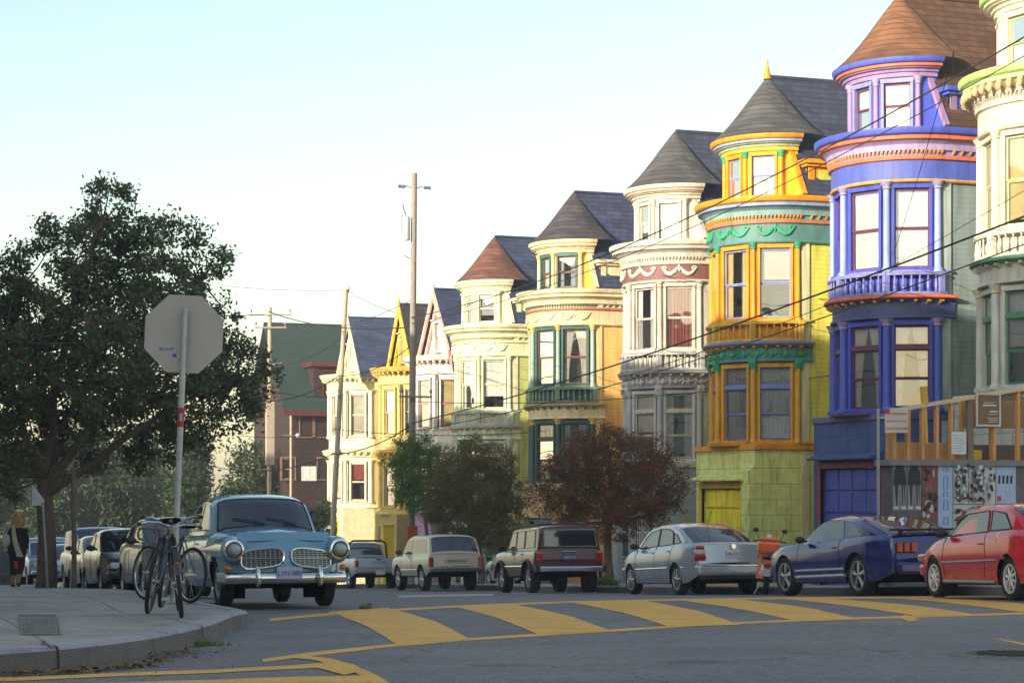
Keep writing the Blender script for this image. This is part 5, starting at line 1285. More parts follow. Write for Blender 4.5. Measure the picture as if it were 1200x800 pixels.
generic('light blue car furthest along the left kerb behind the tree', (.22, .34, .5), 6.9, 69.0, -90, 'suv')
generic('silver saloon in the driveway between the cream truck and the maroon 4x4', (.5, .5, .54), 21.9, 62.5, 90)
generic('black saloon whose tail shows just right of the vintage blue car', (.015, .016, .02), 16.9, 73.0, 90)
# ================================================================== trees
M_bark = mat('bark', (.16, .11, .085), .95, kind='wood', bump=.6, var=.4, bd=.03)
def tree(name, label, base, limbs, blobs, leafm, leaf=.10, per=60, group=None, trunk_r=.28, cr=.33, cat='tree', bark=None, seed=1, inner=.35, dens=.42):
    """limbs: lists of points with radii; blobs: (centre, radius xyz) the crown is made of; leaf sprays spread through their volume"""
    rs = random.Random(seed)
    root = thing(name, label, cat, tuple(base), group)
    mb = MB()
    for pts, rr in limbs:
        fine = []; rad = []
        for i in range(len(pts) - 1):
            for k in range(4):
                q = k / 4; p = Vector(pts[i]).lerp(Vector(pts[i + 1]), q); p += Vector((noise.noise(p * 1.3), noise.noise(p * 1.3 + Vector((9, 0, 0))), 0)) * min(.12, rr[i]) * .8; fine.append(p); rad.append(rr[i] + (rr[i + 1] - rr[i]) * q)
        fine.append(Vector(pts[-1])); rad.append(rr[-1]); mb.tube(fine, rad, 9)
    cents = []
    for c, r in blobs:
        c = Vector(c); n = max(3, int(dens * 4.19 * r[0] * r[1] * r[2] / cr ** 3))
        for _ in range(n):
            while True:
                u = Vector((rs.uniform(-1, 1), rs.uniform(-1, 1), rs.uniform(-1, 1)))
                if 0.05 < u.length < 1 and (u.length > inner or rs.random() < .35): break
            cents.append(c + Vector((u.x * r[0], u.y * r[1], u.z * r[2])))
    # twigs from the nearest limb end towards some sprays
    ends = [Vector(l[0][-1]) for l in limbs]
    for c in cents[::5]:
        e = min(ends, key=lambda q: (q - c).length)
        m = e.lerp(c, .5) + Vector((0, 0, -.06)); mb.tube([e, m, c], [.025, .016, .008], 5, cap=False)
    mb.build('trunk', bark or M_bark, root, smooth=True)
    V, F = [], []
    for c in cents:
        k = cr * rs.uniform(.6, 1.25); dirn = Vector((rs.gauss(0, 1), rs.gauss(0, 1), rs.gauss(.3, .7))).normalized()
        for _ in range(per):
            u = Vector((rs.gauss(0, .45), rs.gauss(0, .45), rs.gauss(0, .36))) * k; p = c + u
            s = leaf * rs.uniform(.6, 1.25)
            a = (dirn + Vector((rs.gauss(0, .8), rs.gauss(0, .8), rs.gauss(0, .8)))).normalized(); b = a.cross(Vector((rs.gauss(0, 1), rs.gauss(0, 1), rs.gauss(0, 1)))).normalized()
            o = len(V); nrm = a.cross(b) * s * .12
            V += [p - a * s * .5, p + b * s * .24 + nrm, p + a * s * .5, p - b * s * .24 + nrm]
            F.append((o, o + 1, o + 2, o + 3))
    me = bpy.data.meshes.new('crown'); L = Vector(base); me.from_pydata([tuple(v - L) for v in V], [], F); me.materials.append(leafm)
    o = bpy.data.objects.new('crown', me); COL.objects.link(o); o.parent = root
    return root
M_big = mat('leaves', (.09, .16, .05), .55, kind='leaf', col2=(.16, .20, .09), col3=(.26, .10, .09))
M_rdl = mat('leaves', (.17, .13, .035), .6, kind='leaf', col2=(.27, .11, .045), col3=(.42, .07, .05), ls=3)
M_rdl2 = mat('leaves', (.15, .24, .05), .6, kind='leaf', col2=(.24, .17, .05), col3=(.36, .09, .06), ls=2.4)
M_grn = mat('leaves', (.12, .26, .05), .6, kind='leaf', col2=(.18, .32, .07), ls=2)
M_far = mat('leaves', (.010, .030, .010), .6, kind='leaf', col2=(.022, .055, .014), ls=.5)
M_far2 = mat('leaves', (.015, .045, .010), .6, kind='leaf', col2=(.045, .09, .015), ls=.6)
# --- the big dark tree on the left pavement
bx, by = 4.25, 43.3
Zt = CT * by + ST * bx; gz = G(bx, by) + CH
def TP(px, py, d=0):
    p = W(px, py, Zt + d); return p
base = Vector((bx, by, gz - .05))
fk = TP(62, 560); fk.x = bx; 
def B(px, py, r, d=0, fy=1.0):
    s = Zt / FPX; p = TP(px, py, d); return (p, (r * s, r * s * 1.15, r * s * fy))
blobs = [B(125, 232, 26, 0, 1.2), B(150, 228, 12), B(122, 275, 42, .3), B(82, 300, 40, -.6), B(40, 285, 26, .5), B(22, 322, 28, 0), B(170, 288, 40, .8), B(205, 290, 30, -.5), B(240, 288, 24, .4), B(252, 318, 20, 0), B(235, 350, 36, .8),
         B(195, 350, 50, -1), B(140, 345, 55, 1.2), B(85, 365, 55, -.8), B(35, 380, 45, .6), B(-10, 350, 50, 0), B(-30, 420, 60, 1), B(20, 440, 55, -1.2), B(75, 440, 60, 1.4), B(135, 430, 60, -1.6), B(190, 430, 55, 1.0), B(235, 420, 45, -.6), B(262, 390, 26, .5),
         B(280, 425, 34, .4), B(300, 450, 26, -.4), B(305, 480, 20, 0), B(270, 470, 38, .8), B(225, 480, 45, -1.0), B(175, 492, 45, 1.2), B(240, 515, 26, .2), B(120, 485, 38, -2.0), B(30, 500, 45, 1.6), B(-20, 500, 50, -.5), B(80, 490, 34, 2.2), B(0, 560, 36, 2.6), B(255, 375, 14, 0), B(262, 300, 12), B(60, 262, 16, 0), B(100, 250, 14), B(20, 300, 14),
         B(205, 262, 12, 0), B(312, 436, 14, .3), B(50, 525, 34, 1.8), B(110, 520, 34, 2.0), B(165, 530, 28, 1.6), B(205, 520, 30, .6), B(-10, 540, 34, 1), B(20, 545, 30, -1.5)]
blobs = [(c, (a * .93, b, d)) for c, (a, b, d) in blobs]
limbs = [([base, base.lerp(fk, .5) + Vector((.03, 0, 0)), fk], [.24, .19, .17]),
         ([fk, TP(30, 510, -.5), TP(18, 470, -.8), TP(5, 400, -1)], [.12, .085, .06, .03]),
         ([fk, TP(62, 505, .3), TP(66, 440, .4), TP(90, 350, .2), TP(120, 260, 0)], [.11, .09, .07, .045, .02]),
         ([fk + Vector((0, 0, -.2)), TP(90, 520, .6), TP(128, 462, .9), TP(180, 400, .6), TP(235, 330, .3)], [.12, .095, .07, .05, .02]),
         ([fk + Vector((0, 0, -.35)), TP(108, 545, -.6), TP(150, 510, -1), TP(215, 470, -.8), TP(280, 440, 0)], [.11, .09, .07, .04, .02]),
         ([TP(64, 500, .3), TP(50, 460, .9), TP(35, 400, 1.2), TP(30, 330, 1)], [.08, .06, .05, .03]), ([TP(70, 505, .5), TP(100, 450, 1.2), TP(130, 380, 1.2)], [.07, .05, .03])]
tree('street_tree', 'large dark spreading tree rising from the left pavement behind the octagonal sign', base, limbs, blobs, M_big, leaf=.12, per=60, seed=5, cr=.30, dens=.40, inner=.2)
# --- street trees on the right pavement
def rtree(label, px, y, crown, leafm, x=19.5, seed=3, tr=.13, leaf=.07, per=60, name='street_tree'):
    k = (px - 600) / FPX; yy = x * (CT - k * ST) / (ST + k * CT) if y is None else y
    Z = CT * yy + ST * x; g = G(x, yy) + CH; base = Vector((x, yy, g - .04)); s = Z / FPX
    P = lambda a, b, d=0: W(a, b, Z + d)
    bl = [(P(a, b, d), (r * s, r * s * 1.05, r * s * f)) for a, b, r, d, f in crown]
    c0 = sum((c for c, _ in bl), Vector((0, 0, 0))) / len(bl); low = min(c.z for c, _ in bl)
    fork = Vector((base.x * .6 + c0.x * .4, base.y * .6 + c0.y * .4, low - .1))
    lim = [([base, base.lerp(fork, .5) + Vector((.05, .05, 0)), fork], [tr, tr * .8, tr * .65])]
    for c, r in bl[::2]: lim.append(([fork, fork.lerp(c, .5) + Vector((0, 0, -.1)), c], [tr * .5, tr * .3, .02]))
    return tree(name, label, base, lim, bl, leafm, leaf=leaf, per=per, group='trees along the right pavement', seed=seed, cr=.24, dens=.5, inner=.3)
rtree('round topped tree with dark red blossoms, standing over the maroon 4x4', 713, None,
      [(715, 530, 34, 0, 1), (680, 540, 34, .3, .95), (752, 540, 36, -.3, .95), (655, 570, 30, 0, .95), (700, 575, 42, .5, .9), (745, 578, 42, -.4, .9), (785, 572, 26, .1, .9), (640, 590, 18, 0, 1), (668, 605, 28, .3, .9), (720, 608, 34, -.5, .8), (768, 598, 28, .2, .9), (720, 512, 18, 0, 1), (795, 590, 12, 0, 1), (690, 516, 14, 0, 1), (648, 545, 18, 0, 1), (632, 575, 14, 0, 1), (800, 560, 14, 0, 1), (776, 540, 17, 0, 1)], M_rdl, seed=11)
rtree('wide bushy tree with reddish green leaves, standing over the cream truck', 562, None,
      [(560, 535, 28, 0, 1), (585, 545, 24, .3, 1), (535, 555, 28, -.3, 1), (560, 575, 38, 0, .95), (595, 580, 26, .2, 1), (525, 590, 28, .2, 1), (560, 612, 36, 0, .8), (598, 608, 20, 0, 1), (518, 615, 20, 0, 1), (540, 632, 22, .3, .8), (585, 632, 20, -.2, .8), (600, 560, 14, 0, 1), (545, 524, 14, 0, 1), (515, 570, 20, 0, 1), (508, 600, 16, 0, 1), (612, 592, 14, 0, 1)], M_rdl2, seed=12, leaf=.075)
rtree('slender fresh green tree beside the tall utility pole', 507, 65.6,
      [(490, 520, 16, 0, 1), (478, 535, 20, 0, 1), (505, 540, 20, .3, 1), (465, 560, 18, 0, 1), (490, 560, 26, .2, .9), (515, 565, 18, 0, 1), (528, 585, 14, 0, 1), (480, 585, 20, 0, .9), (502, 590, 18, .2, .9), (460, 540, 12, 0, 1), (522, 545, 10, 0, 1), (470, 515, 9, 0, 1)], M_grn, seed=13, leaf=.09, tr=.09)
def shrub(label, px, pyb, w, h, Z, leafm, seed, leaf=.08, x=None, name='shrub'):
    s = Z / FPX; c = W(px, pyb - h / 2, Z); g = G(c.x, c.y) + .05; base = Vector((c.x, c.y, g)); rs = random.Random(seed)
    top = W(px, pyb - h, Z).z; H = top - g
    bl = []
    for _ in range(7): bl.append((base + Vector((rs.uniform(-.5, .5) * w * s, rs.uniform(-.3, .3) * w * s, H * rs.uniform(.35, .8))), (w * s * .28, w * s * .28, H * .24)))
    bl.append((base + Vector((0, 0, H * .8)), (w * s * .2, w * s * .2, H * .2)))
    return tree(name, label, base, [([base, base + Vector((0, 0, H * .6))], [.05, .02])], bl, leafm, leaf=leaf, per=45, seed=seed, cr=.24, cat='shrub')
shrub('low green and yellow shrub behind the cream truck and left of the maroon 4x4', 588, 660, 42, 55, 66, M_grn, 21)
shrub('green shrub at the foot of the red flowering tree trunk', 705, 690, 26, 10, 50.5, M_grn, 22)
shrub('sunlit light green bush left of the cream gable house', 382, 640, 40, 62, 104, M_far2, 23, leaf=.14)
# --- trees at the end of the street
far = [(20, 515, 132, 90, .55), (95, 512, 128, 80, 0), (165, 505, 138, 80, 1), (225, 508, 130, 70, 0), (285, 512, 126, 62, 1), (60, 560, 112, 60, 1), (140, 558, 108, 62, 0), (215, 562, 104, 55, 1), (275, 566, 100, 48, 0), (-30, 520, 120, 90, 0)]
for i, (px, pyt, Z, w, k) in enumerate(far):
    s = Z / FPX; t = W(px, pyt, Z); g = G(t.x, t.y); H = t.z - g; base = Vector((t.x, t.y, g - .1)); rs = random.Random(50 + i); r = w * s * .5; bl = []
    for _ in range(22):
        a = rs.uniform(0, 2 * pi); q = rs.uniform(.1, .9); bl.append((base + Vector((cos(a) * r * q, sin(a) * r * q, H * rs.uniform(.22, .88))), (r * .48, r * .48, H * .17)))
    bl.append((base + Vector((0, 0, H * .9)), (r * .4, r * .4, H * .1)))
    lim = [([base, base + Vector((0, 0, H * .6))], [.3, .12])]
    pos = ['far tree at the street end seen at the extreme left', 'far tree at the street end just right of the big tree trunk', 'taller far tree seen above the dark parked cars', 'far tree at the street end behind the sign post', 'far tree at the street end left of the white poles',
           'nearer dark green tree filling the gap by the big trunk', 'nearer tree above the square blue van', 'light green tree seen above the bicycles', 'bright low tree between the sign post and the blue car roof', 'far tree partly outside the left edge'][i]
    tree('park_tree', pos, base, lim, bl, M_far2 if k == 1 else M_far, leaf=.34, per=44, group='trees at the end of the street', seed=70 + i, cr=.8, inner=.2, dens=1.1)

# ================================================================== utility poles and wires
M_pole = mat('weathered_pole', (.26, .235, .21), .9, kind='wood', bump=.5, var=.25)
M_polew = mat('sunlit_tone_pole', (.40, .34, .27), .9, kind='wood', bump=.5, var=.2)  # paler copy of the pole wood, sunlight put into the colour
M_wire = mat('black_cable', (.02, .02, .02), .7)
M_grey = mat('galvanised_steel', (.34, .35, .36), .5, metal=.5, var=.15, scale=6)
def along(x, px): k = (px - 600) / FPX; return x * (CT - k * ST) / (ST + k * CT)
def zat(py, x, y): return (HY - py) / FPX * (CT * y + ST * x)
def pole(label, x, px, pyt, r, m, lean=(0, 0), r1=.75):
    y = along(x, px); g = G(x, y) + .1; zt = zat(pyt, x, y); t = thing('utility_pole', label, 'pole', (x, y, g), 'utility poles')
    MB().tube([(x, y, g - .1), (x + lean[0] / 2, y + lean[1] / 2, (g + zt) / 2), (x + lean[0], y + lean[1], zt)], [r * .8, r * .8 * (1 + r1) / 2, r * .8 * r1], 14).build('pole', m, t, smooth=True)
    return t, x, y, g, zt
t, x, y, g, zt = pole('tall dark utility pole with transformer can, rising above the green house', 19.3, 481.5, 203, .17, M_pole, (.12, -.02))
P1 = (x, y)
xt = x + .12
def arm(t, c, d, L, m=M_pole, pins=2, py=.09):
    d = Vector(d).normalized(); c = Vector(c); o = MB().tube([c - d * L / 2, c + d * L / 2], .05, 4).build('crossarm', m, t)
    for k in range(pins):
        p = c + d * (L * (k / (pins - 1) - .5) * .92) if pins > 1 else c
        MB().lathe([(.02, 0), (.02, .1), (.05, .12), (.06, .17), (.03, .24), (0, .25)], (p.x, p.y, p.z + .03), n=8).build('insulator', mat('insulator_grey', (.25, .27, .3), .3), o, smooth=True)
    return o
z1 = zat(220, *P1)
for sg in (-1, 1):
    b = MB().tube([(xt, y, z1 - .05), (xt + sg * .25, y, z1 + .05), (xt + sg * .38, y, z1 + .03)], .02, 6).build('bracket_arm', M_grey, t)
    MB().lathe([(.02, -.12), (.07, -.1), (.05, 0), (.075, .1), (.02, .16)], (xt + sg * .47, y, z1 + .03), 'x', 10).build('insulator', mat('slate_insulator', (.12, .16, .25), .3), b, smooth=True)
z2 = zat(268, *P1)
MB().lathe([(0, -.43), (.12, -.43), (.13, -.4), (.13, .36), (.10, .42), (0, .44)], (xt - .30, y - .05, z2), n=16).build('transformer', mat('transformer_grey', (.5, .5, .46), .5), t, smooth=True)
MB().tube([(xt - .30, y - .05, z2 + .42), (xt - .36, y, z2 + .62), (xt - .42, y, z2 + .85)], .018, 5).tube([(xt - .42, y, z2 + .5), (xt - .48, y, z2 + .2), (xt - .44, y, z2 - .3)], .01, 4).build('jumper_cable', M_wire, t)
MB().tube([(xt, y, zat(305, *P1)), (xt - .35, y, zat(300, *P1)), (xt - .42, y, zat(303, *P1))], .02, 5).build('bracket_arm', M_grey, t)
arm(t, (xt, y - .2, zat(465, *P1)), (1, 0, 0), 1.2, pins=2)
MB().box((x - .19, y - .20, zat(640, *P1)), (x + .19, y - .14, zat(616, *P1))).build('band', mat('orange_band', (.5, .12, .03), .6), t)
t, x, y, g, zt = pole('pale leaning utility pole in front of the cream house corner', 19.4, 386, 338, .15, M_polew, (.72, .02), .8)
P2 = (x + .72, y)
MB().tube([(x + .70, y, zt - .25), (x + .82, y, zt - .1), (x + .86, y, zt + .1)], .03, 6).build('bracket_arm', M_pole, t)
for py in (463, 500, 530):
    p = Vector((x + .4, y - .15, zat(py, x, y))); MB().ball(p, (.08, .05, .14), 8, 6).build('insulator', mat('insulator_grey', (.25, .27, .3), .3), t, smooth=True)
t, x, y, g, zt = pole('sunlit utility pole with wide crossarm at the left of the green roofed house', 19.4, 315, 360, .14, M_polew, (.05, .0), .85)
P3 = (x, y)
dv = Vector((CT, -ST, 0))
arm(t, (x + .05, y - .17, zat(369, *P3)), dv, 2.0, pins=3); arm(t, (x + .05, y - .17, zat(384, *P3)), dv, 1.5, pins=2)
MB().tube([(x + .05, y - .17, zat(428, *P3)), (x + .55, y - .3, zat(425, *P3))], .03, 5).build('bracket_arm', M_pole, t)
MB().box((x - .2, y - .35, zat(545, *P3)), (x + .22, y - .12, zat(470, *P3))).build('cable_box', M_polew, t, bevel=.03)
t2, x, y, g, zt = pole('short thin wooden post standing in front of the brown shingled house', 21.5, 341, 487, .085, M_polew, (0, 0), .9)
MB().tube([(x - .4, y - .1, zat(510, x, y)), (x + .3, y - .1, zat(510, x, y))], .02, 5).build('bracket_arm', M_grey, t2)
MB().ball((x + .32, y - .1, zat(510, x, y)), .11, 10, 8).build('street_lamp', mat('lamp_globe', (.6, .6, .55), .3), t2, smooth=True)
def wire(a, b, sag, r, label, n=40):
    a, b = Vector(a), Vector(b); pts = []
    for q in fr(0, 1, n): p = a.lerp(b, q); p.z -= 4 * sag * q * (1 - q); pts.append(p)
    o = MB().tube(pts, r * (.78 if a.y < 40 else 1.25), 5).build('overhead_wire', M_wire, smooth=True); return tag(o, label, 'wire', 'overhead wires')
z1 = lambda py: zat(py, *P1)
A = Vector((19.3, 25, 0)); E1 = Vector((P1[0], P1[1], 0))
V3 = lambda v, z: (v.x, v.y, z)
wire(V3(A, 8.35), V3(E1, z1(372)), .85, .022, 'thick upper black cable crossing the blue and yellow houses diagonally')
wire(V3(A + Vector((.15, 0, 0)), 8.10), V3(E1, z1(379)), .85, .014, 'thin cable running just under the thick upper cable')
wire(V3(A, 5.15), V3(E1, z1(496)), .34, .026, 'lower black cable passing in front of the blue balustrade')
wire(V3(A + Vector((.1, 0, 0)), 4.75), V3(E1, z1(505)), .5, .016, 'thin cable sagging just below the lower black cable')
wire(V3(A + Vector((0, 0, 0)), 6.0), W(985, 345, 52), .05, .009, 'thin service line ending at the blue and yellow house gap')
wire(W(1118, 60, 31.5), W(1046, 300, 48.8), .12, .010, 'steep thin service line dropping to the blue bay window')
wire(W(1118, 62, 31.5), W(1112, 165, 49), .05, .006, 'short hairline cable dropping to the blue cornice')
wire(W(700, 303, 66), W(985, 352, 56), .2, .009, 'thin service line crossing the grey and yellow cornices')
wire(W(735, 440, 62), W(1000, 345, 54), .1, .010, 'thin line crossing the orange window row of the yellow house')
wire(W(250, 436, 90), V3(Vector((P2[0] - .5, P2[1], 0)), zat(466, *P2)), .3, .014, 'thin cable crossing the green roof above its eave')
wire(V3(Vector((P3[0], P3[1], 0)), zat(428, *P3)), V3(Vector((P2[0] - .2, P2[1], 0)), zat(395, *P2)), .35, .012, 'cable from the crossarm pole bracket rising to the leaning pole')
wire(W(480, 470, 69), W(985, 438, 55.8), .35, .010, 'nearly level thin line across the fronts of the turret houses')
wire(V3(Vector((P3[0], P3[1], 0)), zat(365, *P3)), V3(E1, z1(383)), .35, .020, 'cable between the crossarm pole and the tall transformer pole')
wire(V3(Vector((P3[0], P3[1], 0)), zat(369, *P3)), W(-200, 348, 80), .3, .018, 'cable leaving the crossarm pole to the left edge')
wire(V3(Vector((P3[0], P3[1], 0)), zat(386, *P3)), V3(E1, z1(352)), .5, .010, 'thin upper cable from crossarm pole to the tall pole')
wire(V3(Vector((P2[0], P2[1], 0)), zat(340, *P2)), W(250, 333, 90), .12, .009, 'faint hairline cable high above the green roof')
wire(V3(Vector((P2[0], P2[1], 0)), zat(340, *P2)), V3(E1, z1(372)), .1, .009, 'faint hairline cable from the leaning pole to the tall pole')
wire(W(285, 466, 88), V3(Vector((P2[0] - .3, P2[1], 0)), zat(440, *P2)), .5, .018, 'pale sagging cable in front of the green roof')
wire(W(398, 440, 76), V3(E1, z1(405)), .3, .012, 'cable rising from the leaning pole past the slate blue roof')
wire(W(245, 545, 90), V3(Vector((P2[0] - .4, P2[1], 0)), zat(530, *P2)), .5, .016, 'lowest left cable sagging towards the leaning pole')
wire(W(388, 532, 76), V3(E1, z1(498)), .25, .018, 'cable crossing the cream house between its window rows')
wire(W(280, 510, 90), V3(Vector((P2[0] - .3, P2[1], 0)), zat(503, *P2)), .2, .010, 'thin level cable across the brown shingled wall')
wire(W(388, 502, 76), W(640, 505, 66), .2, .010, 'thin level cable in front of the pink and green houses')
wire(V3(E1, z1(383)), W(560, 352, 80), .1, .008, 'hairline cable from the tall pole to the green house turret')

# ================================================================== octagonal sign and bikes
sp = gpt(203, 707, CH); Zs = CT * sp.y + ST * sp.x
M_back = mat('sign_back_aluminium', (.52, .47, .44), .55, metal=.15, var=.08, scale=2)
Rt = thing('stop_sign', 'back of an octagonal road sign on a slightly leaning galvanised post at the left corner', 'sign', (sp.x, sp.y, sp.z))
topc = W(217, 362, Zs)
pb = Vector((sp.x, sp.y, sp.z)); ax = (topc - pb).normalized()
MB().tube([pb, topc], .034, 14).build('post', mat('galvanised_post', (.50, .50, .51), .45, metal=.3, var=.15, scale=8), Rt, smooth=True)
cs = W(215, 391, Zs + .04); fwd = Vector((ST, CT, 0)); rgt = Vector((CT, -ST, 0)); rr = 91 / FPX * Zs / 2 / cos(RAD(22.5))
upv = ax; rg = (rgt - upv * rgt.dot(upv)).normalized(); fw = upv.cross(rg).normalized()
if fw.dot(fwd) < 0: fw = -fw
rg2 = (rg * cos(RAD(4)) + fw * sin(RAD(4))).normalized()
pl = [(rr * cos(RAD(22.5 + 45 * k)), rr * sin(RAD(22.5 + 45 * k))) for k in range(8)]
plate = MB().prism(pl, 0, .004, lambda u, v, q: cs + rg2 * u + upv * v + fw * (q + .03)).build('sign_plate', M_back, Rt)
MB().prism(pl, .0045, .006, lambda u, v, q: cs + rg2 * u + upv * v + fw * (q + .03)).build('red_face', mat('sign_red', (.45, .02, .02), .5), plate)
for dv_, off in ((.22, 0), (-.27, 0)):
    MB().obox(cs + upv * dv_, rg, -fw, upv, -.02, .02, -.03, .045, -.012, .012).build('bolt', M_grey, plate, bevel=.004)
stk = mat('sticker_white', (.5, .52, .6), .5); stb = mat('sticker_blue', (.05, .08, .35), .5)
def sticker(u, v, w, h, m, rot=0):
    O = cs + rg2 * u + upv * v + fw * .026; c, s_ = cos(rot), sin(rot); tt = rg2 * c + upv * s_; uu = upv * c - rg2 * s_
    return MB().obox(O, tt, fw, uu, -w / 2, w / 2, 0, .003, -h / 2, h / 2).build('sticker', m, plate)
sticker(-.19, -.175, .17, .045, stk, .08); sticker(-.19, -.175, .15, .03, stb, .08)
for k in range(5): 
    O = cs + rg2 * (-.24 + k * .025) + upv * (-.177 + k * .002) + fw * .0225; MB().obox(O, rg2, fw, upv, -.008, .008, 0, .002, -.01, .01).build('sticker_mark', stk, plate)
sticker(-.095, -.245, .05, .035, stb); sticker(-.055, -.245, .03, .03, stk); sticker(-.13, -.24, .02, .03, stk)
q0 = pb.lerp(topc, .60); q1 = pb.lerp(topc, .665)
st = MB().tube([q0, q1], .0365, 14).build('red_sticker', mat('sticker_red', (.5, .03, .04), .5), Rt, smooth=True)
MB().tube([q0.lerp(q1, .2), q0.lerp(q1, .8)], .0372, 14).v
MB().obox(q0.lerp(q1, .5), rg, -fw, upv, -.004, .022, .030, .040, -.045, .045).build('sticker_mark', stk, st)
MB().lathe([(0, .0), (.07, 0), (.09, .012), (.045, .03), (.036, .05)], (pb.x, pb.y, pb.z), n=14).build('base_flange', M_grey, Rt, smooth=True)
M_rub = mat('bicycle_rubber', (.02, .02, .02), .8); M_sil = mat('bicycle_alloy', (.5, .5, .52), .3, metal=.8)
def bicycle(label, fc, loc, rz, lean, drop=False, barc=None, steer=0, bag=None, fender=False, r=.335):
    root = local_thing('bicycle', label, 'bicycle', 'bicycles locked to the sign post'); mf = mat('bicycle_paint', fc, .3, coat=.6, var=.05)
    wb = 1.02; bb = Vector((.43, 0, .28)); rh = Vector((0, 0, r)); fh = Vector((wb, 0, r))
    seat = Vector((.24, 0, .80)); head0 = Vector((.84, 0, .62)); head1 = Vector((.80, 0, .78))
    fr_ = MB()
    for a, b, q in ((bb, seat, .016), (bb, head0, .018), (seat * .93 + bb * .07, head1 * .9 + head0 * .1, .015), (head0, head1, .02)): fr_.tube([a, b], q, 8)
    for s in (-.05, .05):
        fr_.tube([bb + Vector((0, s * .5, 0)), rh + Vector((0, s, 0))], .010, 6); fr_.tube([seat * .93 + bb * .07 + Vector((0, s * .4, 0)), rh + Vector((0, s, 0))], .009, 6)
    frame = fr_.build('frame', mf, root, smooth=True)
    fk = MB()
    for s in (-.05, .05): fk.tube([head0 + Vector((.005, s * .8, -.02)), Vector((.93, s, .45)), fh + Vector((0, s, 0))], [.014, .012, .009], 6)
    fk.tube([head0 + Vector((0, -.05, -.02)), head0 + Vector((0, .05, -.02))], .016, 6); fk.build('fork', mf, root, smooth=True)
    for h, nm in ((rh, 'wheel'), (fh, 'wheel')):
        w = MB()
        rows = []
        for t_ in fr(0, 2 * pi, 40): rows.append([(h.x + (r - .02 + .02 * cos(u)) * cos(t_), .021 * sin(u), h.z + (r - .02 + .02 * cos(u)) * sin(t_)) for u in fr(0, 2 * pi, 8)])
        w.grid(rows); tyre = w.build('wheel', M_rub, root, smooth=True)
        w = MB(); rows = []
        for t_ in fr(0, 2 * pi, 40): rows.append([(h.x + q * cos(t_), yy, h.z + q * sin(t_)) for q, yy in ((r - .03, .011), (r - .048, .009), (r - .048, -.009), (r - .03, -.011), (r - .03, .011))])
        w.grid(rows); w.build('rim', M_sil if drop else mat('dark_rim', (.12, .12, .13), .4, metal=.6), tyre, smooth=True)
        w = MB()
        for k in range(20):
            t_ = 2 * pi * k / 20; w.tube([(h.x + .02 * cos(t_ + 1.2), .025 * (-1) ** k, h.z + .02 * sin(t_ + 1.2)), (h.x + (r - .045) * cos(t_), 0, h.z + (r - .045) * sin(t_))], .0016, 3)
        w.tube([(h.x, -.06, h.z), (h.x, .06, h.z)], .018, 8); w.build('spokes', M_sil, tyre)
        if fender:
            MB().grid([[(h.x + (r + .02) * cos(t_), yy, h.z + (r + .02) * sin(t_)) for yy in (-.025, -.012, .0, .012, .025)] for t_ in fr(.3 if h.x < .1 else .9, 2.9, 18)]).build('mudguard', mf, tyre, smooth=True)
    hb = MB(); top = Vector((.785, 0, .86)); hb.tube([head1, top], .013, 8)
    if drop:
        hb.tube([top, top + Vector((.07, 0, .01))], .014, 8)
        for s in (-1, 1): hb.tube([top + Vector((.07, 0, .01)), top + Vector((.07, s * .18, .01)), top + Vector((.13, s * .21, .0)), top + Vector((.17, s * .21, -.05)), top + Vector((.14, s * .21, -.12)), top + Vector((.04, s * .22, -.13))], .014, 8)
    else:
        for s in (-1, 1): hb.tube([top, top + Vector((.04, s * .10, .05)), top + Vector((.02, s * .22, .07)), top + Vector((-.10, s * .30, .06))], .012, 8)
    h = hb.build('handlebar', barc or M_sil, root, smooth=True)
    if not drop:
        for s in (-1, 1): MB().tube([top + Vector((-.03, s * .275, .063)), top + Vector((-.12, s * .305, .058))], .018, 8).build('grip', M_rub, h, smooth=True)
    for s in (-1, 1): MB().tube([top + Vector((.05, s * .14, .03)), top + Vector((.12, s * .17, -.02)), head0 + Vector((.06, s * .03, 0))], .004, 4).build('brake_cable', M_rub, h)
    sm = MB(); sp_ = seat + Vector((-.03, 0, .10)); sm.tube([seat, sp_], .013, 8); sm.build('seat_post', M_sil, root, smooth=True)
    rows = []
    for q in fr(0, 1, 10):
        x = sp_.x - .14 + .28 * q; w = .075 * (1 - q) ** .7 + .018; rows.append([(x, w * cos(a), sp_.z + .025 + .028 * sin(a) - .012 * sin(pi * q)) for a in fr(0, 2 * pi, 12)])
    MB().grid(rows).build('saddle', M_rub, root, smooth=True)
    c = MB().lathe([(.085, -.004), (.095, -.004), (.095, .004), (.085, .004), (.085, -.004)], (bb.x, .05, bb.z), 'y', 24)
    c.tube([(bb.x, .06, bb.z), (bb.x + .12, .07, bb.z - .11)], .011, 6).tube([(bb.x, -.06, bb.z), (bb.x - .12, -.07, bb.z + .11)], .011, 6).cbox((bb.x + .12, .12, bb.z - .11), (.09, .08, .025)).cbox((bb.x - .12, -.12, bb.z + .11), (.09, .08, .025))
    c.tube([(0, .05, r + .03), (bb.x, .05, bb.z + .09)], .005, 4).tube([(0, .05, r - .03), (bb.x, .05, bb.z - .09)], .005, 4)
    c.build('crankset', M_sil, root, smooth=True)
    if bag:
        g = MB().cbox((-.335 * cos(.6) - .01, 0, .335 + .335 * sin(.6) + .04 - .12), (.02, .055, .17)).build('rear_reflector_plate', mat('white_plastic', (.62, .62, .64), .4), root, bevel=.008)
        MB().lathe([(0, -.013), (.022, -.011)], (-.335 * cos(.6) - .012, 0, .335 + .335 * sin(.6) + .0), 'x', 14).build('red_reflector', M_red, g, smooth=True)
    root.location = loc; root.rotation_euler = (lean, 0, rz)
    return root
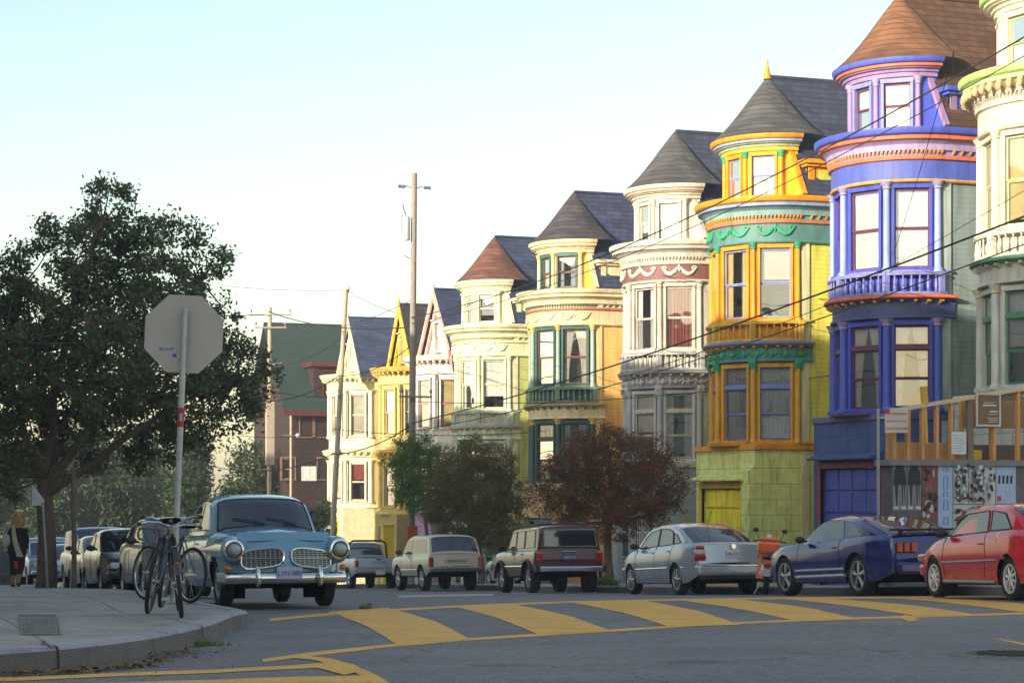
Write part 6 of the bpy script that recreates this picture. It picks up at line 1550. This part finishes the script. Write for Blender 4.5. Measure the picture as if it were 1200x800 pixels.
def bloc(px, py): p = gpt(px, py, CH); return (p.x, p.y, G(p.x, p.y) + kerb_h(p.y, -1) + .003)
# local +x is the bicycle's forward direction, rotation 90 degrees points it down the street
bicycle('black city bicycle seen end-on with a white plate and red reflector on its rear mudguard', (.02, .02, .025), bloc(213, 724), RAD(82), RAD(-6), bag=True, fender=True)
bicycle('racing bicycle with brown taped drop handlebar, leaning left of the sign post', (.03, .03, .09), bloc(222, 703), RAD(112), RAD(5), drop=True, barc=mat('brown_bar_tape', (.20, .11, .06), .8))
bicycle('dark blue bicycle leaning against the post from the left, seen nearly end-on with narrow tyre', (.03, .035, .10), bloc(173, 718), RAD(74), RAD(10))
# U-lock hanging
sc = gpt(885, 690)
def scooter():
    r = local_thing('moped', 'orange moped with white topped rear box standing between the silver saloon and the blue coupe', 'moped')
    og = mat('orange_plastic', (.82, .13, .02), .3, coat=.6); 
    for x in (0, 1.2):
        w = MB().lathe([(.14, -.05), (.17, -.055), (.225, -.045), (.24, 0), (.225, .045), (.17, .055), (.14, .05)], (x, 0, .24), 'y', 28).build('wheel', M_tyre, r, smooth=True)
        MB().lathe([(0, .03), (.05, .035), (.14, .02), (.15, .05)], (x, 0, .24), 'y', 20).lathe([(0, -.03), (.05, -.035), (.14, -.02), (.15, -.05)], (x, 0, .24), 'y', 20).build('rim', M_alloy, w, smooth=True)
    MB().grid([[(-.25 + .75 * q, yy * (.12 + .05 * sin(pi * q)), .52 + .16 * sin(pi * min(1, q * 1.2)) * .6 - .2 * abs(yy) ** 3) for yy in fr(-1, 1, 10)] for q in fr(0, 1, 12)]).build('rear_fairing', og, r, smooth=True)
    MB().cbox((.02, 0, .42), (.55, .2, .16)).build('engine_cover', M_black, r, bevel=.04)
    MB().grid([[(.62 + .25 * q + .05 * sin(4 * q), 0 + yy * (.22 - .05 * q), .28 + .62 * q) for yy in fr(-1, 1, 8)] for q in fr(0, 1, 10)]).build('leg_shield', og, r, smooth=True)
    MB().cbox((.42, 0, .26), (.5, .24, .06)).build('footboard', M_black, r, bevel=.02)
    MB().tube([(1.2, .07, .24), (1.05, .07, .55), (.95, 0, .75), (.88, 0, 1.0)], .025, 8).tube([(1.2, -.07, .24), (1.05, -.07, .55), (.95, 0, .75)], .025, 8).build('fork', M_sil, r, smooth=True)
    h = MB().tube([(.80, -.32, 1.0), (.87, -.15, 1.02), (.88, 0, 1.0), (.87, .15, 1.02), (.80, .32, 1.0)], .015, 8).build('handlebar', M_black, r, smooth=True)
    for s in (-1, 1): MB().tube([(.86, s * .2, 1.02), (.84, s * .27, 1.18)], .007, 5).ball((.83, s * .28, 1.22), (.02, .06, .045), 10, 6).build('mirror', M_black, h, smooth=True)
    MB().lathe([(0, .05), (.05, .045), (.08, 0), (.06, -.06)], (.96, 0, .94), 'x', 18).build('headlight', M_clear, r, smooth=True)
    MB().ball((.22, 0, .72), (.34, .13, .06), 14, 8).build('seat', M_black, r, smooth=True)
    b = MB().cbox((-.32, 0, .92), (.40, .42, .26)).build('rear_box', og, r, bevel=.07); MB().cbox((-.32, 0, 1.075), (.34, .36, .06)).build('box_lid', og, b, bevel=.03)
    MB().ball((-.3, 0, 1.12), (.07, .07, .05), 10, 6).build('lid_lamp', mat('white_plastic', (.62, .62, .64), .4), b, smooth=True)
    MB().tube([(-.4, .1, .78), (-.2, .1, .62)], .012, 6).tube([(-.4, -.1, .78), (-.2, -.1, .62)], .012, 6).build('rack', M_sil, r)
    MB().cbox((-.30, 0, .58), (.05, .16, .08)).build('tail_light', M_red, r, bevel=.02); MB().cbox((-.33, 0, .44), (.015, .18, .14)).build('license_plate', M_plate, r)
    MB().tube([(.2, .1, .25), (.1, .22, .0)], .012, 6).build('kickstand', M_sil, r)
    x, y = 16.85, 34.0; r.location = (x, y, G(x, y) + .01); r.rotation_euler = (RAD(4), 0, RAD(63))
scooter()

# ================================================================== right-hand signs, hoarding, posters
def board(nm, px0, py0, px1, py1, Z, m, thick=.02, parent=None):
    pass
ysg = along(18.6, 1029); Zq = CT * ysg + ST * 18.6
p = Vector((18.6, ysg, G(18.6, ysg) + CH)); s = FPX / Zq
t = thing('parking_sign', 'small white parking sign with red lettering on a thin grey post by the blue house', 'sign', tuple(p))
zt = (HY - 478) / s
MB().tube([p, (p.x, p.y, zt)], .03, 10).build('post', mat('dull_post', (.30, .32, .33), .5, metal=.4), t, smooth=True)
o = Vector((p.x, p.y, 0)) + rgt * .34; hgt = 29 / s; wid = 27 / s
pl_ = MB().obox(o + Vector((0, 0, 0)) - fwd * .035, rgt, fwd, Vector((0, 0, 1)), -wid / 2, wid / 2, 0, .006, zt - hgt, zt).build('sign_plate', mat('sign_cream', (.55, .50, .46), .5), t, bevel=.002)
CamRot = Matrix((rgt, Vector((0, 0, 1)), -fwd)).transposed()
rdm = mat('sign_red', (.45, .02, .02), .5)
for k, (tx, sz) in enumerate((('NO PARKING', .068), ('8 AM TO 6 PM', .058), ('TOW-AWAY', .08))):
    text_mesh(tx, sz, rdm, pl_, Vector((o.x, o.y, zt - .11 - k * .14)) - fwd * .039, CamRot, .002)
MB().obox(o - fwd * .04, rgt, fwd, Vector((0, 0, 1)), -wid / 2, -wid / 2 + .09, -.003, .001, zt - .1, zt - .01).build('sign_symbol', rdm, pl_)
MB().obox(o - fwd * .06, rgt, fwd, Vector((0, 0, 1)), -.34, -.1, .03, .05, zt - .2, zt - .16).build('bracket', M_grey, t)

M_stud = mat('new_timber', (.60, .30, .10), .8, kind='wood', bump=.3, var=.2); M_ply = mat('plywood', (.32, .19, .10), .85, kind='wood', bump=.2, var=.2, grain=(2, 2, 6))
yh = 33.0; 
def hx(px, y=yh): k = (px - 600) / FPX; return (k * CT + ST) / (CT - k * ST) * y
def hz(py, px, y=yh): return (HY - py) / FPX * (CT * y + ST * hx(px, y))
xl, xr_ = hx(1045), hx(1290)
gl_ = G(xl, yh) + CH
T = thing('construction_platform', 'raised building site platform of raw timber studs on a dark hoarding wall, right edge', 'scaffold', (xl, yh, gl_))
zb_, = (hz(538, 1045),)
MB().box((xl, yh, gl_), (xr_, yh + .05, zb_ - .12)).box((xl, yh + .052, gl_), (xl + .05, yh + .4, zb_ - .12)).build('hoarding_wall', mat('grey_board', (.12, .11, .12), .8, var=.2), T)
MB().box((xl - .1, yh - .08, zb_ - .12), (xr_, yh + .5, zb_)).build('deck_edge', mat('grey_timber', (.20, .19, .19), .85, kind='wood', bump=.3), T, bevel=.01)
tp = lambda x: hz(480, 1050) + (x - hx(1050)) * (hz(455, 1200) - hz(480, 1050)) / (hx(1200) - hx(1050))
for px in (1048, 1064, 1081, 1098, 1115, 1139, 1165, 1193, 1215, 1240, 1270):
    x = hx(px); 
    if px == 1139: MB().box((x - .10, yh - .03, zb_), (x + .02, yh + .06, tp(x) - .04)).build('stud', mat('old_timber', (.20, .15, .12), .85, kind='wood', bump=.3), T, bevel=.004)
    else: MB().box((x - .03, yh - .03, zb_), (x + .03, yh + .07, tp(x) - .04)).build('stud', M_stud, T, bevel=.004)
for dy in (.36,):
    for px in (1048, 1072, 1105, 1135, 1170): x = hx(px) + .1; MB().box((x - .03, yh + dy, zb_), (x + .03, yh + dy + .1, tp(x) - .04)).build('stud', M_stud, T, bevel=.004)
x0, x1 = hx(1040), hx(1290)
MB().add([(x0, yh - .06, tp(x0) - .04), (x1, yh - .06, tp(x1) - .04), (x1, yh + .1, tp(x1) - .04), (x0, yh + .1, tp(x0) - .04), (x0, yh - .06, tp(x0) + .03), (x1, yh - .06, tp(x1) + .03), (x1, yh + .1, tp(x1) + .03), (x0, yh + .1, tp(x0) + .03)],
         [(0, 3, 2, 1), (4, 5, 6, 7), (0, 1, 5, 4), (1, 2, 6, 5), (2, 3, 7, 6), (3, 0, 4, 7)]).build('top_rail', mat('pale_timber', (.62, .48, .33), .8, kind='wood', bump=.3), T)
MB().box((hx(1058), yh + .3, zb_), (hx(1140), yh + .34, zb_ + .34)).build('toe_board', M_stud, T)
MB().box((hx(1150), yh + .6, hz(500, 1150)), (hx(1280), yh + .64, hz(466, 1150))).build('plywood_sheet', M_ply, T)
MB().box((hx(1150), yh + .5, zb_), (hx(1290), yh + .54, hz(520, 1150))).build('plywood_sheet', mat('dark_ply', (.14, .10, .08), .9, kind='wood', bump=.2), T)
MB().box((hx(1150), yh + .3, zb_), (hx(1161), yh + .36, zb_ + .2)).build('yellow_tool_case', mat('yellow_plastic', (.6, .42, .03), .5), T, bevel=.02)
MB().tube([(hx(1085), yh - .02, hz(520, 1085)), (hx(1084), yh, hz(474, 1084))], .035, 8).tube([(hx(1084), yh, hz(474, 1084)), (hx(1081), yh - .03, hz(453, 1081))], .075, 8).build('wrapped_post', mat('orange_yellow_wrap', (.62, .36, .05), .7), T, smooth=True)
def flatboard(nm, label, cat, px0, py0, px1, py1, m, y=yh, off=.10, frame=None):
    x0, x1 = hx(px0, y), hx(px1, y); z1, z0 = hz(py0, px0, y), hz(py1, px0, y)
    t = thing(nm, label, cat, (x0, y - off, z0)); b = MB().box((x0, y - off, z0), (x1, y - off + .015, z1)).build('sheet', m, t)
    if frame: MB().box((x0 - .025, y - off - .01, z0 - .025), (x0 + .01, y - off + .02, z1 + .025)).box((x1 - .01, y - off - .01, z0 - .025), (x1 + .025, y - off + .02, z1 + .025)).box((x0 + .01, y - off - .01, z1 - .01), (x1 - .01, y - off + .02, z1 + .025)).box((x0 + .01, y - off - .01, z0 - .025), (x1 - .01, y - off + .02, z0 + .01)).build('frame', frame, t)
    return t, b, x0, x1, z0, z1
XR = Matrix(((1, 0, 0), (0, 0, -1), (0, 1, 0)))
wm = mat('white_ink', (.6, .58, .52), .7)
t, b, x0, x1, z0, z1 = flatboard('notice_board', 'framed brown notice board with faint white lettering hung on the studs', 'notice', 1142, 462, 1168, 498, mat('brown_notice', (.19, .11, .06), .7), frame=mat('pale_frame', (.55, .52, .46), .6))
for i, (a, b_, zz) in enumerate(((.3, .75, .72), (.25, .85, .62), (.55, .9, .42), (.5, .92, .35), (.45, .92, .22), (.5, .9, .16), (.5, .9, .10))):
    MB().box((x0 + (x1 - x0) * a, yh - .104, z0 + (z1 - z0) * zz), (x0 + (x1 - x0) * b_, yh - .101, z0 + (z1 - z0) * (zz + (.05 if i in (1, 2) else .02)))).build('text_line', wm, b)
t, b, x0, x1, z0, z1 = flatboard('paper_notice', 'white permit sheet with grey print pinned on the old grey stud', 'notice', 1112, 506, 1129, 532, mat('white_sheet', (.62, .64, .66), .8))
gi = mat('grey_ink', (.2, .22, .26), .8)
for k in range(7): MB().box((x0 + .03, yh - .103, z0 + .06 + k * .05), (x1 - .03 - (k % 3) * .03, yh - .101, z0 + .068 + k * .05)).build('text_line', gi, b)
# posters pasted on the hoarding
blk = mat('poster_black', (.015, .015, .016), .6); whi = mat('poster_white', (.50, .52, .56), .6); blu = mat('poster_blue', (.16, .24, .48), .6); rde = mat('poster_red', (.5, .05, .05), .6); bro = mat('poster_brown', (.20, .06, .05), .6); lbl = mat('poster_pale_blue', (.36, .46, .66), .6)
def poster(label, px0, px1, py0, py1, m, fn, off=.012):
    t, b, x0, x1, z0, z1 = flatboard('poster', label, 'poster', px0, py0, px1, py1, m, off=off); t['group'] = 'posters on the hoarding'
    Pq = lambda u, v: (x0 + (x1 - x0) * u, z0 + (z1 - z0) * v)
    layer = [0]
    def shape(pts, mm, nm='print'):
        layer[0] += 1; y = yh - off - .001 * layer[0]
        pp = [Pq(u, v) for u, v in pts]; MB().add([(x, y, z) for x, z in pp], [tuple(range(len(pp)))]).build(nm, mm, b)
    fn(shape)
def figure(sh):   # a standing figure in a dark coat, pale trouser edges
    sh([(.30, .97), (.42, 1), (.58, 1), (.70, .95), (.92, .80), (.98, .55), (.88, .50), (.86, .12), (.70, .10), (.62, .5), (.50, .55), (.38, .5), (.30, .10), (.14, .12), (.12, .50), (.02, .55), (.08, .80)], blk)
    for a in (.10, .74): sh([(a, .52), (a + .02, .52), (a + .09, .1), (a + .04, .1)], whi)
    sh([(.38, .98), (.40, .92), (.60, .92), (.62, .98)], mat('poster_skin', (.3, .18, .12), .7)); sh([(.05, .09), (.42, .09), (.38, .03), (.02, .03)], whi); sh([(.58, .09), (.95, .09), (.98, .03), (.62, .03)], whi)
dkg = mat('poster_dark_grey', (.20, .19, .22), .7)
poster('dark poster with a standing figure in a black coat, leftmost of the row', 1046, 1062, 541, 598, dkg, figure)
poster('dark poster with the same standing figure, second of the row', 1063, 1079, 541, 598, dkg, figure)
def collage(seed, cols, n=26):
    def f(sh):
        rs = random.Random(seed)
        for _ in range(n):
            u, v, w, h = rs.random() * .8 + .1, rs.random() * .85 + .07, rs.uniform(.06, .22), rs.uniform(.03, .10); a0 = rs.uniform(0, 6)
            sh([(min(1, max(0, u + w * cos(a0 + k * 1.05) * rs.uniform(.5, 1))), min(1, max(0, v + h * sin(a0 + k * 1.05) * rs.uniform(.5, 1)))) for k in range(6)], rs.choice(cols))
    return f
poster('dark red and black crowded poster in the middle of the hoarding', 1080, 1098, 541, 610, bro, collage(3, [blk, whi, bro, blk, mat('poster_skin', (.3, .18, .12), .7)], 30))
def bluecol(sh):
    for k, (v0, v1) in enumerate(((.86, .92), (.60, .80), (.50, .58), (.30, .46), (.10, .2))):
        sh([(.30, v0), (.70, v0), (.68, v1), (.34, v1)], blu); sh([(.42, v0 + .01), (.58, v0 + .01), (.56, v1 - .01), (.44, v1 - .01)], lbl)
poster('tall pale blue poster with a column of blue figures', 1099, 1116, 541, 622, lbl, bluecol)
poster('white poster with dense black ink drawing, left one of the pair', 1117, 1134, 541, 590, whi, collage(7, [blk, blk, blk, whi, whi, bro, mat('poster_grey', (.2, .2, .24), .7)], 90))
poster('white poster with dense black ink drawing, right one of the pair', 1135, 1152, 541, 590, whi, collage(8, [blk, blk, blk, whi, whi, bro, mat('poster_grey', (.2, .2, .24), .7)], 90))
poster('lower dark maroon and white patterned poster under the ink drawings', 1117, 1152, 591, 625, whi, collage(9, [bro, blk, bro, whi], 50))
poster('narrow pale poster with vertical lettering beside the ink drawings', 1153, 1166, 541, 610, whi, collage(10, [lbl, blk, dkg, whi], 18))
def redblue(sh):
    sh([(.05, .93), (.5, .93), (.5, .99), (.05, .99)], rde); sh([(.05, .1), (.25, .1), (.25, .22), (.05, .22)], rde)
    for k in range(4): sh([(.1 + k * .2, .5), (.2 + k * .2, .5), (.22 + k * .2, .68), (.12 + k * .2, .7)], blk); sh([(.12 + k * .2, .32), (.18 + k * .2, .32), (.2 + k * .2, .5), (.1 + k * .2, .5)], whi)
poster('light blue poster with red corner marks and four small dancers, rightmost', 1167, 1190, 541, 592, lbl, redblue)

# ================================================================== left pavement: person, small signs, fence
pz = Vector((3.95, 46.6, G(3.95, 46.6) + CH))
def person():
    s_ = 1.0; x, y = pz.x, pz.y; g = G(x, y) + CH
    root = thing('person', 'long haired person in black walking away on the left pavement with pale scarf', 'person', (x, y, g))
    dirn = fwd.copy(); side = rgt.copy()
    J = lambda a, f, h: Vector((x, y, g)) + side * a + dirn * f + Vector((0, 0, h))
    pts = [J(0, 0, .92), J(0, .01, 1.12), J(0, 0, 1.34), J(.0, .01, 1.43), J(0, .02, 1.55),
           J(-.09, 0, .88), J(-.10, .10, .50), J(-.10, -.02, .10), J(-.10, .12, .04),
           J(.09, 0, .88), J(.10, -.02, .50), J(.09, -.26, .14), J(.09, -.16, .06),
           J(-.17, 0, 1.36), J(-.22, .02, 1.10), J(-.20, .10, .88), J(.17, 0, 1.36), J(.23, -.02, 1.10), J(.21, .06, .88)]
    rads = [.14, .12, .15, .05, .05, .10, .07, .045, .035, .10, .07, .045, .035, .06, .045, .03, .06, .045, .03]
    E = [(0, 1), (1, 2), (2, 3), (3, 4), (0, 5), (5, 6), (6, 7), (7, 8), (0, 9), (9, 10), (10, 11), (11, 12), (2, 13), (13, 14), (14, 15), (2, 16), (16, 17), (17, 18)]
    # fingers
    for hi, sg in ((15, -1), (18, 1)):
        h = pts[hi]
        for k in range(4):
            a = h + dirn * (.03 - .02 * k) + Vector((0, 0, -.05)); b = a + Vector((0, 0, -.07 + .006 * abs(k - 1))) + side * (-sg * .012)
            pts += [a, b]; rads += [.012, .009]; n = len(pts); E += [(hi, n - 2), (n - 2, n - 1)]
        pts.append(h + dirn * .055 + Vector((0, 0, -.03))); rads.append(.011); E.append((hi, len(pts) - 1))
    me = bpy.data.meshes.new('body'); L = Vector((x, y, g)); me.from_pydata([tuple(p - L) for p in pts], E, [])
    o = bpy.data.objects.new('body', me); COL.objects.link(o); o.parent = root; ORG[o.name] = L
    sk = o.modifiers.new('skin', 'SKIN')
    for i, v in enumerate(me.skin_vertices[0].data): v.radius = (rads[i], rads[i] * .8 if i < 3 else rads[i])
    me.skin_vertices[0].data[0].use_root = True
    su = o.modifiers.new('sub', 'SUBSURF'); su.levels = 2; su.render_levels = 2
    me.materials.append(mat('skin', (.45, .27, .19), .6))
    # head, face turned slightly
    hc = J(0, .03, 1.60)
    MB().ball(hc, (.075, .095, .115), 18, 14).ball(hc + dirn * .095 + Vector((0, 0, -.01)), (.015, .02, .022), 8, 6).ball(hc + side * .075, (.012, .02, .03), 8, 6).ball(hc - side * .075, (.012, .02, .03), 8, 6).build('head', mat('skin', (.45, .27, .19), .6), o, smooth=True)
    # long blonde hair: strands falling over the back
    rs = random.Random(4); hb = MB()
    hb.ball(hc - dirn * .015 + Vector((0, 0, .02)), (.10, .115, .125), 16, 12)
    for k in range(70):
        a = rs.uniform(-1, 1); st = hc + side * (a * .09) - dirn * (.10 * math.sqrt(max(0, 1 - a * a)) - .01) + Vector((0, 0, rs.uniform(.0, .09)))
        hb.tube([st, st + side * (a * .035) - dirn * .02 + Vector((0, 0, -.14)), st + side * (a * .045 + rs.uniform(-.015, .015)) - dirn * .025 + Vector((0, 0, -.30 + rs.uniform(-.04, .04)))], [.018, .02, .008], 5)
    hb.build('hair', mat('blonde_hair', (.62, .36, .12), .5, var=.3, scale=40), root, smooth=True)
    # clothes
    ck = mat('black_cloth', (.018, .016, .018), .9)
    def sleeve_chain(prof, nm, m): 
        MB().tube([p for p, r in prof], [r for p, r in prof], 14).build(nm, m, root, smooth=True)
    rows = []
    for h, w, d in ((1.42, .07, .06), (1.39, .16, .09), (1.33, .205, .115), (1.2, .185, .125), (1.05, .165, .115), (.92, .20, .13), (.84, .225, .145), (.80, .22, .14)):
        rows.append([J(w * cos(a), d * sin(a), h) for a in fr(0, 2 * pi, 22)])
    MB().grid(rows).build('coat', ck, root, smooth=True)
    for sg, a, b, c in ((-1, 13, 14, 15), (1, 16, 17, 18)): sleeve_chain([(pts[a], .075), (pts[b], .06), (pts[c] + Vector((0, 0, .03)), .045)], 'sleeve', ck)
    for hip, kn, an in ((5, 6, 7), (9, 10, 11)): sleeve_chain([(pts[hip] + Vector((0, 0, .02)), .12), (pts[kn], .085), (pts[kn].lerp(pts[an], .55), .07)], 'trouser_leg', ck)
    for an, toe in ((7, 8), (11, 12)): MB().tube([pts[an] + Vector((0, 0, -.03)), pts[toe]], [.05, .035], 10).build('shoe', M_black, root, smooth=True)
    bag = thing('shoulder_bag', 'white cloth bag carried on the left shoulder of the walking person', 'bag', tuple(J(-.24, -.06, 1.05)))
    MB().ball(J(-.23, -.08, 1.10), (.10, .13, .16), 16, 12).build('pouch', mat('white_canvas', (.70, .64, .58), .9), bag, smooth=True)
    MB().tube([J(-.24, -.10, 1.22), J(-.15, -.10, 1.40), J(-.12, 0, 1.44), J(-.15, .1, 1.38), J(-.23, .06, 1.22)], .014, 6).build('strap', mat('white_canvas', (.70, .64, .58), .9), bag, smooth=True)
    sc_ = [J(-.06, -.10, 1.47), J(-.04, -.135, 1.30), J(-.01, -.15, 1.10), J(.06, -.17, .88), J(.12, -.18, .72)]
    MB().grid([[p - side * .035 * (1 + .3 * i), p - dirn * .01, p + side * .035 * (1 + .3 * i)] for i, p in enumerate(sc_)]).build('scarf', mat('pale_scarf', (.75, .68, .50), .9), root, smooth=True)
    MB().grid([[J(.03 * k - .03, -.15, .62), J(.03 * k - .02, -.15, .45)] for k in range(4)]).build('red_hem', mat('red_cloth', (.7, .06, .03), .8), root)
person()
# white pennant-shaped sign on a thin post in front of the trunk
q = Vector((4.15, 41.6, 0)); q.z = G(q.x, q.y) + CH; Zq = CT * q.y + ST * q.x
t = thing('street_sign', 'small tilted white sign on a thin grey post just left of the big trunk', 'sign', (q.x, q.y, q.z))
MB().tube([(q.x, q.y, q.z), tuple(W(50, 588, Zq))], .025, 8).build('post', mat('dull_post', (.30, .32, .33), .5, metal=.4), t, smooth=True)
aa = [W(38, 569, Zq), W(40, 570, Zq), W(52, 586, Zq), W(51, 592, Zq), W(37, 592, Zq)]
MB().prism([(0, 0)], 0, 0, lambda u, v, q: (0, 0, 0)) if False else None
mb = MB(); mb.add([p for p in aa] + [p + fwd * .02 for p in aa], [(0, 1, 2, 3, 4), (9, 8, 7, 6, 5)] + [(i, (i + 1) % 5, 5 + (i + 1) % 5, 5 + i) for i in range(5)]); mb.build('sign_plate', mat('sign_white', (.55, .57, .6), .5), t)
q = Vector((4.5, 39.9, 0)); q.z = G(q.x, q.y) + CH; Zq = CT * q.y + ST * q.x
t = thing('bare_post', 'thin dark brown post standing at the kerb right of the big trunk', 'post', (q.x, q.y, q.z))
MB().tube([(q.x, q.y, q.z), tuple(W(86, 548, Zq))], .05, 8).build('post', M_bark, t, smooth=True)
# picket fence at the left edge
p0, p1 = W(-60, 676, 52), W(14, 676, 60)
t = thing('picket_fence', 'low weathered picket fence behind the walking person', 'fence', (p0.x, p0.y, G(p0.x, p0.y) + CH)); mf = mat('fence_wood', (.16, .15, .16), .9, var=.3)
for k in range(26):
    p = p0.lerp(p1, k / 25); g = G(p.x, p.y) + CH; MB().box((p.x - .035, p.y - .02, g), (p.x + .035, p.y + .02, g + 1.0 + .03 * (k % 2))).build('picket', mf, t)
for h in (.3, .8):
    mb = MB(); a = Vector((p0.x, p0.y + .045, G(p0.x, p0.y) + CH + h)); b = Vector((p1.x, p1.y + .045, G(p1.x, p1.y) + CH + h)); mb.tube([a, b], .03, 4); mb.build('rail', mf, t)
# yellow post box like cabinet by the cream house
k = (449 - 600) / FPX; xx = 20.5; yy = along(xx, 449); zt = zat(615, xx, yy)
t = thing('utility_cabinet', 'bright yellow cabinet standing in the sun beside the cream house', 'cabinet', (xx, yy, G(xx, yy) + CH))
MB().box((xx, yy, G(xx, yy) + CH), (xx + .45, yy + .4, zt - .03)).build('body', mat('yellow_metal', (.75, .55, .03), .5), t, bevel=.02); MB().box((xx - .04, yy - .04, zt - .03), (xx + .49, yy + .44, zt + .04)).build('lid', mat('yellow_metal', (.75, .55, .03), .5), t, bevel=.015)
# small leaf-like debris by the crosswalk
q = gpt(428, 713.5)
tag(MB().ball((q.x, q.y, G(q.x, q.y) + .03), (.09, .05, .03), 9, 6).ball((q.x + .06, q.y + .02, G(q.x, q.y) + .05), (.04, .03, .03), 7, 5).build('debris', M_bark), 'small dark clump of debris lying on the crosswalk edge line', 'debris')
# power-line birds etc. are not in the photograph

# ================================================================== light, sky, camera
EL, AZ = 13.0, 30.0
d = Vector((cos(RAD(EL)) * cos(RAD(AZ)), cos(RAD(EL)) * sin(RAD(AZ)), -sin(RAD(EL))))
sl = bpy.data.lights.new('sun', 'SUN'); sl.energy = 3.2; sl.angle = RAD(.5); sl.color = (1, .88, .70)
so = bpy.data.objects.new('sun', sl); COL.objects.link(so); so.rotation_euler = d.to_track_quat('-Z', 'Y').to_euler()
w = bpy.data.worlds.new('World'); scn.world = w; w.use_nodes = True; nt = w.node_tree
sk = nt.nodes.new('ShaderNodeTexSky'); sk.sky_type = 'NISHITA'; sk.sun_disc = False; sk.sun_elevation = RAD(EL)
sd = -d; sk.sun_rotation = math.atan2(sd.x, sd.y); sk.air_density = 1.0; sk.dust_density = 1.3; sk.ozone_density = 1.0; sk.altitude = 30
bg = nt.nodes['Background']; bg.inputs[1].default_value = .125; mu = nt.nodes.new('ShaderNodeMix'); mu.data_type = 'RGBA'; mu.blend_type = 'MULTIPLY'; mu.inputs[0].default_value = 1; mu.inputs[7].default_value = (1.0, 1.0, .88, 1); nt.links.new(sk.outputs[0], mu.inputs[6]); nt.links.new(mu.outputs[2], bg.inputs[0])
cam = bpy.data.cameras.new('camera'); co = bpy.data.objects.new('camera', cam); COL.objects.link(co); scn.camera = co
cam.sensor_width = 36; cam.lens = 36 * FPX / 1200; cam.shift_y = (HY - 400) / 1200; cam.clip_end = 6000; cam.clip_start = .1
co.location = (0, 0, 0); co.rotation_euler = (RAD(90), 0, -math.atan2(ST, CT))
scn.view_settings.view_transform = 'Standard'; scn.view_settings.look = 'None'; scn.view_settings.exposure = 1.45
scn.view_settings.use_white_balance = True; scn.view_settings.white_balance_temperature = 6900; scn.view_settings.white_balance_tint = 14; scn.view_settings.gamma = 1
scn.view_settings.use_curve_mapping = False
scn.cycles.max_bounces = 6; scn.cycles.transparent_max_bounces = 12; scn.cycles.caustics_reflective = False; scn.cycles.caustics_refractive = False

# thin evening haze over the whole place
hz_ = bpy.data.meshes.new('haze'); bmh = bmesh.new(); bmesh.ops.create_cube(bmh, size=1); bmh.to_mesh(hz_); bmh.free()
ho = bpy.data.objects.new('haze', hz_); COL.objects.link(ho); ho.scale = (980, 930, 44); ho.location = (0, 150, -2); ho['kind'] = 'stuff'
mh = bpy.data.materials.new('haze'); mh.use_nodes = True; nh = mh.node_tree; nh.nodes.remove(nh.nodes['Principled BSDF'])
pv = nh.nodes.new('ShaderNodeVolumePrincipled'); pv.inputs['Color'].default_value = (.92, .93, .95, 1); pv.inputs['Density'].default_value = .0011; pv.inputs['Anisotropy'].default_value = .2
nh.links.new(pv.outputs[0], nh.nodes['Material Output'].inputs['Volume']); hz_.materials.append(mh)
scn.cycles.volume_bounces = 0
